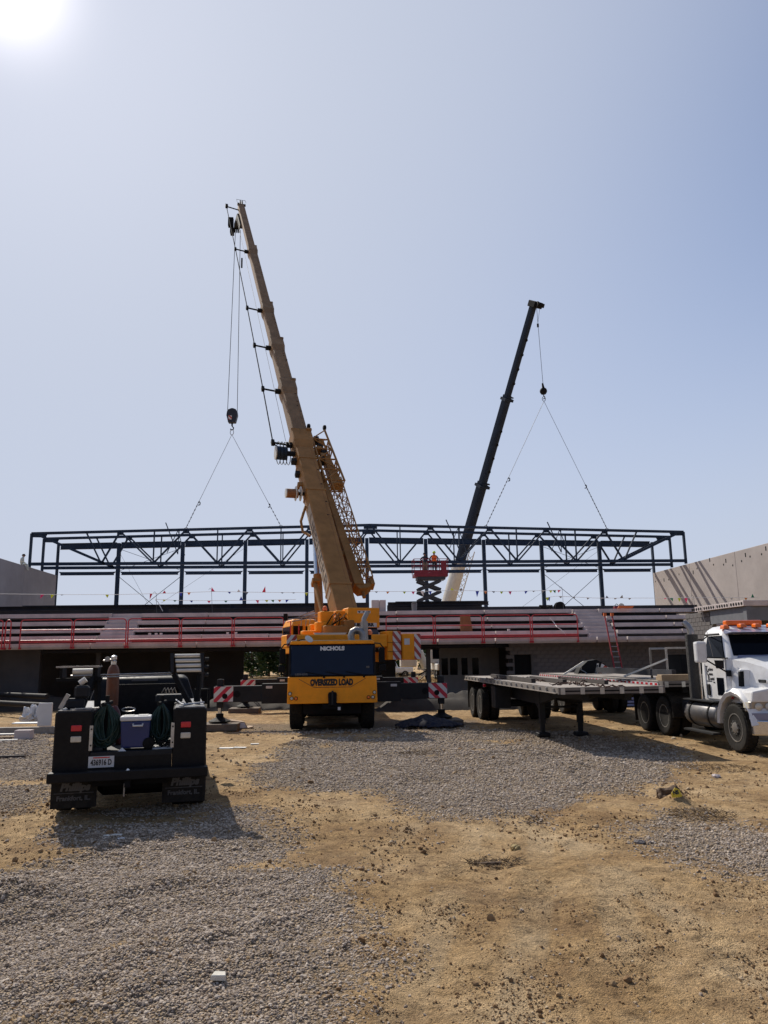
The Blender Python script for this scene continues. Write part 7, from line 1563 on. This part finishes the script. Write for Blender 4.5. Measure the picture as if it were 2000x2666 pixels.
# stones under the far side, low berm in front of the left walls
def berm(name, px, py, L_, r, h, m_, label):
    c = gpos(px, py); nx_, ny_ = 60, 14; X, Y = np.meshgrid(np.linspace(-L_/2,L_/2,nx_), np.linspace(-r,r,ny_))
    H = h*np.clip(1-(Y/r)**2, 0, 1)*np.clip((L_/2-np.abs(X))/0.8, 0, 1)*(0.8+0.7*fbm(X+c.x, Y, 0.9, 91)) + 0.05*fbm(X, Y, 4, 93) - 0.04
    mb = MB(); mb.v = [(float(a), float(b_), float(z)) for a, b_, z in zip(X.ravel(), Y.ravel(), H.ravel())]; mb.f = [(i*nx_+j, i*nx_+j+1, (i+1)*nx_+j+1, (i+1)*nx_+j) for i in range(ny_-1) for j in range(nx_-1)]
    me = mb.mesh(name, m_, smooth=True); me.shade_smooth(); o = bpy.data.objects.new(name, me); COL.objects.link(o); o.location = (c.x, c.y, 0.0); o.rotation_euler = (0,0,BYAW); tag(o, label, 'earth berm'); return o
shadow_earth = mat('earth', (0.035,0.027,0.02), 0.95, var=0.3, vscale=2, bump=0.5)  # near-black soil: the stand's shadow is painted into the colour
berm('earth_berm', 110, 1846, 9.0, 1.5, 0.75, shadow_earth, 'low earth berm with painted-in shadow along the wall left of the black truck')
berm('earth_berm', 1220, 1842, 8.0, 1.3, 0.7, shadow_earth, 'low earth berm with painted-in shadow under the room wall behind the trailer')
berm('earth_berm', 640, 1844, 6.5, 1.3, 0.55, shadow_earth, 'low earth berm with painted-in shadow behind the left outriggers')
# blue-grey plank stack behind the trailers
p = gpos(1625, 1838)
t = Thing('panel_stack', 'stack of pale blue panels on the ground between the two trailers', 'panel stack', p, BYAW)
for k in range(4): MB().box(-1.2,1.2,-0.5,0.5,0.02+0.13*k,0.11+0.13*k).out('panel', mat('blue_panel', (0.24,0.26,0.42), 0.6, var=0.15), t, bevel=0.01)
# dark pipes lying at the foot of the left wall
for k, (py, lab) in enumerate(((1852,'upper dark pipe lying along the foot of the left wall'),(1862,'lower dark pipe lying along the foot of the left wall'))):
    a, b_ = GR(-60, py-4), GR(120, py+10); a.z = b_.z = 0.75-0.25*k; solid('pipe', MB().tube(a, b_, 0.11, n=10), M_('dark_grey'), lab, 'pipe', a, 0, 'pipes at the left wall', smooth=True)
# distant white pickup seen below the stand
p = PW(1010, 1740, 84); t = Thing('pickup', 'small white pickup far behind the stand, right of the crane cab', 'pickup', (p.x, 84, 0), 0.2)
MB().loft([[(-w,y0,z),(w,y0,z),(w,y1,z),(-w,y1,z)] for w, y0, y1, z in ((2.6,-0.9,0.9,0.5),(2.6,-0.9,0.9,1.1))]).out('body', M_('white_paint'), t, bevel=0.08)
MB().loft([[(-1.0,-0.8,1.1),(1.0,-0.8,1.1),(1.0,0.8,1.1),(-1.0,0.8,1.1)],[(-0.7,-0.65,1.75),(0.7,-0.65,1.75),(0.7,0.65,1.75),(-0.7,0.65,1.75)]]).out('cabin', M_('white_paint'), t, bevel=0.05); MB().box(-0.75,0.75,-0.79,-0.74,1.2,1.6).out('side_window', M_('glass_dark'), t)
for x in (-1.7, 1.7):
    for s in (-1, 1): wheel(t, (x, s*0.8, 0.38), 0.38, 0.24, (0,s,0), tread=False)

# ------------------------------------------------------------------ trees behind the stand
def leafmat(name, c0, c1):
    m = bpy.data.materials.new(name); m.use_nodes = True; nn, ll = m.node_tree.nodes, m.node_tree.links; bb = nn['Principled BSDF']; bb.inputs['Roughness'].default_value = 0.6
    nz = nn.new('ShaderNodeTexNoise'); nz.inputs['Scale'].default_value = 1.3; tcx = nn.new('ShaderNodeTexCoord'); ll.new(tcx.outputs['Object'], nz.inputs[0]); r_ = nn.new('ShaderNodeValToRGB'); r_.color_ramp.elements[0].position = 0.35; r_.color_ramp.elements[1].position = 0.65
    r_.color_ramp.elements[0].color = (*c0,1); r_.color_ramp.elements[1].color = (*c1,1); ll.new(nz.outputs[0], r_.inputs[0]); ll.new(r_.outputs[0], bb.inputs['Base Color'])
    tr = nn.new('ShaderNodeBsdfTranslucent'); ll.new(r_.outputs[0], tr.inputs[0]); mx = nn.new('ShaderNodeMixShader'); mx.inputs[0].default_value = 0.35; ll.new(bb.outputs[0], mx.inputs[1]); ll.new(tr.outputs[0], mx.inputs[2]); ll.new(mx.outputs[0], nn['Material Output'].inputs[0]); return m
LM = [leafmat('leaf_a', (0.025,0.05,0.012), (0.07,0.115,0.03)), leafmat('leaf_b', (0.03,0.055,0.02), (0.09,0.13,0.045))]
def treemesh(H, Rr_, seed, lm):
    rnd = random.Random(seed); tr = MB(); pts = []
    tr.path([(0,0,-0.2),(0.1,0.05,H*0.2),(0.05,-0.1,H*0.42),(0.15,0.0,H*0.65)], 0.16*H/8, 8)
    for k in range(14):
        z0 = H*rnd.uniform(0.2,0.6); a = rnd.uniform(0,6.28); L_ = Rr_*rnd.uniform(0.6,1.05); z1 = min(H*0.95, z0 + H*rnd.uniform(0.12,0.4)); e = (L_*math.cos(a), L_*math.sin(a), z1)
        tr.path([(0.08,0,z0),(e[0]*0.5,e[1]*0.5,z0+(z1-z0)*0.65),e], 0.045*H/8, 5); pts.append(e); pts.append((e[0]*0.6,e[1]*0.6,z0+(z1-z0)*0.85))
    pts += [(rnd.uniform(-.4,.4)*Rr_, rnd.uniform(-.4,.4)*Rr_, H*rnd.uniform(0.7,0.97)) for _ in range(10)] + [(rnd.uniform(-.9,.9)*Rr_, rnd.uniform(-.9,.9)*Rr_, H*rnd.uniform(0.12,0.4)) for _ in range(12)]
    lf_ = MB()
    for (x, y, z) in pts:
        cr_ = Rr_*rnd.uniform(0.22,0.4)
        for j in range(95):
            d = Vector((rnd.gauss(0,1), rnd.gauss(0,1), rnd.gauss(0,0.8))).normalized()*cr_*rnd.uniform(0.3,1.05); c = Vector((x,y,z)) + d; s_ = rnd.uniform(0.10,0.22)
            u_ = Vector((rnd.gauss(0,1),rnd.gauss(0,1),rnd.gauss(0,1))).normalized(); v_ = u_.orthogonal().normalized()*s_; u_ = u_*s_*0.6
            lf_.add([c-u_, c+v_*0.9, c+u_, c-v_*0.9], [(0,1,2,3)])
    return tr.mesh('trunk', M_('bark')), lf_.mesh('crown', lm)
TM = [treemesh(6.5, 2.6, 1, LM[0]), treemesh(5.4, 2.4, 2, LM[1])]
tp = [(655,95,0,1.0,'dark green tree seen left of the gap under the stand'),(700,100,1,1.1,'rounded green tree filling the gap left of the crane cab'),(742,92,0,0.95,'green tree just left of the crane cab'),(790,104,1,1.15,'green tree mostly hidden behind the crane cab'),(990,98,0,1.0,'dark tree below the orange counterweight'),(1035,106,1,1.1,'tree behind the striped counterweight end'),(1125,112,0,1.3,'tree above the white crane cab'),(1175,110,1,1.2,'tree seen through the room windows'),(610,110,1,1.2,'far tree mostly hidden by the dark stand wall')]
for k, (px, Y, mi, s_, lab) in enumerate(tp):
    p = PW(px, 1750, Y); t = Thing('tree', lab, 'tree', (p.x, Y, 0), k*1.1, 'trees behind the stand'); t.o.scale = (s_*1.45, s_*1.45, s_*1.12)
    for me, nm in zip(TM[mi], ('trunk', 'crown')):
        o = bpy.data.objects.new(nm, me); COL.objects.link(o); o.parent = t.o
# dry grass on the lit ground behind the stand
mb = MB(); rnd = random.Random(8)
for k in range(9000):
    y = rnd.uniform(48,85); x = rnd.uniform(-0.3,0.12)*y; h = rnd.uniform(0.1,0.45); a = rnd.uniform(0,6.28)
    mb.add([(x,y,-0.02),(x+0.05*math.cos(a),y+0.05*math.sin(a),-0.02),(x+rnd.uniform(-.12,.12),y+rnd.uniform(-.12,.12),h)],[(0,1,2)])
o = solid('dry_grass', mb, mat('straw', (0.36,0.27,0.13), 0.9, var=0.3), 'dry straw-coloured grass on the ground behind the stand', 'grass', (0,0,0), 0); o['kind'] = 'stuff'
